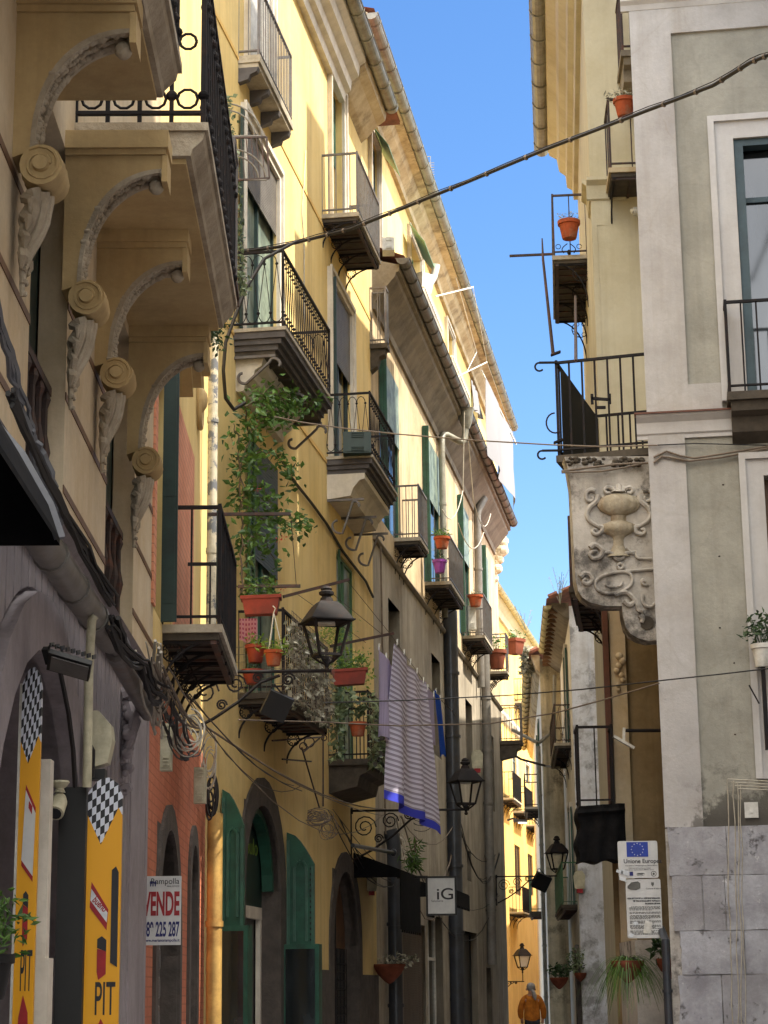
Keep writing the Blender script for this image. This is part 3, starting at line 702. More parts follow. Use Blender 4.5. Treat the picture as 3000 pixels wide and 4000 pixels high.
s = M(); s.prof(FC, uD0, uD1, [(0, zDs-.06), (.04, zDs-.05), (.07, zDs), (.05, zDs+.05), (0, zDs+.07)]); s.ob('string_course', MT['eavesd'], bD)
s = M()
for x in (1030, 1062, 1090):   # pilaster strips
    pass
e0, e1 = cu(857, 560, .46), cu(1103, 1137, .5)
c = M(); zc = 14.35
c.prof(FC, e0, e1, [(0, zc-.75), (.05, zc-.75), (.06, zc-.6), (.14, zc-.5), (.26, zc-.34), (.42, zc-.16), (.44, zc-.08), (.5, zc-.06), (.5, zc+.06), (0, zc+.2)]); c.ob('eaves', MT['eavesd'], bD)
gutter(FC, bD, e0-.1, e1, .58, 14.5, .12, 'zincd', rod=.9, step=.75)
r = M(); r.quad(FC.P(e0, .6, 14.58), FC.P(e1, .6, 14.58), FC.P(e1, -.3, 14.95), FC.P(e0, -.3, 14.95)); r.ob('roof', MT['tile'], bD)
# upper storey set back above D
hU = []
uU0, uU1 = uCe+.02, cu(1080, 900, 0)
nU = -.12
FU = Fac(FC.P(0, nU, 0).x, FC.P(0, nU, 0).y, .155, 1, 1)
zt = 18.15
for x0, y0, x1, yb, kw in ((882, 500, 908, 760, dict(fr='trim', fw=.1)), (963, 700, 978, 860, dict(fr='trim', fw=.1)), (1018, 812, 1032, 980, {})):
    u0, u1 = FU.u(x0, y0+90), FU.u(x1, y0+110); a = FU.z(x0, y0); hU.append((u0, u1, 15.3, a)); wins.append((FU, u0, u1, 15.3, a, dict(sash='mgreen', pane='glass', dep=.2, **kw)))
w = M(); wall_holes(w, FU, uU0, uU1, 14.6, zt-.05, hU); mass(w, FU, uU0, uU1, 14.5, zt-.05); w.ob('upper_wall', MT['yellow'], bD); put_windows(bD)
c = M(); c.prof(FU, uU0-2.2, uU1, [(0, zt-.5), (.08, zt-.5), (.1, zt-.38), (.24, zt-.26), (.3, zt-.14), (.46, zt-.1), (.48, zt+.04), (0, zt+.1)]); c.ob('upper_eaves', MT['eaves'], bD)
gutter(FU, bD, uU0-2.2, uU1, .54, zt+.02, .12, 'zinc', name='upper_gutter', rod=.9, step=.9)
r = M(); r.quad(FU.P(uU0-2.2, .6, zt+.1), FU.P(uU1, .6, zt+.1), FU.P(uU1, -8, zt+2.4), FU.P(uU0-2.2, -8, zt+2.4)); r.ob('upper_roof', MT['tile'], bD)
for a, b in ((cu(925, 640, .3), cu(962, 720, .3)), (cu(985, 800, .3), cu(1022, 900, .3))):
    rl = M(); nn = .34
    k = int((b-a)/.12)
    for i in range(k+1): u = lerp(a, b, i/k); rl.bar(FU.P(u, nn, 14.7), FU.P(u, nn, 16.0), .02)
    rl.bar(FU.P(a, nn, 16.0), FU.P(b, nn, 16.0), .04); rl.bar(FU.P(a, nn, 14.95), FU.P(b, nn, 14.95), .03)
    for u in (a, b): rl.bar(FU.P(u, nn, 16.0), FU.P(u, 0, 16.0), .04)
    rl.ob('terrace_railing', MT['whitep'], bD)
# balcony with sheet-metal sides on the joint of C and D
u0 = cu(797, 690); dp = FC.dep((797, 690), (811, 688)); dp = max(dp, .32); zz = cz(811, 688, dp); u1 = cu(843, 785, dp)
balo['p'] = balcony(FC, bD, u0+.05, u1, dp, zz, slab='heavy', rl='bars', mats=MT['slabd'], rmat='irong', panel=('irong', 1.0), h=1.05, step=.3)
# small far balcony with white lattice door
u0 = cu(1077, 1523); balo['d5'] = balcony(FC, bD, u0, uD1-.1, .62, zDs+.0-1.0 if False else cz(1112, 1580, .62), slab='heavy', rl='bars', mats=MT['slabd'], rmat='irong', step=.14)
# downpipes
def pipe(F, pts, r, mat, parent, name='downpipe', joints=True, ):
    P = [F.P(*p) for p in pts]; m = M()
    # smooth corners
    out = [P[0]]
    for i in range(1, len(P)-1):
        a, b, c = P[i-1], P[i], P[i+1]; q = min(.15, (a-b).length*.4, (c-b).length*.4)
        p1 = b+(a-b).normalized()*q; p2 = b+(c-b).normalized()*q
        out += [p1, (p1+p2)/4+b/2, p2]
    out.append(P[-1]); m.tube(out, r, 10)
    if joints:
        for a, b in zip(P, P[1:]):
            L = (b-a).length
            if L > 1.5:
                k = int(L/1.6)
                for i in range(1, k+1):
                    c = lerp(a, b, i/(k+1)); d = (b-a).normalized()*.03; m.tube([c-d, c+d], r*1.16, 10)
    return m.ob(name, MT[mat], parent, smooth=True)
u = cu(973, 1500, .12); zt = cz(966, 1315, .12); pipe(FC, [(u, .14, 0), (u, .14, zt)], .17, 'piped', bD)
u = cu(1051, 1700, .1); pipe(FC, [(u, .14, 2.2), (u, .14, cz(1045, 1400, .1))], .12, 'pipeg', bD)
u = cu(1031, 1200, .1); pipe(FC, [(u, .12, zDs-.3), (u, .12, 13.6), (u+.2, .3, 14.0)], .1, 'pipeg', bD)
# hopper with elbow
ua, za = FC.at(1006, 890, .6); ub, zb = FC.at(952, 950, .1); 
pipe(FC, [(ua, .6, za-.3), (ua, .55, za-.75), (ub+.1, .12, zb+.2), (ub, .12, zb-.2), (ub, .12, zDs+.2)], .075, 'zinc', bD)
h = M(); h.lathe(FC.P(ua, .6, za-.35), [(.08, -.05), (.14, .1), (.17, .34), (.2, .42), (.18, .42)], 10); h.ob('hopper', MT['zinc'], bD, smooth=True)
u = cu(852, 2000, .15); pipe(FC, [(u, .16, 0), (u, .16, cz(845, 1822, .15)), (u-.02, .1, cz(845, 1822, .15)+.25)], .13, 'piped', bD)
ua, za = FU.at(944, 600, .5); pipe(FU, [(ua, .5, za+.3), (ua, .4, za-.1), (ua-.2, .1, za-.3), (ua-.2, .1, 15.0)], .08, 'whitep', bD)
h = M(); h.lathe(FU.P(ua-.2, .2, za-.6), [(.09, 0), (.2, .2), (.26, .5), (.26, .6)], 4); h.ob('hopper', MT['whitep'], bD)
# ============================================================ E : far sunlit gold building
bE = empty('apartment_building', FE.P(6, -4, 0), 'sunlit golden yellow building with white mouldings closing the view down the street', 'building')
hE = []
eu, ez = FE.u, FE.z
def EW(x0, x1, y0, yb, **k):
    u0, u1 = eu(x0, (y0+yb)/2), eu(x1, (y0+yb)/2); z1 = ez(x0, y0); z0 = ez(x1, yb); hE.append((u0, u1, z0, z1)); wins.append((FE, u0, u1, z0, z1, k))
s37 = lambda x, y, ox=1900, oy=2900, s=3.687: ((ox+x/s)/SC_, (oy+y/s)/SC_)
def E3(x0, x1, y0, yb, **k):
    a = s37(x0, y0); b = s37(x1, yb); EW(a[0], b[0], a[1], b[1], **k)
E3(358, 425, 110, 560, sash='teal', fr='trim', fw=.12, transom=.7); E3(548, 610, 300, 600, sash='teal', fr='trim', fw=.12)
E3(412, 490, 1470, 2212, sash='brown', fr=None); E3(602, 670, 1600, 2212, sash='brown')
E3(385, 445, 760, 960, sash='lgreen'); E3(203, 240, 130, 780, sash='teal')
wE0, wE1 = eu(1075, 1900)-6, eu(1170, 1700)+4
w = M(); wall_holes(w, FE, wE0, wE1, 0, 17.3, hE, dep=.3); mass(w, FE, wE0, wE1, 0, 17.3); w.ob('wall', MT['gold'], bE); put_windows(bE)
zk = ez(1100, 1640)
s = M(); zc = ez(*s37(640, 60)); 
for zz in (ez(1085, 1555), zc): pass
zs1 = ez((1900+260/3.16)/SC_, (2300+1660/3.16)/SC_); s.prof(FE, wE0, wE1, [(0, zs1-.2), (.08, zs1-.16), (.2, zs1), (.22, zs1+.12), (0, zs1+.16)]); s.ob('string_course', MT['trim'], bE)
zs2 = ez((1900+120/3.16)/SC_, (2300+300/3.16)/SC_); s = M(); s.box(FE, wE0, wE1, 0, .1, zs2-.1, zs2+.1); s.ob('string_course', MT['cream'], bE)
s = M(); s.prof(FE, wE0, wE1, [(0, 16.7), (.1, 16.7), (.14, 17.0), (.36, 17.2), (.4, 17.34), (0, 17.36)]); s.ob('eaves', MT['gpale'], bE)
gutter(FE, bE, wE0, wE1, .48, 17.3, .13, 'cream_z')
r = M(); r.quad(FE.P(wE0, .5, 17.4), FE.P(wE1, .5, 17.4), FE.P(wE1, -8, 19.5), FE.P(wE0, -8, 19.5)); r.ob('roof', MT['tile'], bE)
for (x0, y0), (x1, y1), dp, pn in ((s37(205, 800), s37(450, 895), .55, 'iron'), (s37(385, 990), s37(620, 1050), .55, 'iron'), (s37(570, 1185), s37(700, 1230), .5, None)):
    po = {205: 330, 385: 550, 570: 650}
    a = eu(x0, y0); z = ez(x0, y0); b = a+2.9
    balcony(FE, bE, a, b, dp, z, slab='thin', rl='bars', h=1.05, step=.14, nbr=4, panel=('iron', 1.0) if pn else None, bh=.5, mats=MT['slab'])
for (x, y, L) in (((1900+205*1/3.16*0)/SC_, 0, 0),): pass
for (x, y), dp in (((1900+345/3.16)/SC_, (2300+1390/3.16)/SC_), .6), (((1900+445/3.16)/SC_, (2300+1610/3.16)/SC_), .6), (s37(330, 2900-2900+2440), .6):
    a, z = FE.at(x, y); balcony(FE, bE, a, a+2.6, dp, z, slab='thin', rl='bars', step=.14, nbr=3, panel=('black', .95), bh=.5)
# ============================================================ G : pale tall building at right
bG = empty('apartment_building', FG.P(5, -4, 0), 'pale cream building at right with deep eaves, potted balconies and a shaded lower wall', 'building')
w = M(); 
uGe = 9.0
wall_holes(w, FG, 0, uGe, 0, 17.6, []); mass(w, FG, .01, uGe, 0, 17.6, deep=7)
gp = [(1290, 487)]
pu0, pz1 = FGf.at(1290, 487); 
wall_holes(w, FGf, 0, 5, 0, 17.6, [(pu0, 4.6, 9.2, pz1), (FGf.u(1322, 200), 4.6, FGf.z(1320, 388), 17.5)], dep=.05)
w.ob('wall', MT['gpale'], bG)
w = M(); w.box(FGf, pu0-.05, 4.8, -.1, -.05, 9.1, pz1+.1); w.box(FGf, FGf.u(1322, 200)-.05, 4.8, -.1, -.05, FGf.z(1320, 388)-.1, 17.55); w.ob('wall_panel', MT['greyg'] if False else MT['beige'], bG)
zl = FGf.z(1290, 392)
s = M(); s.prof(FGf, -.06, FGf.u(1350, 392), [(0, zl-.3), (.03, zl-.28), (.05, zl-.08), (.12, zl-.02), (.12, zl+.03), (0, zl+.04)]); s.prof(FG, -.02, .7, [(0, zl-.3), (.03, zl-.28), (.05, zl-.08), (.12, zl-.02), (.12, zl+.03), (0, zl+.04)]); s.ob('string_course', MT['gpale'], bG)
s = M(); s.prof(FG, -.5, uGe, [(0, 16.4), (.08, 16.4), (.1, 16.6), (.2, 16.66), (.22, 16.9), (.34, 17.0), (.38, 17.25), (.52, 17.34), (.56, 17.5), (0, 17.6)]); s.ob('eaves', MT['gpale'], bG)
gutter(FG, bG, -.5, uGe+.2, .66, 17.55, .14, 'zinc', rod=1.2, step=.9)
r = M(); r.quad(FG.P(-.5, .7, 17.62), FG.P(uGe+.2, .7, 17.62), FG.P(uGe+.2, -7, 19.5), FG.P(-.5, -7, 19.5)); r.quad(FG.P(-.5, .7, 17.6), FG.P(uGe+.2, .7, 17.6), FG.P(uGe+.2, -7, 17.6), FG.P(-.5, -7, 17.6)); r.ob('roof', MT['tile'], bG)
balcony(FG, bG, 3.5, 6.5, .56, 13.2, slab='thin', rl='bars', h=1.05, rmat='ironb', step=.2, nbr=4, bh=.75)
# lower protruding floors, in shade
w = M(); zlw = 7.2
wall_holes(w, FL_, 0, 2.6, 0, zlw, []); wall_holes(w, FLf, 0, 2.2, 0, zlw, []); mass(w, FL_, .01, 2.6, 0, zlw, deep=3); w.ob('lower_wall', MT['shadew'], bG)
s = M(); ua, ub = FLf.u(1313, 1400), FLf.u(1350, 1400); s.box(FLf, ua+.02, ub, 0, .07, 0, zlw-.2); s.ob('pilaster', MT['cream'], bG)
s = M(); s.box(FLf, -.02, ua, .0, .12, 3.4, 6.2); s.ob('brown_shutter', MT['rustb'], bG)
balo['blk'] = balcony(FL_, bG, .15, 2.6, .42, 6.56, slab='thin', rl='bars', h=.9, mats=MT['slabd'], rmat='ironb', nbr=3, bh=.5, step=.2)
s = M()
for i in range(8): s.ball(FLf.P(lerp(ua, ub, .6)+.04*math.sin(i*1.7), .09, FLf.z(1346, 1420)-.06*i+.0), .05-.003*i, 7)
s.ob('carved_ornament', MT['cream'], bG, smooth=True)
balcony(FLf, bG, -.43, .04, .55, 3.58+.15, slab='thin', rl='bars', h=.95, mats=MT['slabd'], rmat='iron', nbr=2, step=.14, bh=.4)
# G front balconies (upper, in the gap beside H)
a, z = FGf.at(1341, 108, .9); balcony(FGf, bG, a, a+2.5, .9, z, slab='heavy', rl='bars', h=1.05, rmat='ironb', mats=MT['eavesd'])
a, z = FGf.at(1315, 362, .8); balcony(FGf, bG, a, a+2.5, .8, z, slab='thin', rl='bars', h=1.05, rmat='ironb', step=.3, nbr=3, mats=MT['eaves'])
# ============================================================ H : near grey and white building
bH = empty('apartment_building', FH.P(3, -3, 0), 'nearest right building, grey panels framed in white, tall blue-grey window and rough stone base', 'building')
hu, hz = FH.u, FH.z
xw0, zw1 = FH.at(1584, 303); zwb = hz(1599, 868)
zc = hz(1396, 902)
holesH = [(xw0, xw0+1.3, zwb, zw1)]
lw0, lz1 = FH.at(1650, 1030); holesH.append((lw0, lw0+1.2, 3.7, lz1))
zst = hz(1442, 1788)
w = M(); wall_holes(w, FH, 0, 6, 0, 22, holesH, dep=.3); mass(w, FH, 0, 6, 0, 22, n0=-.34, deep=3.0)
w.v = w.v
w.ob('wall', MT['hgrey'], bH)
w = M(); e = .035                        # raised white framing
pu = hu(1450, 100); pu2 = hu(1483, 800)
w.box(FH, -.004, pu, 0, e, zc+.05, 16); w.box(FH, pu, 6, 0, e, hz(1446, 75), hz(1446, 75)+.5); w.box(FH, pu, xw0-.28, 0, e, zc+.05, hz(1490, 832)); w.box(FH, pu, xw0-.28, 0, .02, zc, zc+.05)
pl = hu(1496, 1300); w.box(FH, -.004, pl, 0, e, zst, zc-.15); w.ob('white_band', MT['hwhite'], bH)
w = M(); zt_ = hz(1450, 20); w.prof(FH, -.1, 6, [(0, zt_), (.04, zt_), (.06, zt_+.06), (.1, zt_+.1), (.1, zt_+.2), (0, zt_+.3)]); w.prof(FH, 0.7, 6, [(0, zt_+.5), (.5, zt_+.5), (.5, zt_+.62), (0, zt_+.7)]); w.ob('top_cornice', MT['white'], bH)
w = M(); w.prof(FH, -.12, xw0-.12, [(0, zc-.26), (.03, zc-.26), (.03, zc-.22), (.05, zc-.2), (.06, zc-.08), (.12, zc-.02), (.13, zc+.0), (0, zc+.03)]); w.ob('string_course', MT['white'], bH)
w = M(); w.box(FH, -.14, xw0-.12, 0, .15, zc+.0, zc+.02); w.ob('flashing', MT['rustb'], bH)
# rough stone base: separate blocks
rs = random.Random(3); w = M()
rows = [(zst, zst-.5, [.02, .62, 1.5, 3.2]), (zst-.5, zst-.56-.5, [.04, .35, .58, 1.3, 3.2]), (zst-1.06, zst-1.5, [.1, .75, 1.6, 3.2]), (zst-1.5, 0, [.06, .5, 1.2, 3.2])]
for z1, z0, us in rows:
    for a, b in zip(us, us[1:]):
        t = rs.uniform(.05, .062); g = .003; pts = []
        cs_ = [(a+g, z0+g), (b-g, z0+g), (b-g, z1-g), (a+g, z1-g)]
        for i in range(4):
            p, q = cs_[i], cs_[(i+1) % 4]; k = 7
            for j in range(k): f = j/k; wj = .012 if (i == 3 and a < .2) else .003; pts.append((lerp(p[0], q[0], f)+rs.uniform(-wj, wj), lerp(p[1], q[1], f)+rs.uniform(-.003, .003)))
        w.prism(FH, pts, 0, t)
w.ob('stone_base', MT['roughst'], bH)
w = M(); w.box(FH, -.004, 3.2, 0, .012, 0, zst-.01); w.ob('base_mortar', MT['stainw'], bH)
# dark stain patches as thin render repairs
# window H
wf = window(FH, bH, xw0, xw0+1.3, zwb, zw1, fr='white', fw=.26, sash='teal', leaves=2, pane='glass', dep=.2, transom=.78, n=0, label='tall blue-grey balcony window in a moulded white surround')
s = M(); s.box(FH, xw0-.0, xw0+.1, -.15, .01, zwb, zw1); s.box(FH, xw0+.1, xw0+1.3, -.15, .01, zw1-.08, zw1); s.ob('casing', MT['teal'], wf)
window(FH, bH, lw0, lw0+1.2, 3.7, lz1, fr='white', fw=.24, sash='brown', pane='glass', dep=.2)
bz = hz(1572, 880); bu = FH.u(1572, 875, .35); balcony(FH, bH, bu, bu+2.2, .35, zwb+.02, slab='heavy', rl='bars', h=1.02, mats=MT['slabd'], step=.16)

w = M(); w.box(FH, 1.3, 6, -5.5, -3.01, 0, 19.5); w.ob('rear_shade_block', MT['white'], bH)  # unseen block added to cut the sun strip on the yellow wall
w = M(); w.box(FG, .3, 1.8, -3.5, -.6, 17.65, 22); w.ob('roof_shade_block', MT['gpale'], bG)  # unseen roof block added to shade part of the yellow wall
bN = empty('apartment_building', (8, 5, 0), 'plain tall unseen building added to shade the carved console facade across the street', 'building')  # added out of view to keep sun off the near left facade
FN = Fac(4.7, -12, 0, 1, -1)
w = M(); w.box(FN, 0, 31.3, -8, 0, 0, 18.5); w.ob('wall', MT['white'], bN)

FM = Fac(4.8, 36.2, .085, 1, -1); bM = empty('apartment_building', FM.P(5, -3, 0), 'pale building hidden behind the tall cream one, added to shade the beige facade', 'building')  # hidden blocks added to keep sun off the beige facade
w = M(); w.box(FM, 7.3, 11.6, -6, -1.6, 0, 16.0); w.ob('wall', MT['gpale'], bM); w = M(); w.box(FM, 0, 7.298, -6, 0, 0, 16.0); w.ob('wall', MT['gpale'], bM)
FR = Fac(9.5, 79.5, .1, 1, -1); bR = empty('apartment_building', FR.P(5, -3, 0), 'plain unseen far building added to shade the foot of the golden facade', 'building')  # hidden block added to shade the lower golden facade
w = M(); w.box(FR, 0, 26, -6, 0, 0, 11.5); w.ob('wall', MT['gpale'], bR)
# ============================================================ F : old buildings at far right
bF = empty('townhouse', FF.P(4, -3, 0), 'old cream townhouse with green railing panels and a mouldy peeling end wall', 'house')
hF = []
fu, fz = FF.u, FF.z
zEF = 10.7
s36 = lambda x, y, ox=2050, oy=2250, s=3.6875: ((ox+x/s)/SC_, (oy+y/s)/SC_)
a = s36(530, 1380); b = s36(575, 1380)
u0, u1 = 2.2, 3.4
hF += [(u0, u1, 7.6, 10.0), (u0, u1, 3.6, 6.0)]
wins += [(FF, u0, u1, 7.6, 10.0, dict(sash='green', pane='glass', shut=('green', .35, 'lr'), fr='trim', fw=.12)), (FF, u0, u1, 3.6, 6.0, dict(sash='green', pane='glass', shut=('green', .35, 'lr'), fr='trim', fw=.12))]
w = M(); wall_holes(w, FF, 0, 8.75, 0, zEF, hF); mass(w, FF, .01, 8.7, 0, zEF, deep=6); w.ob('wall', MT['fpale'], bF); put_windows(bF)
w = M(); w.box(FFf, .0, 5, 0, .05, 0, zEF); w.ob('end_wall', MT['palew'], bF)
w = M(); w.box(FFf, .0, .42, .05, .09, 0, zEF); w.ob('end_pilaster', MT['palew'], bF)
s = M(); s.prof(FF, 0, 8.8, [(0, zEF-.3), (.1, zEF-.25), (.4, zEF), (.42, zEF+.1), (0, zEF+.1)])
s.ob('eaves', MT['eavesd'], bF)
s = M()
for i in range(14): u = .2+i*.63; s.box(FF, u, u+.09, 0, .5, zEF-.02-.1, zEF+.02)
s.ob('rafter', MT['brown'], bF)
gutter(FF, bF, -.05, 6.6, .52, zEF+.03, .1, 'cream_z', rod=1, step=.9)
r = M(); r.quad(FF.P(-.4, .55, zEF+.14), FF.P(8.9, .55, zEF+.14), FF.P(8.9, -4, zEF+1.9), FF.P(-.4, -4, zEF+1.9)); r.quad(FF.P(-.4, .55, zEF+.1), FF.P(8.9, .55, zEF+.1), FF.P(8.9, -4, zEF+1.84), FF.P(-.4, -4, zEF+1.84))
r.quad(FF.P(-.4, .55, zEF+.14), FF.P(-.4, .55, zEF+.1), FF.P(-.4, -4, zEF+1.84), FF.P(-.4, -4, zEF+1.9))
for i in range(14): r.tube([FF.P(-.42, .5-i*.33, zEF+.17+i*.13), FF.P(-.42, .28-i*.33, zEF+.26+i*.13)], .07, 6)
r.ob('roof', MT['tile'], bF)
balcony(FF, bF, 1.6, 6.2, .42, 7.56, slab='thin', rl='lyre', h=.95, mats=MT['slab'], rmat='ironb', panel=('lgreen', .9), nbr=3, bh=.55, step=.2)
balcony(FF, bF, .9, 7.6, .38, 3.57, slab='thin', rl='bars', h=1.0, mats=MT['slabd'], rmat='lgreen', panel=('lgreen', .95), nbr=0, step=.25)
# arched doorway with dark stone surround, lower
wn2 = M(); uu0, uu1 = .35, 1.15
pts = arch_pts(uu0, uu1, 1.9, .5); wn2.prism(FF, [(uu0, 0)]+pts+[(uu1, 0)], 0.0, .05); dd = wn2.ob('door', MT['brown'], bF)
rg = M(); out = arch_pts(uu0-.2, uu1+.2, 1.9, .72)
for i in range(len(pts)-1): rg.prism(FF, [pts[i], pts[i+1], out[i+1], out[i]], 0, .1)
rg.box(FF, uu0-.2, uu0, 0, .1, 0, 1.9); rg.box(FF, uu1, uu1+.2, 0, .1, 0, 1.9); rg.ob('arch_surround', MT['lava'], bF)
# F2
b2 = empty('townhouse', F2.P(8, -3, 0), 'far cream townhouse with a black mould stained corner and grey forked downpipe', 'house')
w = M(); w2 = M(); wall_holes(w, F2, 0, 22, 0, zEF+.2, []); mass(w, F2, .01, 22, 0, zEF+.2, deep=5); w.ob('wall', MT['fpale'], b2)
w = M(); w.box(F2f, -.0, .75, 0, .05, 0, zEF+.2); w.ob('corner_wall', MT['mossy'], b2)
s = M(); s.prof(F2, -.2, 22, [(0, zEF-.3), (.1, zEF-.2), (.2, zEF+.1), (.24, zEF+.22), (0, zEF+.22)]); s.ob('eaves', MT['eaves'], b2)
r = M(); r.quad(F2.P(-.5, .3, zEF+.26), F2.P(22, .3, zEF+.26), F2.P(22, -4, zEF+2), F2.P(-.5, -4, zEF+2)); r.quad(F2.P(-.5, .3, zEF+.2), F2.P(22, .3, zEF+.2), F2.P(22, -4, zEF+1.94), F2.P(-.5, -4, zEF+1.94)); r.quad(F2.P(-.5, .3, zEF+.26), F2.P(-.5, .3, zEF+.2), F2.P(-.5, -4, zEF+1.94), F2.P(-.5, -4, zEF+2))
for i in range(10): r.tube([F2.P(-.52, .25-i*.33, zEF+.27+i*.13), F2.P(-.52, .05-i*.33, zEF+.36+i*.13)], .07, 6)
r.ob('roof', MT['tile'], b2)
gutter(F2, b2, .6, 22, .34, zEF+.2, .12, 'cream_z', rod=1.2, step=1.1)
for i, (u, z) in enumerate(((3, 7.2), (7, 7.2), (3, 3.4))):
    louvre(F2, (u, u+.5), .02, 0, z, z+2.3, 'green', b2, True); louvre(F2, (u+.9, u+1.4), .02, 0, z, z+2.3, 'green', b2, True)
dpx = F2f.u(1163, 1600, .15)
pipe(F2f, [(dpx, .12, 0), (dpx, .12, 8.3)], .06, 'zinc', b2)
pipe(F2f, [(dpx+.02, .12, 8.4), (dpx+.45, .2, 8.75), (dpx+.5, .4, 10.3)], .05, 'zinc', b2); pipe(F2f, [(dpx-.02, .12, 8.4), (dpx-.7, -.4, 8.85)], .05, 'zinc', b2)
balcony(F2, b2, 5.5, 8, .5, 7.4-.3, slab='thin', rl='bars', nbr=3, bh=.5, step=.2, rmat='iron', mats=MT['slab'])
balcony(F2, b2, 2.5, 5.2, .45, 3.6+.2, slab='thin', rl='bars', nbr=0, panel=('lgreen', .95), step=.25, rmat='lgreen', mats=MT['slabd'])
# ============================================================ A : near left building with carved consoles
bA = empty('apartment_building', FA.P(3, -3, 0), 'ochre building with carved scroll consoles under its balconies and a grey grooved shopfront', 'building')
au, az = FA.u, FA.z
uA0, uA1, uA2 = -12, au(331, 1300), au(449, 1200)
hA = []
zG = az(60, 1075)                       # top of grey frontage
o1 = (au(63, 700), au(140, 880)); o2 = (au(228, 1100), au(288, 1200)); o0 = (-3.4, -1.95)
zo = 3.98
for a, b in (o0, o1, o2): hA.append((a, b, zo, 6.2)); 
AR = ARCH(FA, hA, bA, (-75, 1700), (157, 1700), (57, 1400), .28, 'greyst', dep=.5, ring_n=.09)
AR[5].ob('spandrel', MT['greyst'], bA)
w = M(); wall_holes(w, FA, uA0, uA1, zG, 13, [h for h in hA if h[2] > 1], dep=.16); mass(w, FA, uA0, uA1, 0, 13, n0=-.5); w.ob('wall', MT['cream'], bA)
w = M(); wall_holes(w, FA, uA0, uA1-.29, 0, zG, [h for h in hA if h[2] < 1], dep=.5); gw = w.ob('shopfront_wall', MT['greyst'], bA)
for a, b in (o0, o1, o2):
    m = M(); m.box(FA, a, b, -.24, -.17, zo, 6.2); m.ob('balcony_door', MT['dgreen'], bA)
    m = M(); m.box(FA, a, a+.3, -.16, -.1, zo+.2, 5.8); m.ob('door_leaf', MT['rustb'], bA)
    r = M()
    for i in range(6): c = FA.P(lerp(a+.08, b-.08, i/5), -.1, 0); r.lathe(c, [(.02, zo), (.035, zo+.1), (.02, zo+.2), (.018, zo+.4), (.04, zo+.5), (.02, zo+.6), (.018, zo+.75), (.035, zo+.8), (.02, zo+.85)], 6)
    r.bar(FA.P(a, -.1, zo+.87), FA.P(b, -.1, zo+.87), .05); r.ob('baluster_rail', MT['ironb'], bA)
# joint grooves on the piers (raised dark fillets)
m = M()
piers = [(o0[1], o1[0]), (o1[1], o2[0]), (o2[1], uA1), (-12, o0[0])]
for a, b in piers:
    for zz in (4.30, 4.83, 5.36): m.box(FA, a-.0, b, 0.0, .006, zz-.022, zz+.022)
m.ob('rusticated_joint', MT['brown'], bA)
# lower grey shopfront : vertical boards + slanting cornice band
m = M(); u = -6; zMd = az(72, 1182)
c_, R_ = (AR[0]+AR[1])/2, (AR[1]-AR[0])/2+.3
def archz(u): return AR[2]+(AR[3]-AR[2]+.3)*math.sqrt(max(0, 1-((u-c_)/R_)**2)) if abs(u-c_) < R_ else 0
while u < uA1-.6:
    zb_ = [archz(u+.17*k/4) for k in range(5)]
    pts_ = [(u, zMd-.09)]+[(u+.17*k/4, zb_[k]) for k in range(5)]+[(u+.17, zMd-.09)]
    if max(zb_) < zMd-.12 : m.prism(FA, pts_, 0, .035)
    u += .205
m.ob('grooved_panel', MT['greyst'], bA)
m = M(); m.prof(FA, -6, uA1-.55, [(0, zMd-.1), (.05, zMd-.1), (.05, zMd-.07), (.03, zMd-.06), (.03, zMd-.03), (.06, zMd), (0, zMd+.01)]); m.prof(FA, -6, uA1-.55, [(0, zG-.12), (.03, zG-.1), (.06, zG-.03), (.1, zG), (0, zG+.02)]); m.ob('shop_cornice', MT['greyst'], bA)
up = au(283, 1650, .04); ue_ = au(318, 1750, .02)
m = M(); m.box(FA, up, lerp(up, ue_, .6), 0, .045, 0, zG-.28); m.box(FA, lerp(up, ue_, .62), ue_, 0, .02, 0, zG-.5); m.prof(FA, up-.05, lerp(up, ue_, .65), [(0, zG-.28), (.06, zG-.28), (.09, zG-.16), (.09, zG-.1), (0, zG-.1)]); m.ob('pilaster', MT['greyst'], bA)
m = M(); uc = au(282, 1600, .1); zt = az(280, 1500, .1); zb = az(280, 1700, .1)
rq = random.Random(5)
for i in range(15):
    t = i/14; rr = .052*(1-.45*t)+.012*math.sin(i*2.4); m.ball(FA.P(uc+.05*math.sin(i*1.9), .06+.025*math.cos(i*2.2)+.03*(1-t), lerp(zt, zb, t)), rr, 8, .9)
m.tube([FA.P(uc-.02, .05, zt+.02), FA.P(uc-.03, .12, zt+.05), FA.P(uc-.02, .17, zt+.02), FA.P(uc, .15, zt-.03)], [.05, .05, .035, .02], 7)
for k in (-1, 0, 1): m.tube([FA.P(uc+k*.04, .09, zt-.05), FA.P(uc+k*.07, .13, zt-.16), FA.P(uc+k*.05, .1, zt-.3), FA.P(uc+k*.02, .05, zt-.42)], [.03, .035, .025, .012], 6)
m.tube([FA.P(uc, .07+.035*math.cos(q)*(1-q/14), zb-.02+.035*math.sin(q)*(1-q/14)) for q in [k*.6 for k in range(16)]], .013, 5)
m.ob('carved_mask', MT['greyst'], bA, smooth=True)
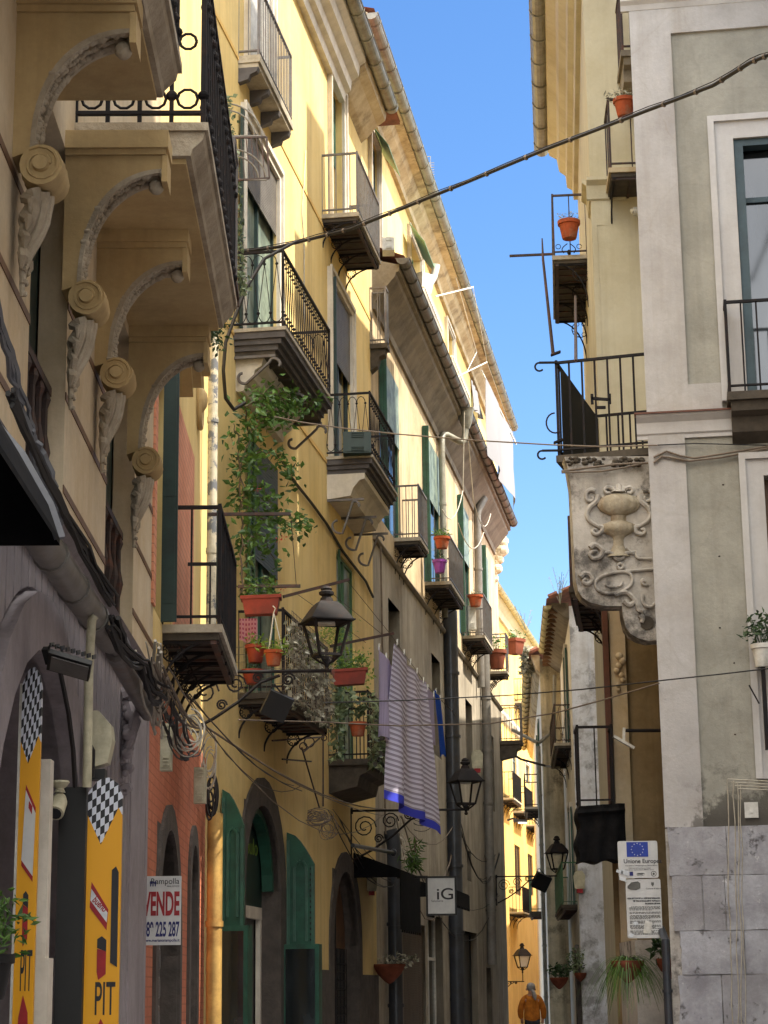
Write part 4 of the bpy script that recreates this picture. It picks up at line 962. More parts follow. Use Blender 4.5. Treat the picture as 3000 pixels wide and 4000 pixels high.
# consoles
def console(uc, wd, zs, dn, label=None):
    """side profile in (n,z): scroll near wall at zs, arc out to dn below the balcony"""
    m = M(); zt = 6.16; r0 = .1
    k = 16; outer = []
    for i in range(k+1):
        a = math.pi/2*i/k; outer.append((.08+ (dn-.08)*(1-math.cos(a))**1.15, zs+.08+(zt-.08-zs-.08)*math.sin(a)))
    poly = [(0, zs+.05)]+outer+[(dn, zt), (0, zt)]
    F = FA
    a_ = [F.P(uc-wd/2, n, z) for n, z in poly]; b_ = [F.P(uc+wd/2, n, z) for n, z in poly]
    i0 = len(m.v); kk = len(poly); m.v += a_+b_; m.f += [tuple(range(i0, i0+kk)), tuple(range(i0+kk, i0+2*kk))[::-1]]
    for j in range(kk): l = (j+1) % kk; m.f.append((i0+j, i0+kk+j, i0+kk+l, i0+l))
    # recessed cheek fillet + abacus block
    m.box(F, uc-wd/2-.018, uc+wd/2+.018, 0, dn+.02, zt+.001, zt+.035); m.box(F, uc-wd/2-.035, uc+wd/2+.035, 0, dn+.035, zt+.036, zt+.14)
    m.box(F, uc-wd/2-.012, uc+wd/2+.012, dn-.002, dn+.03, zt-.16, zt)
    c = m.ob('console', MT['creamy'], bA)
    s = M()                                        # acanthus band on the curved underside
    rs = random.Random(int(uc*50))
    for i in range(46):
        t = i/45; a = math.pi/2*t; n = .08+(dn-.08)*(1-math.cos(a))**1.15; z = zs+.08+(zt-.08-zs-.08)*math.sin(a)
        tn = Vector((math.cos(a)*1.0, -math.sin(a)*.8)).normalized() 
        for sd in (-1, 0, 1):
            off = sd*wd*.34; sz = rs.uniform(.014, .027)*(1.2 if sd else .9)
            p = F.P(uc+off+rs.uniform(-.01, .01), n+tn.x*.012, z+tn.y*.012)
            s.ball(p, sz, 6, rs.uniform(.6, 1.0))
    for i in range(k):                             # raised edge fillets
        for sd in (-1, 1):
            (n0, z0), (n1, z1) = outer[i], outer[i+1]
            s.bar(F.P(uc+sd*(wd/2-.012), n0+.012, z0-.008), F.P(uc+sd*(wd/2-.012), n1+.012, z1-.008), .024, .03)
    s.ball(F.P(uc, dn-.04, zt-.15), .045, 8)
    s.ob('acanthus_band', MT['console'], c, smooth=True)
    s = M()                                        # volute
    cn, cz_ = .14, zs
    ring = lambda u, r: [F.P(u, cn+r*math.cos(2*math.pi*j/18), cz_+r*math.sin(2*math.pi*j/18)) for j in range(18)]
    i0 = len(s.v); us = [(-.5, 1), (-.35, .95), (-.15, 1.06), (0, .93), (.15, 1.06), (.35, .95), (.5, 1)]
    for q, rr in us: s.v += ring(uc+q*(wd+.07), r0*rr)
    for q in range(len(us)-1):
        for j in range(18): l = (j+1) % 18; s.f.append((i0+q*18+j, i0+q*18+l, i0+(q+1)*18+l, i0+(q+1)*18+j))
    s.f.append(tuple(i0+j for j in range(18))); s.f.append(tuple(i0+(len(us)-1)*18+j for j in range(18))[::-1])
    for sd in (-1, 1):
        uu = uc+sd*(wd/2+.035); i1 = len(s.v)
        s.v += ring(uu, .04)+ring(uu+sd*.03, .036)
        for j in range(18): l = (j+1) % 18; s.f.append((i1+j, i1+l, i1+18+l, i1+18+j))
        s.f.append(tuple(i1+18+j for j in range(18)))
        s.tube([F.P(uu+sd*.004, cn+rr*math.cos(a), cz_+rr*math.sin(a)) for a, rr in [(.5*j, .042+.003*j) for j in range(18)]], .009, 5)
    s.ob('volute', MT['creamy'], c, smooth=True)
    s = M()                                        # hanging acanthus leaf
    for layer, (L0, sp, r0_) in enumerate(((.5, .5, .026), (.36, .75, .03), (.22, .9, .034))):
        for j in range(-2, 3):
            x0 = j/2*wd*.36; Lj = L0*(1-.12*abs(j)); pp = []; rr_ = []
            for q in range(9):
                t = q/8; pp.append(F.P(uc+x0*(1-.55*t)+.015*math.sin(t*5+j), .05+.1*(1-t)*(.5+.5*math.cos(j*.8))+.02*math.sin(t*6.5), zs-.11-Lj*t)); rr_.append(r0_*(1-.75*t)+.005)
            s.tube(pp, rr_, 7)
            e_ = pp[-1]; s.ball(e_+F.n*.012+Vector((0, 0, .01)), .014, 6)
    for j in (-1, 1):
        for q in range(4): s.tube([F.P(uc+j*wd*.3, .06, zs-.14-q*.09), F.P(uc+j*(wd*.3+.05-.008*q), .1-.012*q, zs-.17-q*.09), F.P(uc+j*(wd*.3+.03-.008*q), .09-.012*q, zs-.22-q*.09)], [.03, .024, .006], 6)
    s.ob('hanging_leaf', MT['console'], c, smooth=True)
for x_, y_ in ((90, 360), (188, 645), (252, 808), (316, 996)):
    console(au(x_, y_, .14)+.1, .19, az(x_, y_, .14), .54)
# two balconies on the consoles
def bigbal(u0, u1, dp, z):
    m = M(); m.box(FA, u0, u1, 0, dp, z-.05, z); m.prof(FA, u0+.02, u1-.02, [(0, z-.052), (dp-.02, z-.052), (dp-.03, z-.1), (dp-.09, z-.16), (dp-.1, z-.2), (0, z-.2)]); b = m.ob('balcony', MT['console'], bA)
    m = M(); m.box(FA, u0+.06, u1-.06, 0, dp-.13, z-.235, z-.202); m.ob('soffit', MT['creamy'], b)
    rail(FA, u0, u1, dp, z, 1.05, 'curl').ob('railing', MT['iron'], b)
    return b
ub2 = au(426, 263, .8); bigbal(-6, -.05, .68, 6.51); bigbal(.68, 3.8, .77, 6.51)
# upper end of A : pipe-side cornice piece
# ============================================================ B : salmon building
bB = empty('apartment_building', FA.P(8, -3, 0), 'narrow salmon and ochre building with brick red ground floor between grey shopfront and yellow building', 'building')
hB = []
zBb = az(360, 1368)
d0, d1 = uA1+.05, au(372, 1200)
hB.append((d0, d1, zBb, 7.1))
# stuff for lower arches
zO = 4.1
BR = ARCH(FA, hB, bB, (337, 1950), (384, 1950), (360, 1790), .22, 'lava', dep=.3)
BR2 = ARCH(FA, hB, bB, (408, 1950), (422, 1950), (415, 1825), .2, 'lava', dep=.3)
mj = M(); mj.box(FA, BR[1]-.02, BR[1]-.003, -.27, .002, 0, BR[2]); mj.ob('stone_jamb', MT['lava'], bB); mj = M(); mj.box(FA, BR2[1]-.015, BR2[1]-.003, -.27, .002, 0, BR2[2]); mj.ob('stone_jamb', MT['lava'], bB)
BR[5].ob('spandrel', MT['lava'], bB); BR2[5].ob('spandrel', MT['lava'], bB)
w = M(); wall_holes(w, FA, uA1-.3, uA2, zO, 12.5, [h for h in hB if h[2] > 1]); mass(w, FA, uA1+.001, uA2, 0, 12.5, n0=-.4); w.ob('wall', MT['yellow'], bB)
w = M(); wall_holes(w, FA, uA1-.3, uA2, 0, zO, [h for h in hB if h[2] < 1]); w.ob('lower_wall', MT['orange'], bB)
m = M(); m.box(FA, d1+.12, au(414, 1200), 0, .02, zBb, 6.9); m.ob('salmon_panel', MT['salmon'], bB); m = M(); m.box(FA, uA1-.2, d0-.05, 0, .02, zBb, 6.7); m.ob('salmon_panel', MT['salmon'], bB)
m = M(); m.box(FA, d0, d1, -.2, -.15, zBb, 7.1); m.ob('balcony_door', MT['glassd'], bB)
lf = M(); lf.box(FA, d0+.6, d0+.64, 0, .13, zBb, 6.9); lf.box(FA, d0+.595, d0+.6, .02, .11, zBb+.15, 5.6); lf.box(FA, d0+.595, d0+.6, .02, .11, 5.7, 6.8); lf.ob('shutter', MT['dgreen'], bB)
m = M(); ua, ub = uA1+.3, au(455, 800, .3)
for k in range(12):                                # curved hood moulding
    t0, t1 = k/12, (k+1)/12; f = lambda t: (lerp(ua, ub, t), 7.0+.75*math.sin(math.pi*(.5+t*.5))**1.0)
    (u0, z0), (u1, z1) = f(t0), f(t1)
    for n1, dz in ((.14, 0), (.22, .09), (.3, .2)): m.hexa([FA.P(u0, 0, z0+dz), FA.P(u1, 0, z1+dz), FA.P(u1, n1, z1+dz), FA.P(u0, n1, z0+dz)], [FA.P(u0, 0, z0+dz+.1), FA.P(u1, 0, z1+dz+.1), FA.P(u1, n1, z1+dz+.1), FA.P(u0, n1, z0+dz+.1)])
m.ob('hood_moulding', MT['creamy'], bB)
m = M(); um, zm = au(427, 865), az(427, 865)
m.tube([FA.P(um+.2*math.cos(a), .03, zm+.3*math.sin(a)) for a in [2*math.pi*j/20 for j in range(21)]], .03, 6); m.ball(FA.P(um, .02, zm), .09, 8, 1.6); m.ob('medallion', MT['creamy'], bB, smooth=True)
dpB = FA.dep((350, 1368), (480, 1368)); balcony(FA, bB, au(350, 1368), au(513, 1492, dpB), dpB, zBb, slab='thin', rl='bars', h=1.02, step=.22, nbr=5, mats=MT['slab'], panel=('dgreen', 1.0), bh=.42, rmat='iron')
m = M(); pts = BR[4]; m.prism(FA, [(BR[0], 0)]+pts+[(BR[1], 0)], -.28, -.2); m.ob('door', MT['black'], bB)
m = M()
for i in range(4): u = lerp(BR[0]+.06, BR[1]-.06, i/3); m.bar(FA.P(u, -.16, .2), FA.P(u, -.16, 2.1), .02)
for i in range(7):
    for j in range(3):
        c = FA.P(lerp(BR[0]+.12, BR[1]-.12, j/2), -.15, .4+i*.25)
        m.tube([c+FA.d*(.07*math.cos(a))+Vector((0, 0, .09*math.sin(a))) for a in [k*.7 for k in range(10)]], .009, 4)
m.ob('door_grille', MT['irong'], bB)
m = M(); pts = BR2[4]; m.prism(FA, [(BR2[0], 0)]+pts+[(BR2[1], 0)], -.28, -.2); m.ob('door', MT['black'], bB)
pipe(FA, [(au(459, 2000, .12), .14, 0), (au(459, 2000, .12), .14, az(459, 1755, .12))], .085, 'pipey', bB)
pipe(FA, [(au(455, 1000, .1), .12, az(459, 1500, .1)), (au(455, 1000, .1), .12, 12)], .055, 'pipew', bB)
# ============================================================ street furniture and loose things
def pC(x, y, n=0): u, z = FC.at(x, y, n); return FC.P(u, n, z)
def pA(x, y, n=0): u, z = FA.at(x, y, n); return FA.P(u, n, z)
def pH(x, y, n=0): u, z = FH.at(x, y, n); return FH.P(u, n, z)
XF = Fac(0, 0, 1, 0, 1)     # frontal frame: u = x, n toward the viewer
def frame(loc): return Fac(loc[0], loc[1], 1, 0, 1)
pglow = nt('lamp_pane'); MT['pane'] = pglow[0]; pglow[2].inputs['Base Color'].default_value = (.62, .62, .58, 1); pglow[2].inputs['Roughness'].default_value = .25; pglow[2].inputs['Transmission Weight'].default_value = .75
m_, t_, p_ = nt('opal_pane'); MT['opal'] = m_; p_.inputs['Base Color'].default_value = (.75, .73, .7, 1); p_.inputs['Roughness'].default_value = .4
m_, t_, p_ = nt('led_panel'); MT['led'] = m_; p_.inputs['Base Color'].default_value = (.8, .8, .8, 1); p_.inputs['Emission Color'].default_value = (1, .97, .92, 1); p_.inputs['Emission Strength'].default_value = 2.2
def lantern(c, H, label, arm=None, arm_scroll=True, pane='pane', rot=.35, group='lantern street lamps on scrolled brackets', armz=0, hang=False):
    """c = bottom of the lantern stem, H total height"""
    c = Vector(c); r = empty('street_lamp', c, label, 'street lamp', group)
    def ring(hw, z): return [c+Vector((hw*math.cos(rot+math.pi/4+k*math.pi/2)*1.414, hw*math.sin(rot+math.pi/4+k*math.pi/2)*1.414, z*H)) for k in range(4)]
    m = M(); a, b, d = ring(.27*H, .56), ring(.27*H, .575), ring(.14*H, .76); e = ring(.10*H, .8)
    m.hexa(a, b); m.hexa(ring(.255*H, .5752), d); m.hexa(ring(.14*H, .7602), e)
    m.lathe(c, [(.085*H, .801*H), (.07*H, .85*H), (.05*H, .87*H), (.085*H, .89*H), (.09*H, .92*H), (.06*H, .94*H), (.07*H, .96*H), (.04*H, .99*H), (.001, H)], 12)
    m.ob('lamp_cap', MT['iron'], r)
    m = M(); t, q = ring(.215*H, .559), ring(.13*H, .17)
    for k in range(4):
        m.bar(q[k], t[k], .028*H); m.bar(q[k], q[(k+1) % 4], .03*H); m.bar(t[k], t[(k+1) % 4], .02*H)
    for k in range(4): m.tube([q[k], lerp(q[k], c+Vector((0, 0, .07*H)), .5)+Vector((0, 0, -.02*H)), c+Vector((0, 0, .06*H))], .014*H, 5)
    m.lathe(c, [(.02*H, -.03*H), (.035*H, .0), (.02*H, .03*H), (.035*H, .07*H), (.05*H, .12*H), (.02*H, .16*H)], 10)
    m.ob('lamp_cage', MT['iron'], r)
    if pane == 'opal':
        m = M(); t, q = ring(.2*H, .55), ring(.12*H, .18); m.hexa(q, t); m.ob('lamp_glass', MT['opal'], r)
    else:
        m = M(); m.box(frame(c), -.1*H, .1*H, -.08*H, .08*H, c.z+.53*H, c.z+.556*H); m.ob('lamp_head', MT['whitep'], r)
    if arm:
        a0 = Vector(arm); z = c.z+armz; a1 = Vector((c.x, c.y, z)); a0.z = z
        m = M(); m.tube([a0, a1+(a1-a0).normalized()*.05], .02, 6); m.tube([a0, a0+(a1-a0)*.02], .05, 8)
        L = (a1-a0).length; d = (a1-a0).normalized()
        if armz: m.tube([a1, c+Vector((0, 0, .0))], .02, 6)
        if arm_scroll:
            P = lambda t, dz: a0+d*(L*t)+Vector((0, 0, dz*L))
            m.tube([P(.02, -.42), P(.18, -.34), P(.36, -.22), P(.52, -.08), P(.66, -.03)], .018, 5)
            for t, dz, rr in ((.12, -.14, .1), (.34, -.09, .075), (.5, -.045, .04), (.72, -.06, .05), (.24, -.24, .04)):
                m.tube([P(t, dz)+d*(L*rr*(1-a/15)*math.cos(a))+Vector((0, 0, L*rr*(1-a/15)*math.sin(a))) for a in [k*.55 for k in range(22)]], .011, 5)
            m.bar(P(0, .02), P(0, -.46), .035)
        m.ob('lamp_bracket', MT['iron'], r)
    return r
def lampX(x, yt, yb, Y): p = W3(x, yb, Y); q = W3(x, yt, Y); return p, q.z-p.z
p, H = lampX(706, 1265, 1447, 21.0); lantern(p, H, 'nearest and largest lantern, beside the potted balcony of the yellow building', arm=(-2.1, 21.0, 0), armz=-.01)
p, H = lampX(1007, 1637, 1757, 31.5); lantern(p, H, 'lantern beside the striped towel, second nearest of the street lamps', arm=(-.58, 31.5, 0), armz=.06)
p, H = lampX(1205, 1805, 1892, 53.5); lantern(p, H, 'far lantern hanging before the mould stained corner, on a long scrolled arm', arm=(2.85, 53.5, 0), armz=0, rot=.2)
p, H = lampX(1129, 2037, 2100, 79); lantern(p, H, 'smallest farthest lantern with opal panes above the walking man', arm=(4.2, 79, 0), pane='opal', armz=-.35, arm_scroll=True)
# LED street light
e = pC(1096, 1772, .0); r = empty('street_light', e, 'small lit LED street light on a short arm above the far shop door', 'street light')
m = M(); c = W3(1118, 1773, e.y); m.tube([e, e+Vector((.15, 0, .05)), c+Vector((0, 0, .03))], .03, 6); m.hexa([c+Vector((-.12, -.1, -.03)), c+Vector((.28, -.1, -.05)), c+Vector((.28, .1, -.05)), c+Vector((-.12, .1, -.03))], [c+Vector((-.12, -.08, .05)), c+Vector((.25, -.08, .02)), c+Vector((.25, .08, .02)), c+Vector((-.12, .08, .05))]); m.ob('light_housing', MT['irong'], r)
m = M(); m.hexa([c+Vector((.02, -.08, -.07)), c+Vector((.26, -.08, -.075)), c+Vector((.26, .08, -.075)), c+Vector((.02, .08, -.07))], [c+Vector((.02, -.08, -.052)), c+Vector((.26, -.08, -.056)), c+Vector((.26, .08, -.056)), c+Vector((.02, .08, -.052))]); m.ob('light_panel', MT['led'], r)
# loudspeaker boxes under lamp arms
def rotbox(c, sx, sy, sz, rx, ry, rz):
    R = Matrix.Rotation(rz, 3, 'Z') @ Matrix.Rotation(ry, 3, 'Y') @ Matrix.Rotation(rx, 3, 'X'); c = Vector(c)
    f = lambda z: [c+R @ Vector((a*sx/2, b*sy/2, z*sz/2)) for a, b in ((-1, -1), (1, -1), (1, 1), (-1, 1))]
    return f(-1), f(1)
def speaker(x, y, Y, s, label):
    c = W3(x, y, Y); r = empty('floodlight', c, label, 'floodlight', 'square black floodlights')
    a, b = rotbox(c, s, s*.45, s, .35, .4, .25); m = M(); m.hexa(a, b); m.ob('floodlight_housing', MT['black'], r)
    m = M(); m.bar(c+Vector((-s*.4, 0, s*.2)), c+Vector((-s*.15, 0, s*.85)), .018); m.bar(c+Vector((s*.35, 0, s*.3)), c+Vector((-s*.1, 0, s*.85)), .018); m.ob('mounting_arm', MT['iron'], r)
speaker(598, 1525, 20.9, .27, 'square black floodlight hanging below the nearest lantern arm')
speaker(1169, 1905, 53.4, .42, 'square black floodlight under the far lantern arm')
# ------------------------------------------------------------ main aerial cables
pts = [(515, 545, 23.6), (600, 534, 23.5), (690, 512, 23.3), (760, 494, 23), (870, 450, 22.6), (1010, 393, 21.8), (1180, 322, 20.9), (1400, 238, 19.6), (1540, 185, 18.7), (1620, 135, 18), (1662, 118, 17.8)]
P = [W3(*p) for p in pts]+[Vector((4.72, 17, 12.9))]
mc = cable(P, .022, 'wire', 'aerial_cable', 'thick black cable bundle crossing the sky from balcony to upper right', 'cable', sub=4)
m = M()
for a, b in zip(P, P[1:]):
    for t in (.25, .75): c = lerp(a, b, t); d = (b-a).normalized()*.012; m.tube([c-d, c+d], .032, 6)
m.ob('cable_tie', MT['wiren'], mc)
m = M(); m.tube([lerp(a, b, t)+Vector((0, 0, .035+.01*math.sin(9*t+i))) for i, (a, b) in enumerate(zip(P, P[1:])) for t in (0, .5)], .006, 4); m.ob('carrier_wire', MT['wire'], mc)
P2 = [W3(*p) for p in [(640, 522, 23.4), (570, 560, 22.6), (530, 625, 22.2), (505, 690, 22), (487, 740, 21.9), (482, 800, 21.9), (487, 860, 22.1), (505, 885, 22.3), (530, 870, 22.4)]]
cable(P2, .022, 'wire', 'aerial_cable', 'thick black cable drooping in a curve beside the first white hood', 'cable', sub=4)
cable([W3(*p) for p in [(592, 900, 23), (650, 912, 23), (740, 925, 23), (860, 938, 23), (1020, 951, 22.5), (1190, 961, 21.6), (1300, 965, 21.2), (1420, 962, 20.9)]], .009, 'wiren', 'aerial_cable', 'thin twisted wire crossing the sky just below the carved balcony railing', 'cable', sub=3)
cable([W3(*p) for p in [(700, 1518, 24), (880, 1513, 24), (1100, 1502, 24), (1260, 1489, 22), (1430, 1470, 20.8), (1560, 1456, 20.6), (1662, 1444, 20.4)]], .008, 'wire', 'aerial_cable', 'straight dark wire in front of the striped towel rising to the right edge', 'cable', sub=3)
cable([W3(*p) for p in [(515, 1555, 21), (700, 1560, 23), (860, 1568, 24), (1060, 1563, 25), (1200, 1540, 23), (1310, 1510, 22), (1424, 1476, 20.9)]], .009, 'wiren', 'aerial_cable', 'sagging wire joining the far wire at the pilaster of the grey building', 'cable', sub=4)
cable([W3(*p) for p in [(1085, 1615, 56), (1125, 1640, 56), (1180, 1655, 56), (1212, 1658, 53)]], .035, 'wire', 'aerial_cable', 'short thick black cable between the gold building and green railing balcony', 'cable', sub=4)
# wires on H
for k, (ps, lab) in enumerate((([(1412, 962), (1500, 958), (1662, 962)], 'upper thin wire fixed along the grey building band'), ([(1412, 988), (1440, 975), (1470, 985), (1500, 990), (1540, 984), (1662, 964)], 'rising grey conduit pipe on the grey building'), ([(1412, 1000), (1430, 986), (1490, 996), (1560, 988), (1662, 968)], 'lower grey conduit pipe on the grey building'))):
    cable([pH(x, y, .06) for x, y in ps], (.007, .013, .013)[k], ('wire', 'wiren', 'wiren')[k], 'wall_cable', lab, 'cable', sub=3)
# ------------------------------------------------------------ climbing plant, pots on C
def vine(paths, name, label, mat, ls, cnt, spread, cat='plant', F=pC, stem=.012, ar=.5, droop=.4, group=None):
    root_p = F(*paths[0][0]); r = empty(name, root_p, label, cat, group)
    m = M(); rs = random.Random(len(label)*7)
    for pth in paths:
        P = [F(*q) for q in pth]; out = []
        for a, b in zip(P, P[1:]):
            for i in range(4): out.append(lerp(a, b, i/4)+Vector((rs.gauss(0, .015), rs.gauss(0, .015), rs.gauss(0, .015))))
        out.append(P[-1]); k = len(out); m.tube(out, [stem*(1-.7*i/k) for i in range(k)], 5)
    m.ob('stem', MT['stem'], r, smooth=True)
    m = M()
    for pth in paths:
        P = [F(*q) for q in pth]
        for a, b in zip(P, P[1:]):
            L = (b-a).length
            for _ in range(int(cnt*L)):
                t = rs.random(); c = lerp(a, b, t)+Vector((rs.gauss(0, spread), rs.gauss(0, spread*.6), rs.gauss(0, spread)))
                leaf(m, c, ls*rs.uniform(.6, 1.3), rs, droop, ar)
    m.ob('foliage', MT[mat], r)
    return r
vine([[(520, 1290, .35), (524, 1200, .35), (522, 1100, .32), (525, 1000, .3), (540, 940, .32), (560, 905, .35), (590, 880, .4), (640, 870, .5), (690, 868, .55)],
      [(522, 1100, .32), (516, 1000, .3), (512, 940, .3), (505, 915, .3)], [(590, 880, .4), (570, 850, .45), (590, 828, .5)], [(540, 940, .32), (530, 880, .4), (560, 860, .4)],
      [(525, 1000, .3), (560, 975, .35), (600, 985, .4), (640, 1040, .4)], [(523, 1060, .32), (560, 1060, .35), (600, 1090, .4)], [(523, 1090, .32), (570, 1120, .36), (620, 1125, .42), (668, 1135, .45)],
      [(524, 1180, .35), (560, 1150, .35), (580, 1180, .38), (598, 1230, .42)], [(640, 870, .5), (600, 862, .45), (640, 850, .5)], [(560, 905, .35), (600, 900, .4), (625, 885, .4)]],
     'climbing_plant', 'tall climbing shrub with glossy leaves over the lattice shutters of the yellow building', 'leafg', .105, 62, .085)
m = M()
for x, y in ((613, 1160), (602, 1166), (555, 1055), (611, 1270)):
    c = pC(x, y, .42)
    for k in range(5): a = k*1.26; d = Vector((math.cos(a)*.035, 0, math.sin(a)*.035)); m.quad(c, c+d+Vector((0, .01, .01)), c+d*1.5, c+d+Vector((0, -.01, -.01)))
tag(m.ob('red_flower', MT['flower']), 'red trumpet flowers hanging from the climbing shrub', 'flowers')
def pot(c, r, h, mat, label, cat='flower pot', group=None, plant=None, hang=0, name='flower_pot', seg=16):
    c = Vector(c); e = empty(name, c, label, cat, group)
    m = M(); m.lathe(c, [(r*.66, 0), (r*.72, h*.1), (r*.95, h*.78), (r*1.08, h*.8), (r*1.1, h), (r*.98, h), (r*.9, h*.9)], seg); m.ob('pot_body', MT[mat], e, smooth=True)
    m = M(); m.lathe(c, [(.001, h*.88), (r*.92, h*.9)], seg); m.ob('soil', MT['soil'], e)
    if plant:
        mat2, cnt, ls, rad, dz = plant; m = M(); rs = random.Random(int(abs(c.x*100+c.z*37)))
        leaves(m, c+Vector((0, 0, h+dz)), rad, cnt, ls, rs, ar=.35)
        for k in range(10): q = c+Vector((rs.uniform(-1, 1)*rad[0]*.7, rs.uniform(-1, 1)*rad[1]*.7, h+dz+rad[2]*rs.uniform(0, .8))); m.tube([c+Vector((0, 0, h*.8)), q], .004, 3, False)
        m.ob('foliage', MT[mat2], e)
    if hang:
        m = M()
        for k in range(3): a = k*2.1; m.tube([c+Vector((r*math.cos(a), r*math.sin(a), h*.95)), c+Vector((0, 0, h+hang))], .006, 4)
        m.tube([c+Vector((0, 0, h+hang)), c+Vector((.02, 0, h+hang+.05)), c+Vector((-.01, 0, h+hang+.08))], .007, 4); m.ob('hanger', MT['whitep'], e)
    return e
def trough(a, b, w, h, mat, label, plant=None, name='planter_box', group=None):
    a, b = Vector(a), Vector(b); c = (a+b)/2; e = empty(name, Vector((c.x, c.y, a.z)), label, 'planter', group); d = (b-a).normalized(); s = d.cross(Vector((0, 0, 1)))*w/2
    A = lambda k, z, g=0: [a+s*k+Vector((0, 0, z))-d*g, b+s*k+Vector((0, 0, z))+d*g, b-s*k+Vector((0, 0, z))+d*g, a-s*k+Vector((0, 0, z))-d*g]
    m = M(); m.hexa(A(.8, 0), A(1, h*.82, .03)); m.hexa(A(1.12, h*.821, .05), A(1.15, h, .055)); m.ob('planter_body', MT[mat], e)
    m = M(); m.quad(*A(.95, h+.002, .01)); m.ob('soil', MT['soil'], e)
    if plant:
        mat2, cnt, ls, rz = plant; m = M(); rs = random.Random(int(c.z*91)); L = (b-a).length
        for _ in range(cnt):
            q = lerp(a, b, rs.random())+s*rs.uniform(-1, 1)+Vector((0, 0, h+rz*rs.random()**1.5)); leaf(m, q, ls*rs.uniform(.6, 1.3), rs, 0, .4)
        m.ob('foliage', MT[mat2], e)
    return e
u0, u1, dp, z, kw = balC = (cu(513, 1500), cu(713, 1640, .62), .62, cz(615, 1494, .62))+({},)
zr = cz(603, 1318, .62)
trough(W3(530, 1330, 21.9), W3(598, 1327, 21.9), .2, .21, 'redpl', 'long red plastic planter hooked on the near rail of the overgrown balcony', ('leafg', 160, .07, .22))
pot(W3(591, 1438, 21.7), .1, .17, 'terra', 'hanging terracotta pot on white cords below the red planter', plant=('leaff', 110, .07, (.2, .12, .1), .02), hang=.42)
pot(W3(552, 1432, 22.0), .11, .2, 'redpl', 'red pot standing behind the railing left of the hanging pot', plant=('leaff', 60, .06, (.12, .1, .08), .05))
pot(W3(546, 1478, 22.0), .12, .16, 'redpl', 'squat red pot at the foot of the near railing', plant=('leafd', 40, .05, (.1, .1, .06), .03))
# pink cloth
def cloth(tl, tr, br, bl, nu, nv, name, label, mat, wave=.03, cat='laundry', group=None, fold=5, th=.006, seed=1, sagv=0):
    rs = random.Random(seed); tl, tr, br, bl = map(Vector, (tl, tr, br, bl)); nrm = (tr-tl).cross(bl-tl).normalized(); V = []; ph = rs.uniform(0, 6)
    for j in range(nv+1):
        for i in range(nu+1):
            s, t = i/nu, j/nv; p = lerp(lerp(tl, tr, s), lerp(bl, br, s), t)
            w_ = wave*(.35+.65*t)*(math.sin(s*fold*6.28+ph+t*1.2)+.45*math.sin(s*fold*11.1+ph*2-t*2.2))
            V.append(p+nrm*w_+Vector((0, 0, -sagv*math.sin(math.pi*s)*(1-t)+.02*math.sin(s*9+ph)*t)))
    m = M(); n = len(V); m.v = V+[v+nrm*th for v in V]
    I = lambda i, j: j*(nu+1)+i
    for j in range(nv):
        for i in range(nu):
            a, b, c, d = I(i, j), I(i+1, j), I(i+1, j+1), I(i, j+1); m.f += [(a, b, c, d), (a+n, d+n, c+n, b+n)]
    for i in range(nu): a, b = I(i, 0), I(i+1, 0); m.f.append((a, a+n, b+n, b)); a, b = I(i, nv), I(i+1, nv); m.f.append((a, b, b+n, a+n))
    for j in range(nv): a, b = I(0, j), I(0, j+1); m.f.append((a, b, b+n, a+n)); a, b = I(nu, j), I(nu, j+1); m.f.append((a, a+n, b+n, b))
    o = m.ob(name, mat, smooth=True)
    uv = o.data.uv_layers.new(name='UV')
    for lp in o.data.loops:
        k = lp.vertex_index % n; uv.data[lp.index].uv = ((k % (nu+1))/nu, (k//(nu+1))/nv)
    return tag(o, label, cat, group)
def fabric(name, fn, transl=.35):
    m, t, p = nt(name); uv = N(t, 'ShaderNodeUVMap').outputs[0]; sx = N(t, 'ShaderNodeSeparateXYZ'); t.links.new(uv, sx.inputs[0])
    c = fn(t, sx.outputs['X'], sx.outputs['Y'])
    if isinstance(c, tuple):
        r = N(t, 'ShaderNodeRGB'); r.outputs[0].default_value = c; c = r.outputs[0]
    t.links.new(c, p.inputs['Base Color']); p.inputs['Roughness'].default_value = .9; p.inputs['Specular IOR Level'].default_value = .1
    tr = N(t, 'ShaderNodeBsdfTranslucent'); t.links.new(c, tr.inputs[0]); mx = N(t, 'ShaderNodeMixShader'); mx.inputs[0].default_value = transl
    t.links.new(p.outputs[0], mx.inputs[1]); t.links.new(tr.outputs[0], mx.inputs[2]); t.links.new(mx.outputs[0], t.nodes['Material Output'].inputs[0]); return m
def stripes(t, co, n, duty):
    f = mathn(t, 'FRACT', mathn(t, 'MULTIPLY', co, float(n)), 0.0); return mathn(t, 'LESS_THAN', f, float(duty))
def f_towel(t, x, y):
    c = mixc(t, stripes(t, y, 30, .45), srgb(240, 237, 255), srgb(184, 178, 200))
    c = mixc(t, mathn(t, 'MULTIPLY', stripes(t, y, 30, .06), 1.0), c, srgb(150, 124, 160))
    c = mixc(t, mathn(t, 'GREATER_THAN', y, .945), c, srgb(84, 92, 226)); return c
def f_thin(t, x, y): return mixc(t, stripes(t, x, 30, .4), srgb(216, 208, 240), srgb(170, 160, 196))
def f_blue(t, x, y): return mixc(t, stripes(t, y, 60, .3), srgb(38, 88, 196), srgb(28, 70, 170))
def f_shaded_white(t, x, y): return srgb(146, 146, 150)  # white cloth made grey, its shade put into the colour
def f_pink(t, x, y): return mixc(t, mathn(t, 'MULTIPLY', stripes(t, x, 6, .5), stripes(t, y, 5, .5)), srgb(214, 160, 176), srgb(172, 78, 116))
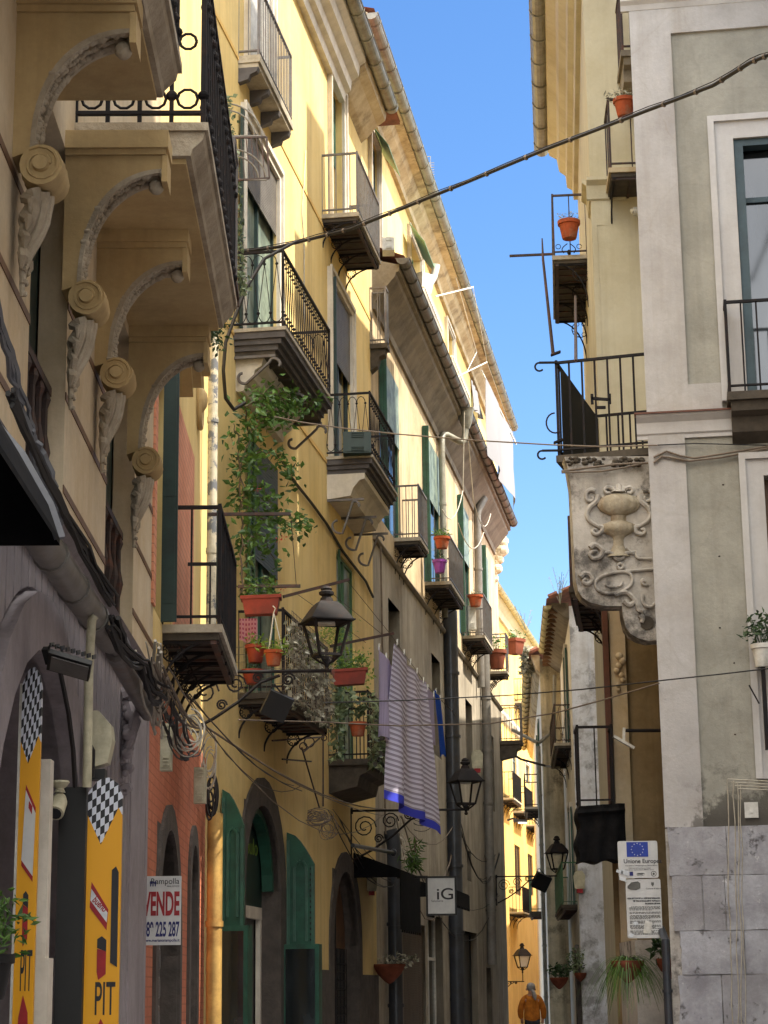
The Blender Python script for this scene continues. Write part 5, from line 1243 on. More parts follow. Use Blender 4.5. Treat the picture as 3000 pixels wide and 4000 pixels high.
MT['towel'] = fabric('striped_towel', f_towel); MT['thin'] = fabric('lilac_striped_cloth', f_thin); MT['bluec'] = fabric('blue_towel', f_blue); MT['sheet'] = fabric('shaded_white_sheet', f_shaded_white, .2); MT['pink'] = fabric('pink_print', f_pink)
cloth(W3(517, 1336, 22.3), W3(556, 1336, 22.3), W3(556, 1386, 22.3), W3(517, 1386, 22.3), 8, 6, 'tablecloth', 'pink patterned cloth behind the near railing of the overgrown balcony', MT['pink'], .015)
gL = 'laundry on the line beside the striped towel'
nT = 1.35
tl = pC(856, 1390, nT); tr = pC(917, 1474, nT); 
cloth(tl, tr, W3(947, 1800, tr.y+.2), W3(839, 1728, tl.y-.2), 34, 46, 'striped_towel', 'large lilac and grey striped towel with blue fringe on the clothesline', MT['towel'], .07, fold=2.4, seed=4, sagv=.05)
cloth(pC(817, 1398, nT-.12), pC(850, 1440, nT-.12), W3(846, 1600, pC(850, 1440, nT-.12).y), W3(822, 1590, pC(817, 1398, nT-.12).y), 14, 20, 'striped_cloth', 'narrow lilac pinstriped cloth hanging left of the big striped towel', MT['thin'], .04, fold=1.5, seed=2)
cloth(pC(921, 1482, nT), pC(938, 1502, nT), W3(941, 1608, pC(938, 1502, nT).y), W3(926, 1600, pC(921, 1482, nT).y), 10, 14, 'striped_cloth', 'small grey striped cloth between the big towel and the blue towel', MT['thin'], .02, fold=2, seed=3)
cloth(pC(939, 1490, nT), pC(952, 1510, nT), W3(965, 1632, pC(952, 1510, nT).y), W3(950, 1632, pC(939, 1490, nT).y), 8, 14, 'blue_towel', 'plain blue towel at the far end of the clothesline', MT['bluec'], .02, fold=1.5, seed=5)
m = M()
for nn, dz in ((nT, .01), (nT-.12, .01), (nT-.25, .02)):
    a = pC(845, 1372, nn); b = pC(985, 1560, nn); b.z = a.z-.15; m.tube([a, lerp(a, b, .5)+Vector((0, 0, -.1)), b], .004, 4)
a = W3(714, 1396, 25.0); b = W3(850, 1368, 25.4)
m.bar(a, b, .035); m.bar(W3(612, 1289, 23.2), W3(754, 1252, 23.6), .035); m.bar(W3(514, 1267, 22.2), W3(649, 1266, 22.2), .035); m.bar(W3(448, 1111, 19), W3(628, 1110, 19), .03)
for (x0, y0, Y0), (x1, y1, Y1) in (((640, 1282, 23.3), (790, 1388, 25.1)), ((700, 1268, 23.4), (830, 1374, 25.3)), ((750, 1254, 23.6), (845, 1372, 25.4)), ((628, 1111, 19), (640, 1265, 22))): m.tube([W3(x0, y0, Y0), W3(x1, y1, Y1)], .004, 4)
tag(m.ob('clothesline_frame', MT['ironb']), 'rusty clothesline arms and cords reaching out from the yellow building balconies', 'clothesline')
mp = M()
for x, y, nn in ((857, 1388, nT), (872, 1410, nT), (886, 1430, nT), (900, 1450, nT), (914, 1470, nT), (923, 1485, nT), (936, 1500, nT), (941, 1493, nT), (950, 1508, nT), (818, 1398, nT-.12), (833, 1418, nT-.12)):
    c = pC(x, y, nn); mp.bar(c+Vector((0, 0, -.04)), c+Vector((.01, 0, .05)), .02, .012)
tag(mp.ob('clothes_pegs', MT['whitep']), 'white clothes pegs along the line holding the striped towel', 'pegs')
# white sheets high on the roof line, their shade painted as grey
a = pC(1052, 815, .75); b = pC(1107, 935, .75)
cloth(a, b, W3(1117, 1098, b.y), W3(1058, 985, a.y), 16, 16, 'shaded_white_sheet', 'large white bed sheet in painted grey shade hanging outside the roof gutter against the sky', MT['sheet'], .07, fold=1.8, seed=8, sagv=.1)
cloth(pC(1018, 820, .5), pC(1034, 855, .5), W3(1040, 905, pC(1034, 855, .5).y), W3(1020, 875, pC(1018, 820, .5).y), 10, 8, 'shaded_white_laundry', 'small white frilled laundry in painted grey shade under the upper gutter', MT['sheet'], .05, fold=3, seed=9)
m = M()
for x0, y0, x1, y1 in ((985, 815, 1052, 782), (940, 640, 1022, 620), (1040, 800, 1115, 960)): m.bar(pC(x0, y0, .2), pC(x1, y1, .9), .03)
m.tube([pC(1022, 620, .8), pC(1052, 782, .8), pC(1115, 955, .8)], .006, 4); m.tube([pC(985, 600, .8), pC(1030, 760, .6), pC(1010, 800, .5)], .008, 4)
tag(m.ob('clothesline_frame', MT['whitep']), 'pale clothesline poles and cords under the upper roof gutter', 'clothesline')
# ivy and dried leaves on the long side of balcony C1 low, netting
rs = random.Random(5); m = M(); u0, u1 = cu(620, 1420, .64), cu(713, 1640, .64); zb = cz(615, 1494, .64)
for _ in range(620):
    u = lerp(u0, u1, rs.random()); z = zb+rs.uniform(-.1, .95)*(1-.05*rs.random()); leaf(m, FC.P(u, .64+rs.uniform(-.03, .05), z), .09*rs.uniform(.5, 1.2), rs, .5, .7)
tag(m.ob('dried_ivy', MT['leafdry']), 'dried silvery ivy covering the long railing of the overgrown balcony', 'ivy')
m = M()
k = int((u1-u0)/.09)
for i in range(k+1): u = lerp(u0, u1, i/k); m.bar(FC.P(u, .7, zb-.05), FC.P(u, .7, zb+1.0), .005)
for i in range(12): m.bar(FC.P(u0, .7, zb+i*.09), FC.P(u1, .7, zb+i*.09), .005)
a0 = cu(517, 1450)
for i in range(12): m.bar(FC.P(u0-.2, .05+i*.055, zb), FC.P(u0-.2, .05+i*.055, zb+.62), .005)
for i in range(7): m.bar(FC.P(u0-.2, .02, zb+i*.09), FC.P(u0-.2, .68, zb+i*.09), .005)
tag(m.ob('wire_netting', MT['wiren']), 'grey wire netting stretched over the overgrown balcony railing', 'netting')
vine([[(640, 1420, .5), (650, 1400, .5), (640, 1380, .5)], [(655, 1430, .5), (668, 1415, .5)], [(700, 1380, .4), (712, 1365, .4), (730, 1370, .4)]], 'feathery_plant', 'feathery light green asparagus fern on the overgrown balcony', 'leaff', .06, 420, .12, stem=.006, ar=.2)
vine([[(738, 1470, .3), (745, 1430, .3), (740, 1400, .3)], [(760, 1470, .3), (770, 1440, .3), (780, 1425, .3)], [(785, 1470, .4), (790, 1440, .4)]], 'potted_shrub', 'light leafy shrub standing above the planter of the second low balcony', 'leaff', .07, 150, .11, stem=.01)
z2 = cz(799, 1638, .62)
zt2 = z2+1.12
trough(W3(722, 1482, 27.7), W3(787, 1478, 27.7), .22, .22, 'redpl', 'red planter box on the near rail of the ivy covered balcony', ('leafg', 170, .07, .25))
pot(W3(773, 1590, 27.5), .12, .19, 'terra', 'orange pot hung on the near railing of the ivy covered balcony')
rs = random.Random(9); m = M()
for _ in range(800):
    x = rs.uniform(716, 840); f = (x-716)/124
    y = rs.uniform(1482+f*30, 1640+f*30); 
    if 745 < x < 797 and y > 1545: continue
    Yd = 27.6 if x < 795 else lerp(27.7, 30, (x-795)/45)
    leaf(m, W3(x, y, Yd+rs.uniform(-.12, .1)), .10*rs.uniform(.6, 1.25), rs, .6, .75)
tag(m.ob('ivy', MT['leafi']), 'variegated ivy tumbling over the second low balcony of the yellow building', 'ivy')
# pots on D balconies
g4 = 'flower pots on the green shuttered balconies'
for x, y, Y, r, h, mat, lab, pl in ((950, 1238, 40.1, .14, .27, 'purple', 'purple pot on the second green shuttered balcony', ('leafd', 40, .08, (.12, .1, .1), .1)), (955, 1185, 40.1, .16, .24, 'terra', 'terracotta pot with green sprigs hung on the second green shuttered balcony rail', ('leafg', 60, .1, (.2, .15, .12), .06)),
        (1027, 1310, 46.8, .17, .27, 'terra', 'terracotta pot on the rail of the third green shuttered balcony', ('leafd', 30, .08, (.15, .1, .1), .05)), (1074, 1445, 52.0, .24, .5, 'terrad', 'large brown pot on the fourth green shuttered balcony', ('leafg', 50, .12, (.25, .2, .2), .15))):
    pot(W3(x, y, Y), r, h, mat, lab, group=g4, plant=pl)
pot(W3(1230, 516, 30.4), .17, .3, 'terra', 'weathered terracotta pot on the corner balcony against the sky', plant=('leafdry', 90, .05, (.22, .15, .1), .06))
m = M(); c = W3(1228, 520, 30.4)
for s in (-1, 1): m.tube([c+Vector((s*(.02+.09*math.sin(a*.9)), 0, -.05-.06*a)) for a in [k*.3 for k in range(10)]], .008, 4); m.tube([c+Vector((s*(.17+.04*math.cos(a)), 0, -.1+.04*math.sin(a))) for a in [k*.6 for k in range(11)]], .006, 4)
m.ball(c+Vector((0, 0, -.2)), .03, 6, 1.6)
tag(m.ob('pot_holder', MT['iron']), 'wrought iron leaf shaped holder under the weathered corner pot', 'pot holder')
pot(W3(1350, 252, 26.1), .15, .26, 'terra', 'terracotta pot of dry stems on the railing right beside the grey building', plant=('leafdry', 120, .07, (.3, .15, .12), .05))
# antennas
c = W3(909, 400, 47); m = M(); m.tube([c+Vector((0, 0, -1.8)), W3(908, 345, 47)], .03, 6)
for i in range(9): z = W3(908, 352+i*5, 47).z; m.bar(Vector((c.x-.18, 47, z)), Vector((c.x+.35, 47, z)), .012)
m.bar(W3(930, 338, 47), W3(931, 385, 47), .014); m.bar(W3(900, 340, 47), W3(930, 338, 47), .014); m.tube([W3(929, 470, 48), W3(926, 395, 48)], .024, 5)
tag(m.ob('tv_antenna', MT['zinc']), 'television antenna with thin rods on the roof behind the upper gutter', 'antenna')
m = M(); m.tube([W3(1195, 766, 21.5), W3(1173, 560, 21.5), W3(1171, 515, 21.5)], [.022, .016, .008], 6); tag(m.ob('lightning_rod', MT['ironb']), 'long thin iron rod rising from the corner of the shaded railing balcony', 'rod')
m = M(); m.bar(W3(1101, 553, 30.2), W3(1192, 549, 30.3), .035); tag(m.ob('clothes_pole', MT['ironb']), 'horizontal iron pole sticking out into the sky from the corner balcony', 'pole')
m = M(); m.tube([W3(1244, 780, 21.9), W3(1243, 640, 29.8)], .02, 6); tag(m.ob('iron_pole', MT['ironb']), 'short upright pole between the corner balcony and the railing below', 'pole')
# person
# ============================================================ right side balcony with carved bracket
cb = Fac(0, 21.8, 1, 0, 1)
rt = bH
dB = 1.08
b = M(); b.box(FB, 0, 2.4, 0, dB, 7.48, 7.56); 
bo = b.ob('balcony', MT['slabd'], rt, label='corner balcony with dark sheet panel above the carved bracket')
rr = rail(FB, 0, 2.4, dB, 7.56, 1.12, 'bars', step=.145, t=.022); rr.ob('railing', MT['iron'], bo)
pm = M(); k = 34
for i in range(k):
    a, c = lerp(.05, 2.35, i/k), lerp(.05, 2.35, (i+1)/k); d1, d2 = (0, .02) if i % 2 else (.02, 0)
    pm.quad(FB.P(a, dB-.06-d1, 7.6), FB.P(c, dB-.06-d2, 7.6), FB.P(c, dB-.06-d2, 8.64), FB.P(a, dB-.06-d1, 8.64))
pm.ob('railing_panel', MT['black'], bo)
q = FB.P(0, dB, 0)
s = M()
for z, dr in ((8.68, 1), (7.62, 1)):
    s.bar(q+Vector((.05, 0, z)), q+Vector((-.16, 0, z+.0)), .035, .02)
    s.tube([q+Vector((-.16-.05*math.sin(a), 0, z-.05+.05*math.cos(a))) for a in [j*.4 for j in range(11)]], .012, 5)
    s.bar(q+Vector((-.02, 0, z+.09)), q+Vector((.09, 0, z+.13)), .07, .02)
s.tube([q+Vector((.0-.1*math.sin(a), 0, 7.95+.12*math.cos(a))) for a in [j*.35 for j in range(12)]], .01, 5)
c0 = W3(1298, 862, 21.75); s.bar(c0+Vector((-.11, 0, .01)), c0+Vector((.11, 0, -.01)), .03); s.bar(c0+Vector((-.1, 0, -.06)), c0+Vector((-.1, 0, .06)), .03); s.bar(c0+Vector((.1, 0, -.06)), c0+Vector((.1, 0, .06)), .03); s.bar(c0+Vector((-.05, 0, -.1)), c0+Vector((.05, 0, -.1)), .03)
s.ob('iron_scroll', MT['iron'], bo)
def cp(x, y, n=0):
    p = W3(x, y, 21.8-n); return p
zf = lambda zx, zy: (1106+zx*.3333, 1050.7+zy*.3333)
outl = [(1219, 987), (1225, 1005), (1232.7, 1050.7), (1237.7, 1150.7), (1242.7, 1250.7), (1249, 1277), (1258, 1290), (1272.7, 1300.7), (1306, 1309), (1344, 1309), (1346, 1330), (1352, 1355), (1362, 1369), (1380, 1379), (1400, 1384), (1432, 1382), (1420, 1150), (1411, 985)]
pts = [(cp(x, y).x, cp(x, y).z) for x, y in outl]
bm_ = M(); bm_.prism(cb, pts, -.3, 0)
br = bm_.ob('carved_bracket', MT['stainw'], bo)
U = lambda zx, zy: (cp(*zf(zx, zy)).x, cp(*zf(zx, zy)).z)
sc_ = abs(U(100, 0)[0]-U(0, 0)[0])/100      # metres per zoom pixel
def relief(cx, prof, dep, mat, name):
    m = M(); V = []
    for zy, hw in prof:
        x, z = U(cx, zy)
        for k in range(37): a = math.pi*k/36; rb = 1+(.07*abs(math.sin(a*6)) if hw > 60 else 0); V.append(Vector((x-hw*sc_*math.cos(a)*rb, 21.8-dep*hw*sc_*math.sin(a)*rb, z)))
    m.v = V
    for j in range(len(prof)-1):
        for k in range(36): a = j*37+k; m.f.append((a, a+1, a+38, a+37))
    return m.ob(name, MT[mat], br, smooth=True)
relief(690, [(45, 10), (52, 60), (70, 105), (100, 132), (130, 134), (160, 115), (182, 70), (190, 50), (225, 50), (235, 70), (250, 104), (275, 112), (295, 104), (318, 60), (330, 40), (350, 32), (380, 34), (410, 48), (435, 62), (455, 72)], .45, 'urnst', 'carved_urn')
m = M()
def st(pp, r0, r1=None, n=.02):
    P = [Vector((U(a, b)[0], 21.8-n, U(a, b)[1])) for a, b in pp]; out = []
    for i in range(len(P)-1):
        p0 = P[max(i-1, 0)]; p1 = P[i]; p2 = P[i+1]; p3 = P[min(i+2, len(P)-1)]
        for k in range(5):
            t = k/5; out.append(.5*((2*p1)+(p2-p0)*t+(2*p0-5*p1+4*p2-p3)*t*t+(-p0+3*p1-3*p2+p3)*t**3))
    out.append(P[-1]); L = len(out); r1 = r1 or r0*.5; m.tube(out, [lerp(r0, r1, i/L) for i in range(L)], 7)
for s_ in (-1, 1):
    f = lambda pp: [(690+s_*(a-690), b) for a, b in pp]
    st(f([(535, 30), (505, 25), (480, 45), (482, 85), (508, 98), (525, 85), (515, 68)]), .028, .014)
    st(f([(560, 60), (545, 100), (505, 135), (485, 175), (495, 215), (530, 245), (560, 262)]), .034, .02)
    st(f([(560, 262), (585, 268), (575, 300), (545, 312), (522, 300), (528, 280), (545, 285)]), .03, .016)
    st(f([(650, 20), (620, 8), (600, 25), (612, 45), (635, 42)]), .028, .016)
    st(f([(655, 440), (620, 430), (590, 440)]), .026, .012)
st([(690, 40), (690, -12)], .06, .02); st([(665, 35), (655, 5)], .04, .02); st([(715, 35), (725, 5)], .04, .02)
st([(660, 455), (690, 478), (725, 455)], .03, .02); st([(680, 520), (700, 500), (720, 520), (700, 537), (682, 522)], .018, .018)
st([(735, 552), (915, 537)], .018, .018)
st([(740, 400), (770, 430), (800, 425), (815, 465), (905, 470)], .022, .014)
st([(505, 400), (530, 380), (560, 390), (585, 420), (570, 460), (530, 470), (505, 450), (520, 425), (550, 425)], .034, .02); st([(440, 590), (470, 565), (505, 575), (520, 610), (490, 635), (460, 620), (478, 600)], .034, .018)
st([(780, 600), (770, 640), (730, 672), (660, 695), (590, 690), (550, 665), (540, 625), (570, 590), (640, 565), (720, 555), (765, 570), (780, 600)], .018, .018)
st([(715, 620), (700, 645), (640, 655), (600, 640)], .014, .01)
st([(665, 708), (700, 692), (740, 690), (780, 720), (810, 760), (820, 800), (850, 812)], .03, .03); st([(725, 745), (760, 770), (790, 750), (800, 720)], .036, .02); st([(830, 835), (845, 860), (838, 885)], .04, .02)
st([(845, 700), (842, 740), (865, 775), (900, 780), (925, 760)], .022, .016); st([(860, 620), (845, 610), (842, 630), (862, 640), (880, 632)], .024, .014)
m.ob('carved_scrollwork', MT['stainw'], br, smooth=True)
m = M()
x, z = U(875, 885); m.v += []
d = Fac(x, 21.8, 1, 0, 1); mm = []
m.prism(d, [(.075*math.cos(a), z+.075*math.sin(a)) for a in [2*math.pi*k/18 for k in range(18)]], 0, .02)
for _ in range(46):
    xx = rnd.uniform(1222, 1410); p = cp(xx, rnd.uniform(990, 1006)); m.ball(p+Vector((0, -.0, 0)), rnd.uniform(.02, .045), 6, .7)
m.ob('crumbling_edge', MT['slabd'], br)
m = M(); m.tube([cp(1213, 1018, .06), cp(1260, 1012, .05), (cp(1330, 1003, .05)), cp(1400, 1000, .05)], .014, 6); m.tube([cp(1213, 1021, .08), cp(1300, 1018, .06), cp(1350, 1010, .06), cp(1395, 1000, .05)], .011, 6)
tag(m.ob('wall_cable', MT['wiren'], smooth=True), 'pair of grey conduits clipped across the top of the carved bracket', 'cable')
# ------------------------------------------------------------ signs at right
cs = lambda x, y: W3(x, y, 21.2)
FS = Fac(0, 21.2, 1, 0, 1)
m_, t_, p_ = nt('sign_white'); MT['signw'] = plaster('sign_sheet', srgb(206, 206, 204), srgb(190, 190, 190), srgb(120, 116, 110), .25, .3, sscale=3, rough=.5, bump=.02, fine=.05)
MT['signb'] = metal('sign_blue', srgb(22, 56, 160), .5); MT['ink'] = metal('black_ink', srgb(34, 34, 40), .6); MT['signs'] = metal('star_white', srgb(220, 225, 230), .6); MT['inkr'] = metal('red_ink', srgb(160, 24, 34), .6); MT['inkb'] = metal('navy_ink', srgb(28, 34, 104), .6)
MT['inkg'] = metal('grey_ink', srgb(96, 96, 92), .6)
def board(F, x0, y0, x1, y1, n, th, mat, parent, name='sign_board', tilt=0, rad=.02):
    a, b = F.u(x0, y1, n), F.u(x1, y1, n); z1, z0 = F.z(x0, y0, n), F.z(x0, y1, n)
    pts = []
    for cx, cz2, st_ in ((b-rad, z1-rad, 0), (a+rad, z1-rad, 1), (a+rad, z0+rad, 2), (b-rad, z0+rad, 3)):
        for k in range(5): an = math.pi/2*(st_+k/4); pts.append((cx+rad*math.cos(an), cz2+rad*math.sin(an)))
    m = M(); m.prism(F, pts, n-th, n); o = m.ob(name, MT[mat], parent); return o, a, b, z0, z1
e = empty('information_sign', cs(1380, 1960), 'white sign with a blue starred flag reading Unione Europea', 'sign')
o, a, b, z0, z1 = board(FS, 1337, 1817, 1423, 1897, 0, .02, 'signw', e)
w_ = b-a; h_ = z1-z0
m = M(); m.box(FS, a+w_*.22, a+w_*.76, .001, .004, z1-h_*.43, z1-h_*.03); m.ob('flag', MT['signb'], o)
m = M()
for k in range(12):
    an = k*math.pi/6; cx, cz2 = a+w_*.49+.062*math.cos(an), z1-h_*.23+.062*math.sin(an)
    m.prism(FS, [(cx+(.0075 if j % 2 == 0 else .003)*math.sin(j*math.pi/5), cz2+(.0075 if j % 2 == 0 else .003)*math.cos(j*math.pi/5)) for j in range(10)], .004, .006)
m.ob('stars', MT['signs'], o)
text('Unione Europea', 'lettering', FS, a+w_*.13, .001, z1-h_*.6, .062, MT['ink'], o, sx=.98, bold=.001)
text('Area Salerno Videosorveglianza Centro Storico', 'lettering', FS, a+w_*.17, .001, z1-h_*.68, .0175, MT['ink'], o)
text('Cofinanziato dal Fondo Europeo Sviluppo', 'lettering', FS, a+w_*.25, .001, z1-h_*.745, .014, MT['ink'], o)
text('Programma operativo regionale Campania 2007-2013 - Asse VI', 'lettering', FS, a+w_*.09, .001, z1-h_*.79, .013, MT['ink'], o)
m = M(); m.box(FS, a+w_*.27, a+w_*.36, .001, .003, z0+h_*.06, z0+h_*.17); m.ob('emblem', MT['inkb'], o)
m = M(); cx, cz2 = a+w_*.88, z0+h_*.11
m.tube([FS.P(cx+.026*math.cos(t), .002, cz2+.026*math.sin(t)) for t in [k*.35 for k in range(19)]], .003, 4); m.ball(FS.P(cx, .0, cz2), .012, 6); m.ob('emblem', MT['inkg'], o)
m = M()
for k in range(8): m.tube([FS.P(a+w_*(.48+.02*k)+.012*math.cos(t), .002, z0+h_*.1+.012*math.sin(t)) for t in [j*.6 for j in range(9)]], .0015, 4)
m.ob('emblem', MT['inkg'], o)
e2 = empty('information_sign', cs(1395, 2025), 'grey sheet sign about video surveillance with small stickers, below the starred flag sign', 'sign')
o, a, b, z0, z1 = board(FS, 1356, 1899, 1432, 2027, -.012, .02, 'signw', e2)
w_ = b-a; h_ = z1-z0
m = M(); x0, zt = a+w_*.05, z1-h_*.04; m.prism(FS, [(x0, zt-.05), (x0+.04, zt-.01), (x0+.11, zt), (x0+.135, zt-.02), (x0+.135, zt-.07), (x0+.09, zt-.09), (x0+.03, zt-.085), (x0, zt-.07)], -.011, -.006); m.ob('camera_pictogram', MT['inkg'], o)
text('Comune di Salerno', 'lettering', FS, a+w_*.58, -.011, z1-h_*.175, .021, MT['ink'], o)
m = M(); m.prism(FS, [(a+w_*.77-.014, z1-h_*.1), (a+w_*.77, z1-h_*.13), (a+w_*.77+.014, z1-h_*.1), (a+w_*.77+.014, z1-h_*.06), (a+w_*.77-.014, z1-h_*.06)], -.011, -.008); m.ob('emblem', MT['inkg'], o)
for k, (s_, sz, bd) in enumerate((('AREA SOTTOPOSTA A VIDEOSORVEGLIANZA', .021, .0012), ('PER FINI DI INCOLUMITA\' PUBBLICA E', .021, .0012), ('SICUREZZA URBANA', .021, .0012))):
    text(s_, 'lettering', FS, b-w_*.03, -.011, z1-h_*(.34+.045*k), sz, MT['ink'], o, sx=.8, align='RIGHT', bold=bd)
m = M(); rs = random.Random(2)
for k in range(26):
    z = z1-h_*(.475+.0185*k)
    if k in (4, 7, 12, 16, 21): continue
    x = a+w_*(.08+.05*rs.random()*(k % 4 == 0)); xe = b-w_*(.04+(.3 if k % 4 == 3 else .0)*rs.random())
    while x < xe: l = rs.uniform(.012, .035); m.box(FS, x, min(x+l, xe), -.011, -.0095, z, z+.0062); x += l+.006
m.ob('small_print', MT['inkg'], o)
st2 = empty('sticker', cs(1385, 1990), 'pale paper sticker pasted on the surveillance sign', 'sticker'); m = M(); m.prism(FS, [(a+w_*.44, z0+h_*.09), (a+w_*.66, z0+h_*.07), (a+w_*.72, z0+h_*.27), (a+w_*.52, z0+h_*.3)], -.0095, -.007); m.ob('paper', MT['whitep'], st2)
m = M()
for cx, cz2 in ((.1, .05), (.24, .25)): m.prism(FS, [(a+w_*cx+.028*math.cos(t), z0+h_*cz2+.02*math.sin(t)) for t in [k*.5 for k in range(12)]], -.0095, -.006)
tag(m.ob('round_stickers', MT['signs']), 'two small oval stickers at the left edge of the surveillance sign', 'sticker')
m = M(); x, z = cs(1337, 1888).x, cs(1337, 1888).z
for k, (dx, dz, w2, h2) in enumerate(((-.03, .02, .07, .03), (.02, 0, .08, .05), (.0, -.06, .07, .035))): m.prism(FS, [(x+dx, z+dz), (x+dx+w2, z+dz-.02), (x+dx+w2, z+dz+h2-.02), (x+dx+.01, z+dz+h2)], .002, .006)
tag(m.ob('graffiti_stickers', MT['signs']), 'cluster of white graffiti stickers on the lower left corner of the flag sign', 'sticker')
# pier below signs and dark pipe
FP = Fac(2.55, 22.3, 1, 0, 1)
a, b = FP.u(1376, 2150), FP.u(1446, 2150)
m = M(); m.box(FP, a, b+.2, -1.5, 0, 0, FP.z(1380, 2030)); tag(m.ob('stone_pier', MT['stainw']), 'rough plastered pier carrying the surveillance signs', 'pier')
m = M(); 
p0 = W3(1437, 2030, 21.0); m.tube([Vector((p0.x, 21.0, 0)), Vector((p0.x, 21.0, p0.z)), Vector((p0.x, 21.3, p0.z+.12))], .042, 10); m.tube([Vector((p0.x, 21.0, p0.z-.5)), Vector((p0.x, 21.0, p0.z-.53))], .055, 10); m.tube([Vector((p0.x, 21.0, p0.z-.95)), Vector((p0.x, 21.0, p0.z-.98))], .055, 10)
tag(m.ob('drain_pipe', MT['piped'], smooth=True), 'dark drain pipe standing at the corner of the stone base', 'pipe')
# half pots with plants
def halfpot(c, r, label, plant=None, name='wall_pot'):
    c = Vector(c); e = empty(name, c, label, 'wall pot', 'terracotta wall pots')
    m = M(); m.lathe(c, [(.02, -r*.95), (r*.3, -r*.8), (r*.75, -r*.35), (r*.95, 0), (r*1.0, .02), (r*1.04, .03), (r*1.04, .07), (r*.95, .07), (r*.9, .03)], 16); m.ob('pot_body', MT['terrad'], e, smooth=True)
    m = M(); m.lathe(c, [(.001, .05), (r*.93, .05)], 14); m.ob('soil', MT['soil'], e)
    if plant == 'spider':
        m = M(); rs = random.Random(4)
        for k in range(210):
            a = rs.uniform(0, 6.28); L = rs.uniform(.25, .6); w = .012; out = Vector((math.cos(a), math.sin(a)*.6, 0)); up = rs.uniform(.2, .9); P = []
            for i in range(7):
                t = i/6; P.append(c+Vector((0, 0, .06))+out*(L*t)+Vector((0, 0, L*(up*t-(1.2+up*.3)*t*t))))
            sd = out.cross(Vector((0, 0, 1)))*w
            i0 = len(m.v)
            for i, p in enumerate(P): ww = sd*(1-.8*i/6); m.v += [p-ww, p+ww]
            for i in range(6): q = i0+2*i; m.f.append((q, q+1, q+3, q+2))
        m.ob('foliage', MT['leafg'], e)
    elif plant:
        m = M(); rs = random.Random(int(c.x*99)); mat, cnt, ls, rad, off = plant; leaves(m, c+Vector(off), rad, cnt, ls, rs, ar=.45); 
        for k in range(8): m.tube([c, c+Vector(off)+Vector((rs.uniform(-1, 1)*rad[0], 0, rs.uniform(-.5, 1)*rad[2]))], .006, 3, False)
        m.ob('foliage', MT[mat], e)
    return e
halfpot(W3(1356, 2090, 21.7), .17, 'terracotta wall pot with a spider plant left of the dark drain pipe', 'spider')
halfpot(W3(1449, 2085, 21.6), .15, 'shadowed terracotta wall pot with broad leaves behind the dark drain pipe', ('leafd', 60, .12, (.14, .1, .12), (-.05, 0, .18)))
halfpot(W3(1208, 2118, 47.75), .21, 'terracotta wall pot with dark shrub below the far stained wall', ('leafd', 160, .12, (.28, .2, .16), (.02, 0, .22)))
halfpot(W3(1254, 2108, 47.8), .14, 'narrow terracotta wall pot with a leaning shrub beside the far arched door', ('leafi', 140, .12, (.22, .2, .3), (-.1, 0, .35)))
halfpot(pC(841, 2092, .24), .26, 'wide terracotta wall pot with trailing dry stems beside the blue downpipe', ('leafdry', 120, .09, (.35, .2, .12), (.15, 0, .12)))
# black wrapped balcony on the right
c = M(); rs = random.Random(12)
x0, x1 = W3(1251, 1750, 23.7).x, W3(1350, 1750, 23.7).x; zt, zb = W3(1260, 1742, 23.7).z, W3(1260, 1862, 23.7).z
nx, nz = 24, 16; V = []
for j in range(nz+1):
    for i in range(nx+1):
        s, t = i/nx, j/nz; rim = .05*math.exp(-((t-.12)/.05)**2)+.03*math.exp(-((t-.02)/.04)**2)
        V.append(Vector((lerp(x0+.03*(1-t), x1, s)-(.03+.02*math.sin(t*12) if i == 0 else 0), 23.7-rim-.05*math.sin(s*3.1)-.018*math.sin(s*17+t*2)-.01*math.sin(s*9-t*9), lerp(zt, zb, t)+.03*s+(.02*math.sin(s*13) if j == nz else 0))))
n = len(V); c.v = V+[v+Vector((0, .5, 0)) for v in V]
I = lambda i, j: j*(nx+1)+i
for j in range(nz):
    for i in range(nx): a, b, d, g_ = I(i, j), I(i+1, j), I(i+1, j+1), I(i, j+1); c.f += [(a, b, d, g_), (a+n, g_+n, d+n, b+n)]
for i in range(nx): a, b = I(i, 0), I(i+1, 0); c.f.append((a, a+n, b+n, b)); a, b = I(i, nz), I(i+1, nz); c.f.append((a, b, b+n, a+n))
for j in range(nz): a, b = I(0, j), I(0, j+1); c.f.append((a, b, b+n, a+n)); a, b = I(nx, j), I(nx, j+1); c.f.append((a, a+n, b+n, b))
tag(c.ob('tarpaulin', MT['blackc']), 'black tarpaulin wrapped around the small balcony above the signs', 'tarpaulin')
# T-shaped white antenna light
m = M(); a = W3(1436, 1578, 23.2); b = W3(1350, 1578, 23.2); m.tube([a, b], .022, 6); m.ob
r = tag(m.ob('pipe_arm', MT['iron']), 'dark horizontal pipe arm across the shaded wall above the signs', 'pipe')
m = M(); m.bar(W3(1348, 1572, 23.1), W3(1347, 1606, 23.1), .03); a_, b_ = W3(1325, 1590, 23.1), W3(1370, 1616, 23.1); m.bar(a_, b_, .06, .03); tag(m.ob('wall_lamp', MT['whitep']), 'white slanted lamp bar at the end of the dark pipe arm', 'lamp')
m = M(); m.tube([W3(1400, 455, 26.7), W3(1368, 456, 26.7)], .06, 12); m.tube([W3(1380, 456, 26.7), W3(1376, 456, 26.7)], .075, 12); m.tube([W3(1368, 456, 26.7), W3(1362, 453, 26.7)], [.05, .02], 10); tag(m.ob('vent_pipe', MT['whitep'], smooth=True), 'short white plastic vent pipe sticking out beside the grey building edge', 'pipe')
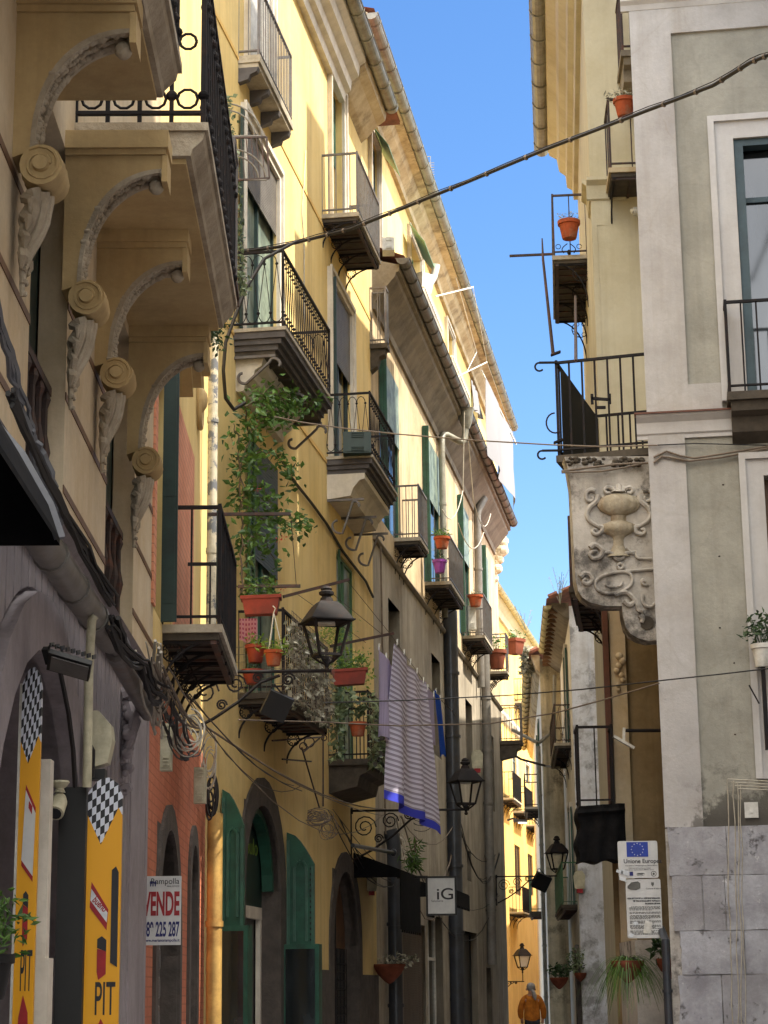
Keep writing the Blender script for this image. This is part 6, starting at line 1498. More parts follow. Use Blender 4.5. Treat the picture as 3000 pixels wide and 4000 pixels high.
# H : plate, ropes, flower pot at right edge
u, z = FH.at(1623, 1750); m = M(); m.box(FH, u-.07, u+.07, 0, .03, z-.08, z+.08); m.box(FH, u-.012, u+.012, .03, .045, z-.03, z+.03); tag(m.ob('junction_box', MT['whitep']), 'small square white junction box on the stained grey wall', 'box')
m = M(); rs = random.Random(6)
for k, (dx, r_) in enumerate(((0, .006), (14, .006), (22, .006), (28, .005))):
    m.tube([pH(1571+dx, 1683+k*4, .1)]+[pH(1571+dx+rs.uniform(-3, 3)+j*1.2, 1720+j*55, .09) for j in range(10)], r_, 4)
for k in range(4): m.tube([pH(1571+k*8, 1683+k*7, .1), pH(1700, 1690+k*6, .1)], .006, 4)
tag(m.ob('cord', MT['wirew']), 'thin pale clothesline cords hanging down the grey wall at right edge', 'cord')
P0 = pH(1648, 1437, .3); pot(P0+Vector((0, 0, -.02)), .11, .24, 'whitep', 'pale pot with a leafy plant on the right edge of the grey building', plant=('leafd', 120, .1, (.22, .15, .2), .16))
m = M(); m.bar(pH(1648, 1440, .3), pH(1658, 1620, .3), .04); m.bar(pH(1640, 1440, .3), pH(1640, 1440, 0), .03); m.bar(pH(1618, 1480, .3), pH(1640, 1520, .3), .015); tag(m.ob('pot_bracket', MT['iron']), 'black iron bracket below the pale pot at right edge', 'bracket')
m = M(); rs = random.Random(8)
for k in range(9): u, z = FH.u(1500+k*14, 1000+k*60), FH.z(1500, 1050+k*77); m.lathe(FH.P(.6+rs.uniform(0, .8), .001, z), [(.001, -.01), (.014, 0), (.001, .01)], 6)
tag(m.ob('wall_anchor', MT['ironb']), 'scattered small rusty anchors in the grey wall panel', 'anchor')
# ============================================================ things on the left side
# slanting gutter pipe and cable bundle on A
P = [pA(20, 960, .32), pA(60, 1020, .32), pA(120, 1110, .32), pA(180, 1215, .32), pA(236, 1330, .32), pA(240, 1345, .28)]
gz = sum(p.z for p in P[:5])/5
P = [Vector((p.x, p.y, gz)) for p in P[:5]]
m = M(); q = [FA.P(u, .2, gz) for u in (-5, FA.u(238, 1335, .2))]; m.tube(q, .075, 12)
for k in range(7): c = lerp(q[0], q[1], (k+1)/8); m.tube([c, c+Vector((0, .05, 0))], .085, 12)
tag(m.ob('duct_pipe', MT['pipeg'], smooth=True), 'fat grey duct pipe running along the top of the grooved shopfront', 'pipe')
q = [FA.P(FA.u(250, 1345, .2), .2, gz-.02), FA.P(FA.u(322, 1440, .2), .2, gz-.1)]
m = M(); m.tube(q, .06, 12); m.tube([q[0]+Vector((0, -.12, .06)), q[0]+Vector((0, .1, .05))], .08, 8); tag(m.ob('duct_pipe', MT['irong'], smooth=True), 'shorter dark duct pipe wrapped with wires where the shopfront meets the pilaster', 'pipe')
rs = random.Random(21)
def wires(start, end, cnt, mats, jit, r, name, label, sag=.15, F=None, mid=None, group=None):
    m = M()
    for k in range(cnt):
        a = Vector(start)+Vector((rs.gauss(0, jit), rs.gauss(0, jit), rs.gauss(0, jit))); b = Vector(end)+Vector((rs.gauss(0, jit), rs.gauss(0, jit), rs.gauss(0, jit)))
        s = sag*rs.uniform(.3, 1.4); out = []
        mm = [Vector(x)+Vector((rs.gauss(0, jit), rs.gauss(0, jit), rs.gauss(0, jit))) for x in (mid or [])]
        pp = [a]+mm+[b]
        for i in range(len(pp)-1):
            for j in range(8): t = j/8; out.append(lerp(pp[i], pp[i+1], t)+Vector((rs.gauss(0, .006), rs.gauss(0, .006), -4*s*t*(1-t)/max(1, len(pp)-1))))
        out.append(b); m.tube(out, r*rs.uniform(.6, 1.4), 5)
    return tag(m.ob(name, MT[mats], smooth=True), label, 'cables', group)
aw = lambda x, y, n=.3: pA(x, y, n)
W_ = 'cable_bundle'
wires(pA(20, 860, .3), FA.P(FA.u(240, 1330, .3), .3, gz+.08), 7, 'wire', .02, .011, W_, 'black cables lying along the fat grey duct pipe', .05)
wires(pA(-20, 640, .15), pA(130, 1130, .28), 3, 'wireg', .012, .016, W_, 'thick grey corrugated hoses above the black awning', .02, mid=[pA(22, 800, .15), pA(55, 900, .18), pA(90, 1010, .22)])
wires(pA(240, 1340, .3), pA(352, 1500, .45), 8, 'wire', .025, .011, W_, 'black cables dropping from the duct to the salmon balcony bracket', .12, mid=[pA(300, 1430, .35)])
wires(pA(330, 1400, .4), pA(345, 1560, .3), 9, 'wirew', .04, .008, W_, 'tangle of pale wires beside the carved mask', .2)
wires(pA(345, 1440, .4), pA(425, 1620, .4), 8, 'wire', .05, .008, W_, 'dark wires looping under the salmon balcony', .25, mid=[pA(380, 1560, .4)])
wires(pA(350, 1450, .5), pA(440, 1560, .25), 5, 'wiren', .04, .008, W_, 'grey wires stretching below the salmon balcony to the yellow wall', .1)
wires(pA(400, 1500, .25), pC(650, 1700, .12), 3, 'wire', .03, .007, W_, 'long dark wires slanting across the yellow wall above the green arch', .25)
wires(pA(440, 1560, .25), pC(835, 1756, .12), 3, 'wiren', .03, .009, W_, 'long pale wires slanting to the tangle beside the blue downpipe', .5)
def coil(c, rx, rz, cnt, mat, label, ry=.05, r=.006):
    m = M(); c = Vector(c)
    for k in range(cnt):
        o = Vector((rs.gauss(0, rx*.25), rs.gauss(0, ry), rs.gauss(0, rz*.3))); a0 = rs.uniform(0, 6.28); f = rs.uniform(.6, 1.15); tl = rs.uniform(-.6, .6)
        m.tube([c+o+Vector((f*rx*math.cos(a), ry*math.sin(a+tl), f*rz*math.sin(a)+tl*rx*.4*math.cos(a))) for a in [a0+j*.35 for j in range(rs.randint(10, 22))]], r, 4)
    return tag(m.ob('wire_coil', MT[mat], smooth=True), label, 'wires')
coil(pA(410, 1590, .45), .09, .13, 7, 'wirew', 'loose loops of white wire under the salmon balcony')
coil(pA(352, 1500, .4), .04, .1, 7, 'wiren', 'coiled grey wire hanging beside the first meter box')
coil(pA(452, 1640, .2), .07, .22, 7, 'wirew', 'white wire loops above the second meter box')
coil(pA(458, 1720, .15), .05, .2, 8, 'wire', 'black connector tangle at the top of the ochre pipe', r=.011)
coil(pC(682, 1765, .12), .16, .08, 12, 'wiren', 'horizontal nest of coiled wire at the foot of the rusty hanger', r=.007)
coil(pC(705, 1790, .12), .1, .12, 6, 'wiren', 'small loops of wire below the coiled nest')
coil(pC(862, 1840, .12), .16, .4, 7, 'wirew', 'white wires looping around the blue downpipe', r=.009)
coil(pC(908, 1760, .12), .25, .22, 5, 'wire', 'curled iron wire behind the striped towel')
wires(pC(858, 1760, .12), pC(870, 1900, .12), 6, 'wirew', .06, .009, W_, 'bundle of pale cables running down beside the blue downpipe', .05)
wires(pC(858, 1760, .12), pC(1000, 1740, .12), 3, 'wiren', .05, .012, W_, 'pale cables sagging along the beige wall below the striped towel', 1.6)
wires(pC(990, 1780, .12), pC(1075, 1850, .12), 4, 'wire', .08, .014, W_, 'dark cables sagging past the second downpipe', .8)
wires(pC(885, 1845, .12), pC(1078, 1930, .12), 2, 'wire', .05, .012, W_, 'thin cables drooping along the lower beige wall', 1.1)
wires(pC(720, 1760, .12), pC(855, 1905, .12), 5, 'wire', .06, .008, W_, 'dark wires fanning across the wall above the second arch', .35)
# rusty hanger under low balcony
m = M(); m.tube([pC(588, 1600, .12), pC(700, 1592, .12)], .012, 5); m.bar(pC(698, 1590, .12), pC(698, 1742, .12), .022); m.bar(pC(652, 1615, .12), pC(690, 1745, .12), .018); m.bar(pC(610, 1640, .12), pC(672, 1645, .12), .02); m.bar(pC(690, 1595, .12), pC(655, 1625, .12), .016)
for x, y, Y, r_ in ((655, 1612, 22.8, .05), (668, 1603, 22.8, .07), (700, 1594, 22.9, .04)): c = pC(x, y, .12); m.tube([c+Vector((r_*math.cos(a), 0, r_*math.sin(a))) for a in [j*.5 for j in range(14)]], .009, 5)
tag(m.ob('iron_hanger', MT['ironb']), 'rusty iron sign hanger below the overgrown balcony', 'bracket')
m = M(); a = W3(762, 1826, 29); b = W3(850, 1842, 31.5); m.tube([a, b], .03, 8); m.ball(b, .06, 8); tag(m.ob('pipe_arm', MT['piped']), 'dark horizontal arm fixed to the top of the blue downpipe', 'pipe')
m = M()
for i in range(28):
    t = i/27; x, y = lerp(632, 745, t), lerp(1040, 1190, t); 
P = [pC(632, 1035, .03), pC(672, 1085, .03), pC(705, 1130, .03), pC(740, 1190, .03), pC(790, 1255, .03), pC(806, 1290, .03)]
cable(P, .022, 'wire', 'wall_cable', 'thick black cable slanting along the yellow wall under the second white coved balcony', 'cable', sub=4)
u, z = FC.at(818, 1700, .08); m = M(); m.tube([FC.P(FC.u(827, 1300, .1), .1, 4.2), FC.P(FC.u(822, 1160, .1), .1, 9.2)], .02, 6); tag(m.ob('cable_conduit', MT['wiren']), 'thin vertical conduit on the joint of the yellow and beige buildings', 'pipe')
# awning : black, near left
m = M(); F = FA
pr = [(0.02, 4.02), (.3, 3.96), (.55, 3.83), (.74, 3.62), (.86, 3.38), (.9, 3.2)]
aL, aR = -7.0, None
# find u of right end so that the tip sits at (135,1175)
bst = min([(abs(W_u-0), W_u) for W_u in [0]])
def proj(p):
    d = Vector(p)-EYE; zc = d.dot(cF); return ((1500+FL*d.dot(cR)/zc)/SC_, (2000-FL*d.dot(cU)/zc)/SC_)
best = None
for i in range(400):
    u = -7+i*.02
    for nn in (.5, .6, .7, .8, .9):
        for zz in (2.9, 3.0, 3.1, 3.2, 3.3, 3.4, 3.5):
            x, y = proj(FA.P(u, nn, zz)); e_ = (x-133)**2+(y-1172)**2
            if best is None or e_ < best[0]: best = (e_, u, nn, zz)
_, uA, nA_, zA_ = best
top = FA.z(0, 850, .15) if False else None
pr = [(0.02, zA_+.62), (nA_*.3, zA_+.58), (nA_*.6, zA_+.44), (nA_*.82, zA_+.26), (nA_*.95, zA_+.1), (nA_, zA_)]
m = M(); th = .02
for k in range(len(pr)-1):
    (n0, z0), (n1, z1) = pr[k], pr[k+1]
    m.hexa([FA.P(aL, n0, z0), FA.P(uA, n0, z0), FA.P(uA, n1, z1), FA.P(aL, n1, z1)], [FA.P(aL, n0, z0+th), FA.P(uA, n0, z0+th), FA.P(uA, n1, z1+th), FA.P(aL, n1, z1+th)])
i0 = len(m.v); pl = [(0.02, zA_)]+pr[::-1]
m.prism(Fac(FA.P(uA, 0, 0).x, FA.P(uA, 0, 0).y, FA.n.x, FA.n.y, 1), [(n_, z_2) for n_, z_2 in pl], -.01, .0)
aw_ = m.ob('awning', MT['blackc']); tag(aw_, 'black canvas awning with grey edge above the near left shop', 'awning')
m = M(); m.tube([FA.P(uA+.005, n_, z_2+th) for n_, z_2 in pr], .018, 5); m.ob('awning_trim', MT['wireg'], aw_)
# shop boards
def chk(name, vt, vh, rows):
    m, t, p = nt(name); uv = N(t, 'ShaderNodeUVMap').outputs[0]
    mp = N(t, 'ShaderNodeMapping'); mp.inputs['Scale'].default_value = (8, 1, 1); t.links.new(uv, mp.inputs[0])
    sx = N(t, 'ShaderNodeSeparateXYZ'); t.links.new(uv, sx.inputs[0])
    ck = N(t, 'ShaderNodeTexChecker'); ck.inputs['Scale'].default_value = 1; ck.inputs[1].default_value = srgb(206, 210, 222); ck.inputs[2].default_value = srgb(26, 26, 34)
    cb_ = N(t, 'ShaderNodeCombineXYZ'); sk = mathn(t, 'ADD', mathn(t, 'MULTIPLY', sx.outputs['X'], 8.0), 0.0); sy = mathn(t, 'ADD', mathn(t, 'MULTIPLY', sx.outputs['Y'], float(rows)), mathn(t, 'MULTIPLY', sx.outputs['X'], -2.5))
    t.links.new(sk, cb_.inputs[0]); t.links.new(sy, cb_.inputs[1]); t.links.new(cb_.outputs[0], ck.inputs['Vector'])
    # zig-zag lower boundary of the check
    tri = mathn(t, 'ABSOLUTE', mathn(t, 'SUBTRACT', mathn(t, 'FRACT', mathn(t, 'ADD', mathn(t, 'MULTIPLY', sx.outputs['X'], 1.0), .1), 0.0), .5), 0.0)
    thr = mathn(t, 'ADD', mathn(t, 'MULTIPLY', tri, float(vh)), float(vt))
    c = mixc(t, mathn(t, 'GREATER_THAN', sx.outputs['Y'], thr), srgb(224, 160, 16), ck.outputs[0])
    t.links.new(c, p.inputs['Base Color']); p.inputs['Roughness'].default_value = .45; return m
MT['yel'] = metal('yellow_print', srgb(224, 160, 16), .45)
def shopboard(xl0, xr0, yt, xl1, xr1, Y, label, ylo, yhi, rnd_top=True):
    a, b = W3(xl1, 2212, Y), W3(xr1, 2212, Y); c = W3(xr0, yt+20, Y); t_l = W3(xl0, yt, Y)
    x0, x1 = a.x, b.x; z1 = t_l.z; z0 = .15
    F = Fac(x0, Y, 1, 0, 1); w = x1-x0
    e = empty('shop_board', (x0+w/2, Y, z0), label, 'shop board', 'yellow checkered shop boards')
    pts = [(0, z0), (w, z0)]
    pts += [(w, z1-.1), (w*.85, z1-.03), (w*.6, z1), (w*.3, z1-.01), (0, z1-.08)] if rnd_top else [(w, z1), (0, z1)]
    fr_ = lambda y: (W3(xl0, y, Y).z-z0)/(z1-z0)
    mk = chk('yellow_board_with_check', fr_(ylo), (fr_(yhi)-fr_(ylo))*2, (z1-z0)/.042)
    m = M(); m.prism(F, pts, -.03, 0); o = m.ob('board_face', mk, e)
    uv = o.data.uv_layers.new(name='UV'); off = o['_w']
    for lp in o.data.loops:
        v = o.data.vertices[lp.vertex_index].co; uv.data[lp.index].uv = ((v.x+off[0]-x0)/w, (v.z+off[2]-z0)/(z1-z0))
    m = M(); m.box(F, -.012, -.001, -.04, .006, z0, z1-.08); m.ob('board_edge', MT['whitep'], e)
    return e, F, w, z0, z1
def boardart(e, F, w, z0, z1, zcap, zbr, zp1, zp0):
    m = M(); x = w*.36; z = zcap; q = (zcap-zbr)/.27
    m.prism(F, [(x, z), (x+w*.26, z-.02*q), (x+w*.26, z-.22*q), (x+w*.05, z-.27*q), (x-.0, z-.2*q)], .001, .004); m.ob('printed_brush', MT['inkr'], e)
    m = M(); m.prism(F, [(x, z+.005), (x, z+.05), (x+w*.13, z+.065), (x+w*.26, z+.045), (x+w*.26, z-.015)], .001, .004); m.ob('printed_handle', MT['ink'], e)
    text('PIT', 'lettering', F, w*.3, .001, zp0, (zp1-zp0)*1.38, MT['ink'], e, sx=.36*w/(zp1-zp0)*.9, bold=.002)
    m = M(); zq = zp0-.02; m.prism(F, [(w*.2, zq-.42), (w*.3, zq-.1), (w*.5, zq), (w*.75, zq-.08), (w*.85, zq-.42)], .001, .004); m.ob('printed_shape', MT['inkr'], e)
e, F, w, z0, z1 = shopboard(190, 263, 1680, 179, 255, 10.6, 'right hand yellow board with black and white check, chocolate bar and PIT lettering', 1825, 1745)
zz = lambda y: W3(200, y, 10.6).z
boardart(e, F, w, z0, z1, zz(2050), zz(2117), zz(2118), zz(2192))
m = M(); m.prism(F, [(w*.12, zz(1960)), (w*.62, zz(2010)), (w*.66, zz(1965)), (w*.16, zz(1905))], .001, .004); m.ob('printed_wrapper', MT['inkr'], e)
m = M(); m.prism(F, [(w*.14, zz(1945)), (w*.62, zz(1993)), (w*.64, zz(1972)), (w*.16, zz(1920))], .004, .006); m.ob('wrapper_label', MT['signs'], e)
text('bueno', 'lettering', F, w*.18, .0065, zz(1946), .05, MT['inkr'], e, sx=.7, rot=-.75, bold=.001)
m = M(); x = w*.74; m.prism(F, [(x, zz(2080)), (x+w*.2, zz(2090)), (x+w*.2, zz(1885)), (x+w*.12, zz(1872)), (x, zz(1880))], .001, .005); m.ob('printed_phone', MT['ink'], e)
e, F, w, z0, z1 = shopboard(52, 94, 1441, 26, 70, 9.5, 'left hand yellow checkered board with a white poster and red brush print', 1650, 1590)
zz = lambda y: W3(50, y, 9.5).z
boardart(e, F, w, z0, z1, zz(1955), zz(2045), zz(2048), zz(2140))
m = M(); m.prism(F, [(w*.22, zz(1870)), (w*.8, zz(1905)), (w*.86, zz(1745)), (w*.34, zz(1695))], .001, .004); m.ob('poster_border', MT['inkr'], e)
m = M(); m.prism(F, [(w*.22, zz(1858)), (w*.8, zz(1893)), (w*.86, zz(1757)), (w*.34, zz(1707))], .004, .006); m.ob('poster', MT['signw'], e)
m = M(); m.prism(F, [(w*.5, zz(1745)), (w*.68, zz(1760)), (w*.7, zz(1742)), (w*.52, zz(1730))], .006, .008); m.ob('poster_mark', MT['inkr'], e)
# shop interior pieces : dark jamb leaf, cream pillar
m = M(); p0, p1 = W3(66, 2100, 9.9), W3(97, 2100, 9.9); F = Fac(p0.x, 9.9, 1, 0, 1); zt = W3(90, 1640, 9.9).z; m.box(F, 0, p1.x-p0.x, -.1, 0, 0, zt); m.box(F, 0, p1.x-p0.x+.02, -.12, .02, 0, W3(90, 2070, 9.9).z); tag(m.ob('door_pillar', MT['trim']), 'cream painted pillar inside the near arched shop door', 'pillar')
m = M(); p0, p1 = W3(118, 2100, 10.4), W3(178, 2100, 10.4); F = Fac(p0.x, 10.4, 1, 0, 1); m.box(F, 0, p1.x-p0.x, -.06, 0, 0, W3(150, 1700, 10.4).z); tag(m.ob('shop_door_leaf', MT['black']), 'black door leaf folded behind the right checkered board', 'door')
m = M(); F = FA; m.prism(FA, [(AR[0], 0)]+AR[4]+[(AR[1], 0)], -.5, -.44); tag(m.ob('shop_interior_panel', MT['glassd']), 'dark shop interior closed behind the near arch', 'door')
# security camera
c = W3(129, 1712, 10.2); r = empty('security_camera', c, 'white dome shaped security camera under the near arch', 'security camera')
m = M(); m.lathe(c+Vector((0, 0, .03)), [(.03, -.03), (.02, -.01), (.035, .0), (.05, .02), (.045, .03)], 12); m.ob('camera_mount', MT['creamp'], r, smooth=True)
a, b = c+Vector((-.0, .02, -.02)), c+Vector((-.01, -.07, -.11)); m = M(); m.tube([a, lerp(a, b, .3), b], [.03, .045, .045], 14); m.ob('camera_body', MT['creamp'], r, smooth=True)
m = M(); d = (b-a).normalized(); m.tube([b+d*.001, b+d*.006], .034, 12); m.ob('camera_lens', MT['ink'], r)
# LED floodlight on arm
c = W3(150, 1437, 9.0); r = empty('floodlight', c, 'flat black LED floodlight angled out over the near arch', 'floodlight')
a, b = rotbox(c, .2, .13, .025, -.5, .28, .1); m = M(); m.hexa(a, b); m.ob('floodlight_housing', MT['black'], r)
qa, qb = rotbox(c+Vector((0, -.008, -.016)), .175, .1, .006, -.5, .28, .1); m = M(); m.hexa(qa, qb); m.ob('floodlight_glass', MT['rollg'], r)
m = M()
for k in range(9): q = lerp(a[0], a[1], k/8)+Vector((0, .03, .04)); m.bar(q, q+Vector((0, .1, .02)), .006, .02)
m.bar(c+Vector((-.1, .05, .02)), W3(98, 1400, 9.0), .03); m.tube([W3(100, 1408, 9), W3(110, 1392, 9), W3(132, 1400, 9), W3(138, 1420, 9)], .007, 5); m.ob('mounting_arm', MT['black'], r)
# electric cabinet and horn box
def bx(x0, y0, x1, y1, Y, d, mat, name, label, cat, group=None, details=0):
    p, q = W3(x0, y1, Y), W3(x1, y0, Y); F = Fac(p.x, Y, 1, 0, 1); w = q.x-p.x; e = empty(name, (p.x+w/2, Y, p.z), label, cat, group)
    m = M(); m.box(F, 0, w, -d, 0, p.z, q.z); m.box(F, w*.08, w*.92, 0, .012, p.z+.02, q.z-.02); m.ob('box_body', MT[mat], e)
    m = M()
    for t in ((.1, .25), (.72, .92)):
        for k in range(3): zz_ = lerp(p.z, q.z, lerp(t[0], t[1], k/2)); m.box(F, w*.3, w*.75, .012, .03, zz_, zz_+.012)
    m.ob('box_clip', MT[mat], e); return e
bx(345, 1562, 371, 1664, 14.6, .1, 'creamp', 'meter_box', 'cream meter box high on the brick red wall, left of the two', 'meter box', 'cream meter boxes')
bx(418, 1657, 445, 1735, 18.2, .1, 'creamp', 'meter_box', 'cream meter box beside the ochre pipe, right of the two', 'meter box', 'cream meter boxes')
c = W3(192, 1660, 10.9); r = empty('alarm_box', c, 'greenish grey rounded alarm box above the right checkered board', 'alarm box')
m = M(); F = Fac(c.x, 10.9, 1, 0, 1); h0, h1 = W3(192, 1660, 10.9).z, W3(192, 1535, 10.9).z; ww = W3(243, 1600, 10.9).x-c.x
m.prism(F, [(0, h0), (ww*.8, h0+.03), (ww, lerp(h0, h1, .5)), (ww*.9, lerp(h0, h1, .75)), (ww*.35, h1), (0, h1)], -.12, 0); m.ob('box_body', MT['mgreen'] if False else MT['creamp'], r)
m = M(); m.tube([F.P(ww*.05, .02, h1-.06), F.P(ww*.02, .02, lerp(h0, h1, .45)), F.P(ww*.22, .02, lerp(h0, h1, .3)), F.P(ww*.22, .02, h0-.05)], .009, 5); m.ob('box_cable', MT['wire'], r)
m = M(); m.box(F, -.02, ww*.7, -.1, .01, h0-.06, h0-.004); m.ob('box_base', MT['black'], r)
m = M(); m.tube([W3(188, 1700, 10.3), W3(192, 1450, 10.2), W3(198, 1340, 10.1), W3(205, 1330, 10.1)], .024, 10); tag(m.ob('downpipe', MT['creamp'], smooth=True), 'slim greenish vertical pipe on the grooved shopfront', 'pipe')
m = M(); m.tube([W3(130, 1450, 9.6), W3(148, 1540, 9.7), W3(158, 1620, 9.8), W3(162, 1700, 9.9)], .013, 6); tag(m.ob('wall_cable', MT['wire'], smooth=True), 'black cable running down from the flat floodlight along the arch', 'cable')
# VENDE sign
YS = FA.P(au(311, 1950), 0, 0).y; F = Fac(0, YS, 1, 0, 1); e = empty('sale_sign', W3(357, 2040, YS), 'white estate agency sign with red VENDE and a phone number', 'sign')
o, a, b, z0, z1 = board(F, 308, 1893, 390, 2042, 0, .02, 'signw', e, rad=.004)
w = b-a; h = z1-z0; X0 = F.u(323, 1960)
text('Rampolla', 'lettering', F, b-w*.05, .001, z1-h*.115, .062, MT['ink'], o, align='RIGHT', sx=.95); text('REAL ESTATE', 'lettering', F, b-w*.05, .001, z1-h*.16, .016, MT['ink'], o, align='RIGHT')
m = M()
for k in range(3): m.box(F, X0+.002+k*.018, X0+.01+k*.018, .001, .003, z1-h*.15, z1-h*.07)
m.box(F, X0, X0+.05, .001, .003, z1-h*.105, z1-h*.085); m.ob('house_logo', MT['inkb'], o)
text('VENDE', 'lettering', F, b-w*.04, .001, z1-h*.56, .24, MT['inkr'], o, align='RIGHT', sx=.365, bold=.008)
text('089 225 287', 'lettering', F, b-w*.04, .001, z1-h*.87, .15, MT['inkb'], o, align='RIGHT', sx=.365, bold=.004)
text('www.marianorampolla.it', 'lettering', F, b-w*.03, .001, z1-h*.95, .03, MT['inkb'], o, align='RIGHT', sx=.92, bold=.0006)
# ---------------- green arched shop on C
U0, U1, zs, zt, pts = a1[:5]
m = M(); r0 = arch_pts(U0+.02, U1-.02, zs, zt-zs-.02); r1 = arch_pts(U0+.1, U1-.1, zs, zt-zs-.1)
for i in range(len(r0)-1): m.prism(FC, [r0[i], r0[i+1], r1[i+1], r1[i]], -.2, -.06)
m.ob('arch_frame', MT['green'], bC)
m = M(); m.box(FC, U0, U1, -.34, -.3, 0, zt); m.ob('shop_glass', MT['glassd'], bC)
m = M(); um = lerp(U0, U1, .5)
zm = cz(555, 1985, -.2)
for u in (U0+.05, um, U1-.05): m.box(FC, u-.05, u+.05, -.28, -.22, 0, zm+.12)
m.box(FC, U0, U1, -.285, -.215, zm, zm+.15); m.ob('door_frame', MT['trim'], bC)
tx = text('nulo', 'lettering', FC, cu(531, 1840, -.2), -.2, cz(545, 1846, -.2), .3, MT['leaff'], bC, sx=1.3)
m = M(); m.box(FC, U1-.02, U1-.003, -.33, .002, 0, zs); m.ob('stone_jamb', MT['lava'], bC); m = M(); m.box(FC, a2[1]-.02, a2[1]-.003, -.33, .002, 0, a2[2]); m.ob('stone_jamb', MT['lava'], bC)
m = M(); m.box(FC, U0+.02, U1-.02, -.26, -.22, zm+.15, zt-.25); m.ob('sign_panel', MT['dgreen'], bC)
def leafdoor(u, n0, n1, z0, z1, label, name='shop_shutter'):
    F = Fac(FC.P(u, 0, 0).x, FC.P(u, 0, 0).y, FC.n.x, FC.n.y, 1)
    e = empty(name, FC.P(u, (n0+n1)/2, z0), label, 'shutter', 'green arched shutters')
    w = n1-n0
    pt = [(n0, z0), (n1, z0), (n1, z1-.42)]+[(n1-w*t, z1-.42*(1-math.sin(t*math.pi/2))) for t in (.15, .3, .5, .7, 1.0)]
    m = M(); m.prism(F, pt, -.03, .03); m.ob('shutter_leaf', MT['green'], e)
    m = M(); cx = (n0+n1)/2; hw = w*.22; za = z0+(z1-z0)*.86
    P_ = [(cx-hw, za-.9)]+[(cx-hw*math.cos(t), za+hw*1.6*math.sin(t)) for t in [math.pi*k/8 for k in range(9)]]+[(cx+hw, za-.9)]
    for a_, b_ in zip(P_, P_[1:]): m.bar(F.P(a_[0], .04, a_[1]), F.P(b_[0], .04, b_[1]), .035)
    m.bar(F.P(n0+.02, .04, z0), F.P(n0+.02, .04, z1-.1), .04); m.bar(F.P(n1-.02, .04, z0), F.P(n1-.02, .04, z1-.45), .04); m.ob('moulding', MT['green'], e)
    m = M()
    for k in range(14): m.box(F, n1-w*.16, n1-w*.05, .031, .036, za-.9+k*.07, za-.87+k*.07)
    m.ob('vent_slot', MT['black'], e)
    m = M(); m.box(F, n0-.02, n1+.1, .03, .25, .0, z0+(z1-z0)*.6); m.ob('vitrine', MT['green'], e)
    m = M(); m.box(F, n0+.03, n1+.05, .251, .256, .1, z0+(z1-z0)*.6-.06); m.ob('vitrine_glass', MT['glass'], e)
    return e
leafdoor(cu(476, 1900), .02, FC.dep((476, 1900), (528, 1900)), .02, cz(500, 1690, .3), 'left green arched shutter folded out beside the green shop arch')
leafdoor(cu(617, 2000), .02, FC.dep((617, 2000), (680, 2000)), .02, cz(660, 1795, .3), 'right green arched shutter between the two stone arches')
# second arch door
U0, U1, zs, zt, pts = a2[:5]
m = M(); m.prism(FC, [(U0, 0)]+pts+[(U1, 0)], -.3, -.2); d = m.ob('door', MT['brown'], bC)
m = M(); um = (U0+U1)/2
for a_, b_ in ((U0+.12, um-.12), (um+.12, U1-.12)):
    m.box(FC, a_, b_, -.2, -.18, .3, zs-.05)
m.ob('door_glass', MT['glass'], d)
m = M()
for a_, b_ in ((U0+.12, um-.12), (um+.12, U1-.12)):
    k = 14
    for i in range(k): z = .35+i*(zs-.5)/k; m.bar(FC.P(a_, -.16, z), FC.P(b_, -.16, z), .015)
    for t in (0, .33, .66, 1): u = lerp(a_, b_, t); m.bar(FC.P(u, -.16, .3), FC.P(u, -.16, zs-.05), .014)
m.bar(FC.P(um, -.17, .1), FC.P(um, -.17, zt-.1), .05); m.ob('door_grille', MT['iron'], d)
def siren(c, s, label):
    c = Vector(c); r = empty('alarm_siren', c, label, 'alarm siren', 'wall alarm sirens')
    F = Fac(c.x, c.y, 1, 0, 1); m = M(); m.prism(F, [(-s*.4, c.z), (s*.4, c.z), (s*.5, c.z+s*1.1), (s*.25, c.z+s*1.5), (-s*.25, c.z+s*1.5), (-s*.5, c.z+s*1.1)], -.08, .05); m.ob('siren_body', MT['creamp'], r)
    m = M(); m.box(F, -s*.25, s*.25, -.05, .06, c.z-s*.35, c.z-.003); m.ob('siren_lens', MT['inkr'], r)
siren(pC(803, 1925, .07), .19, 'cream alarm siren with red lens right of the second stone arch')
siren(pC(1031, 1660, .1), .3, 'cream alarm siren with red lens on the beige wall left of the gold building')
siren(W3(1252, 1920, 47.85), .28, 'cream alarm siren with red lens beside the green railing balcony')
# D ground: awnings and sign, roller details
e = empty('shop_sign', W3(955, 1975, 33), 'square white hanging sign with black frame and large dark letters', 'sign'); 
F = Fac(0, 33, 1, 0, 1); o, a, b, z0, z1 = board(F, 925, 1897, 983, 1974, 0, .06, 'signw', e, rad=.003)
m = M(); t = .03
m.box(F, a-t, b+t, -.07, .01, z1, z1+t); m.box(F, a-t, b+t, -.07, .01, z0-t, z0); m.box(F, a-t, a, -.07, .01, z0, z1); m.box(F, b, b+t, -.07, .01, z0, z1); m.bar(F.P(a, -.03, z1+.02), F.P(a-.5, -.03, z1+.02), .04); m.ob('sign_frame', MT['black'], e)
text('iG', 'lettering', F, a+(b-a)*.3, .001, z0+(z1-z0)*.4, .26, MT['ink'], o, bold=.002, sx=1.2); text('Salumeria', 'lettering', F, a+(b-a)*.12, .001, z0+(z1-z0)*.33, .05, MT['ink'], o)
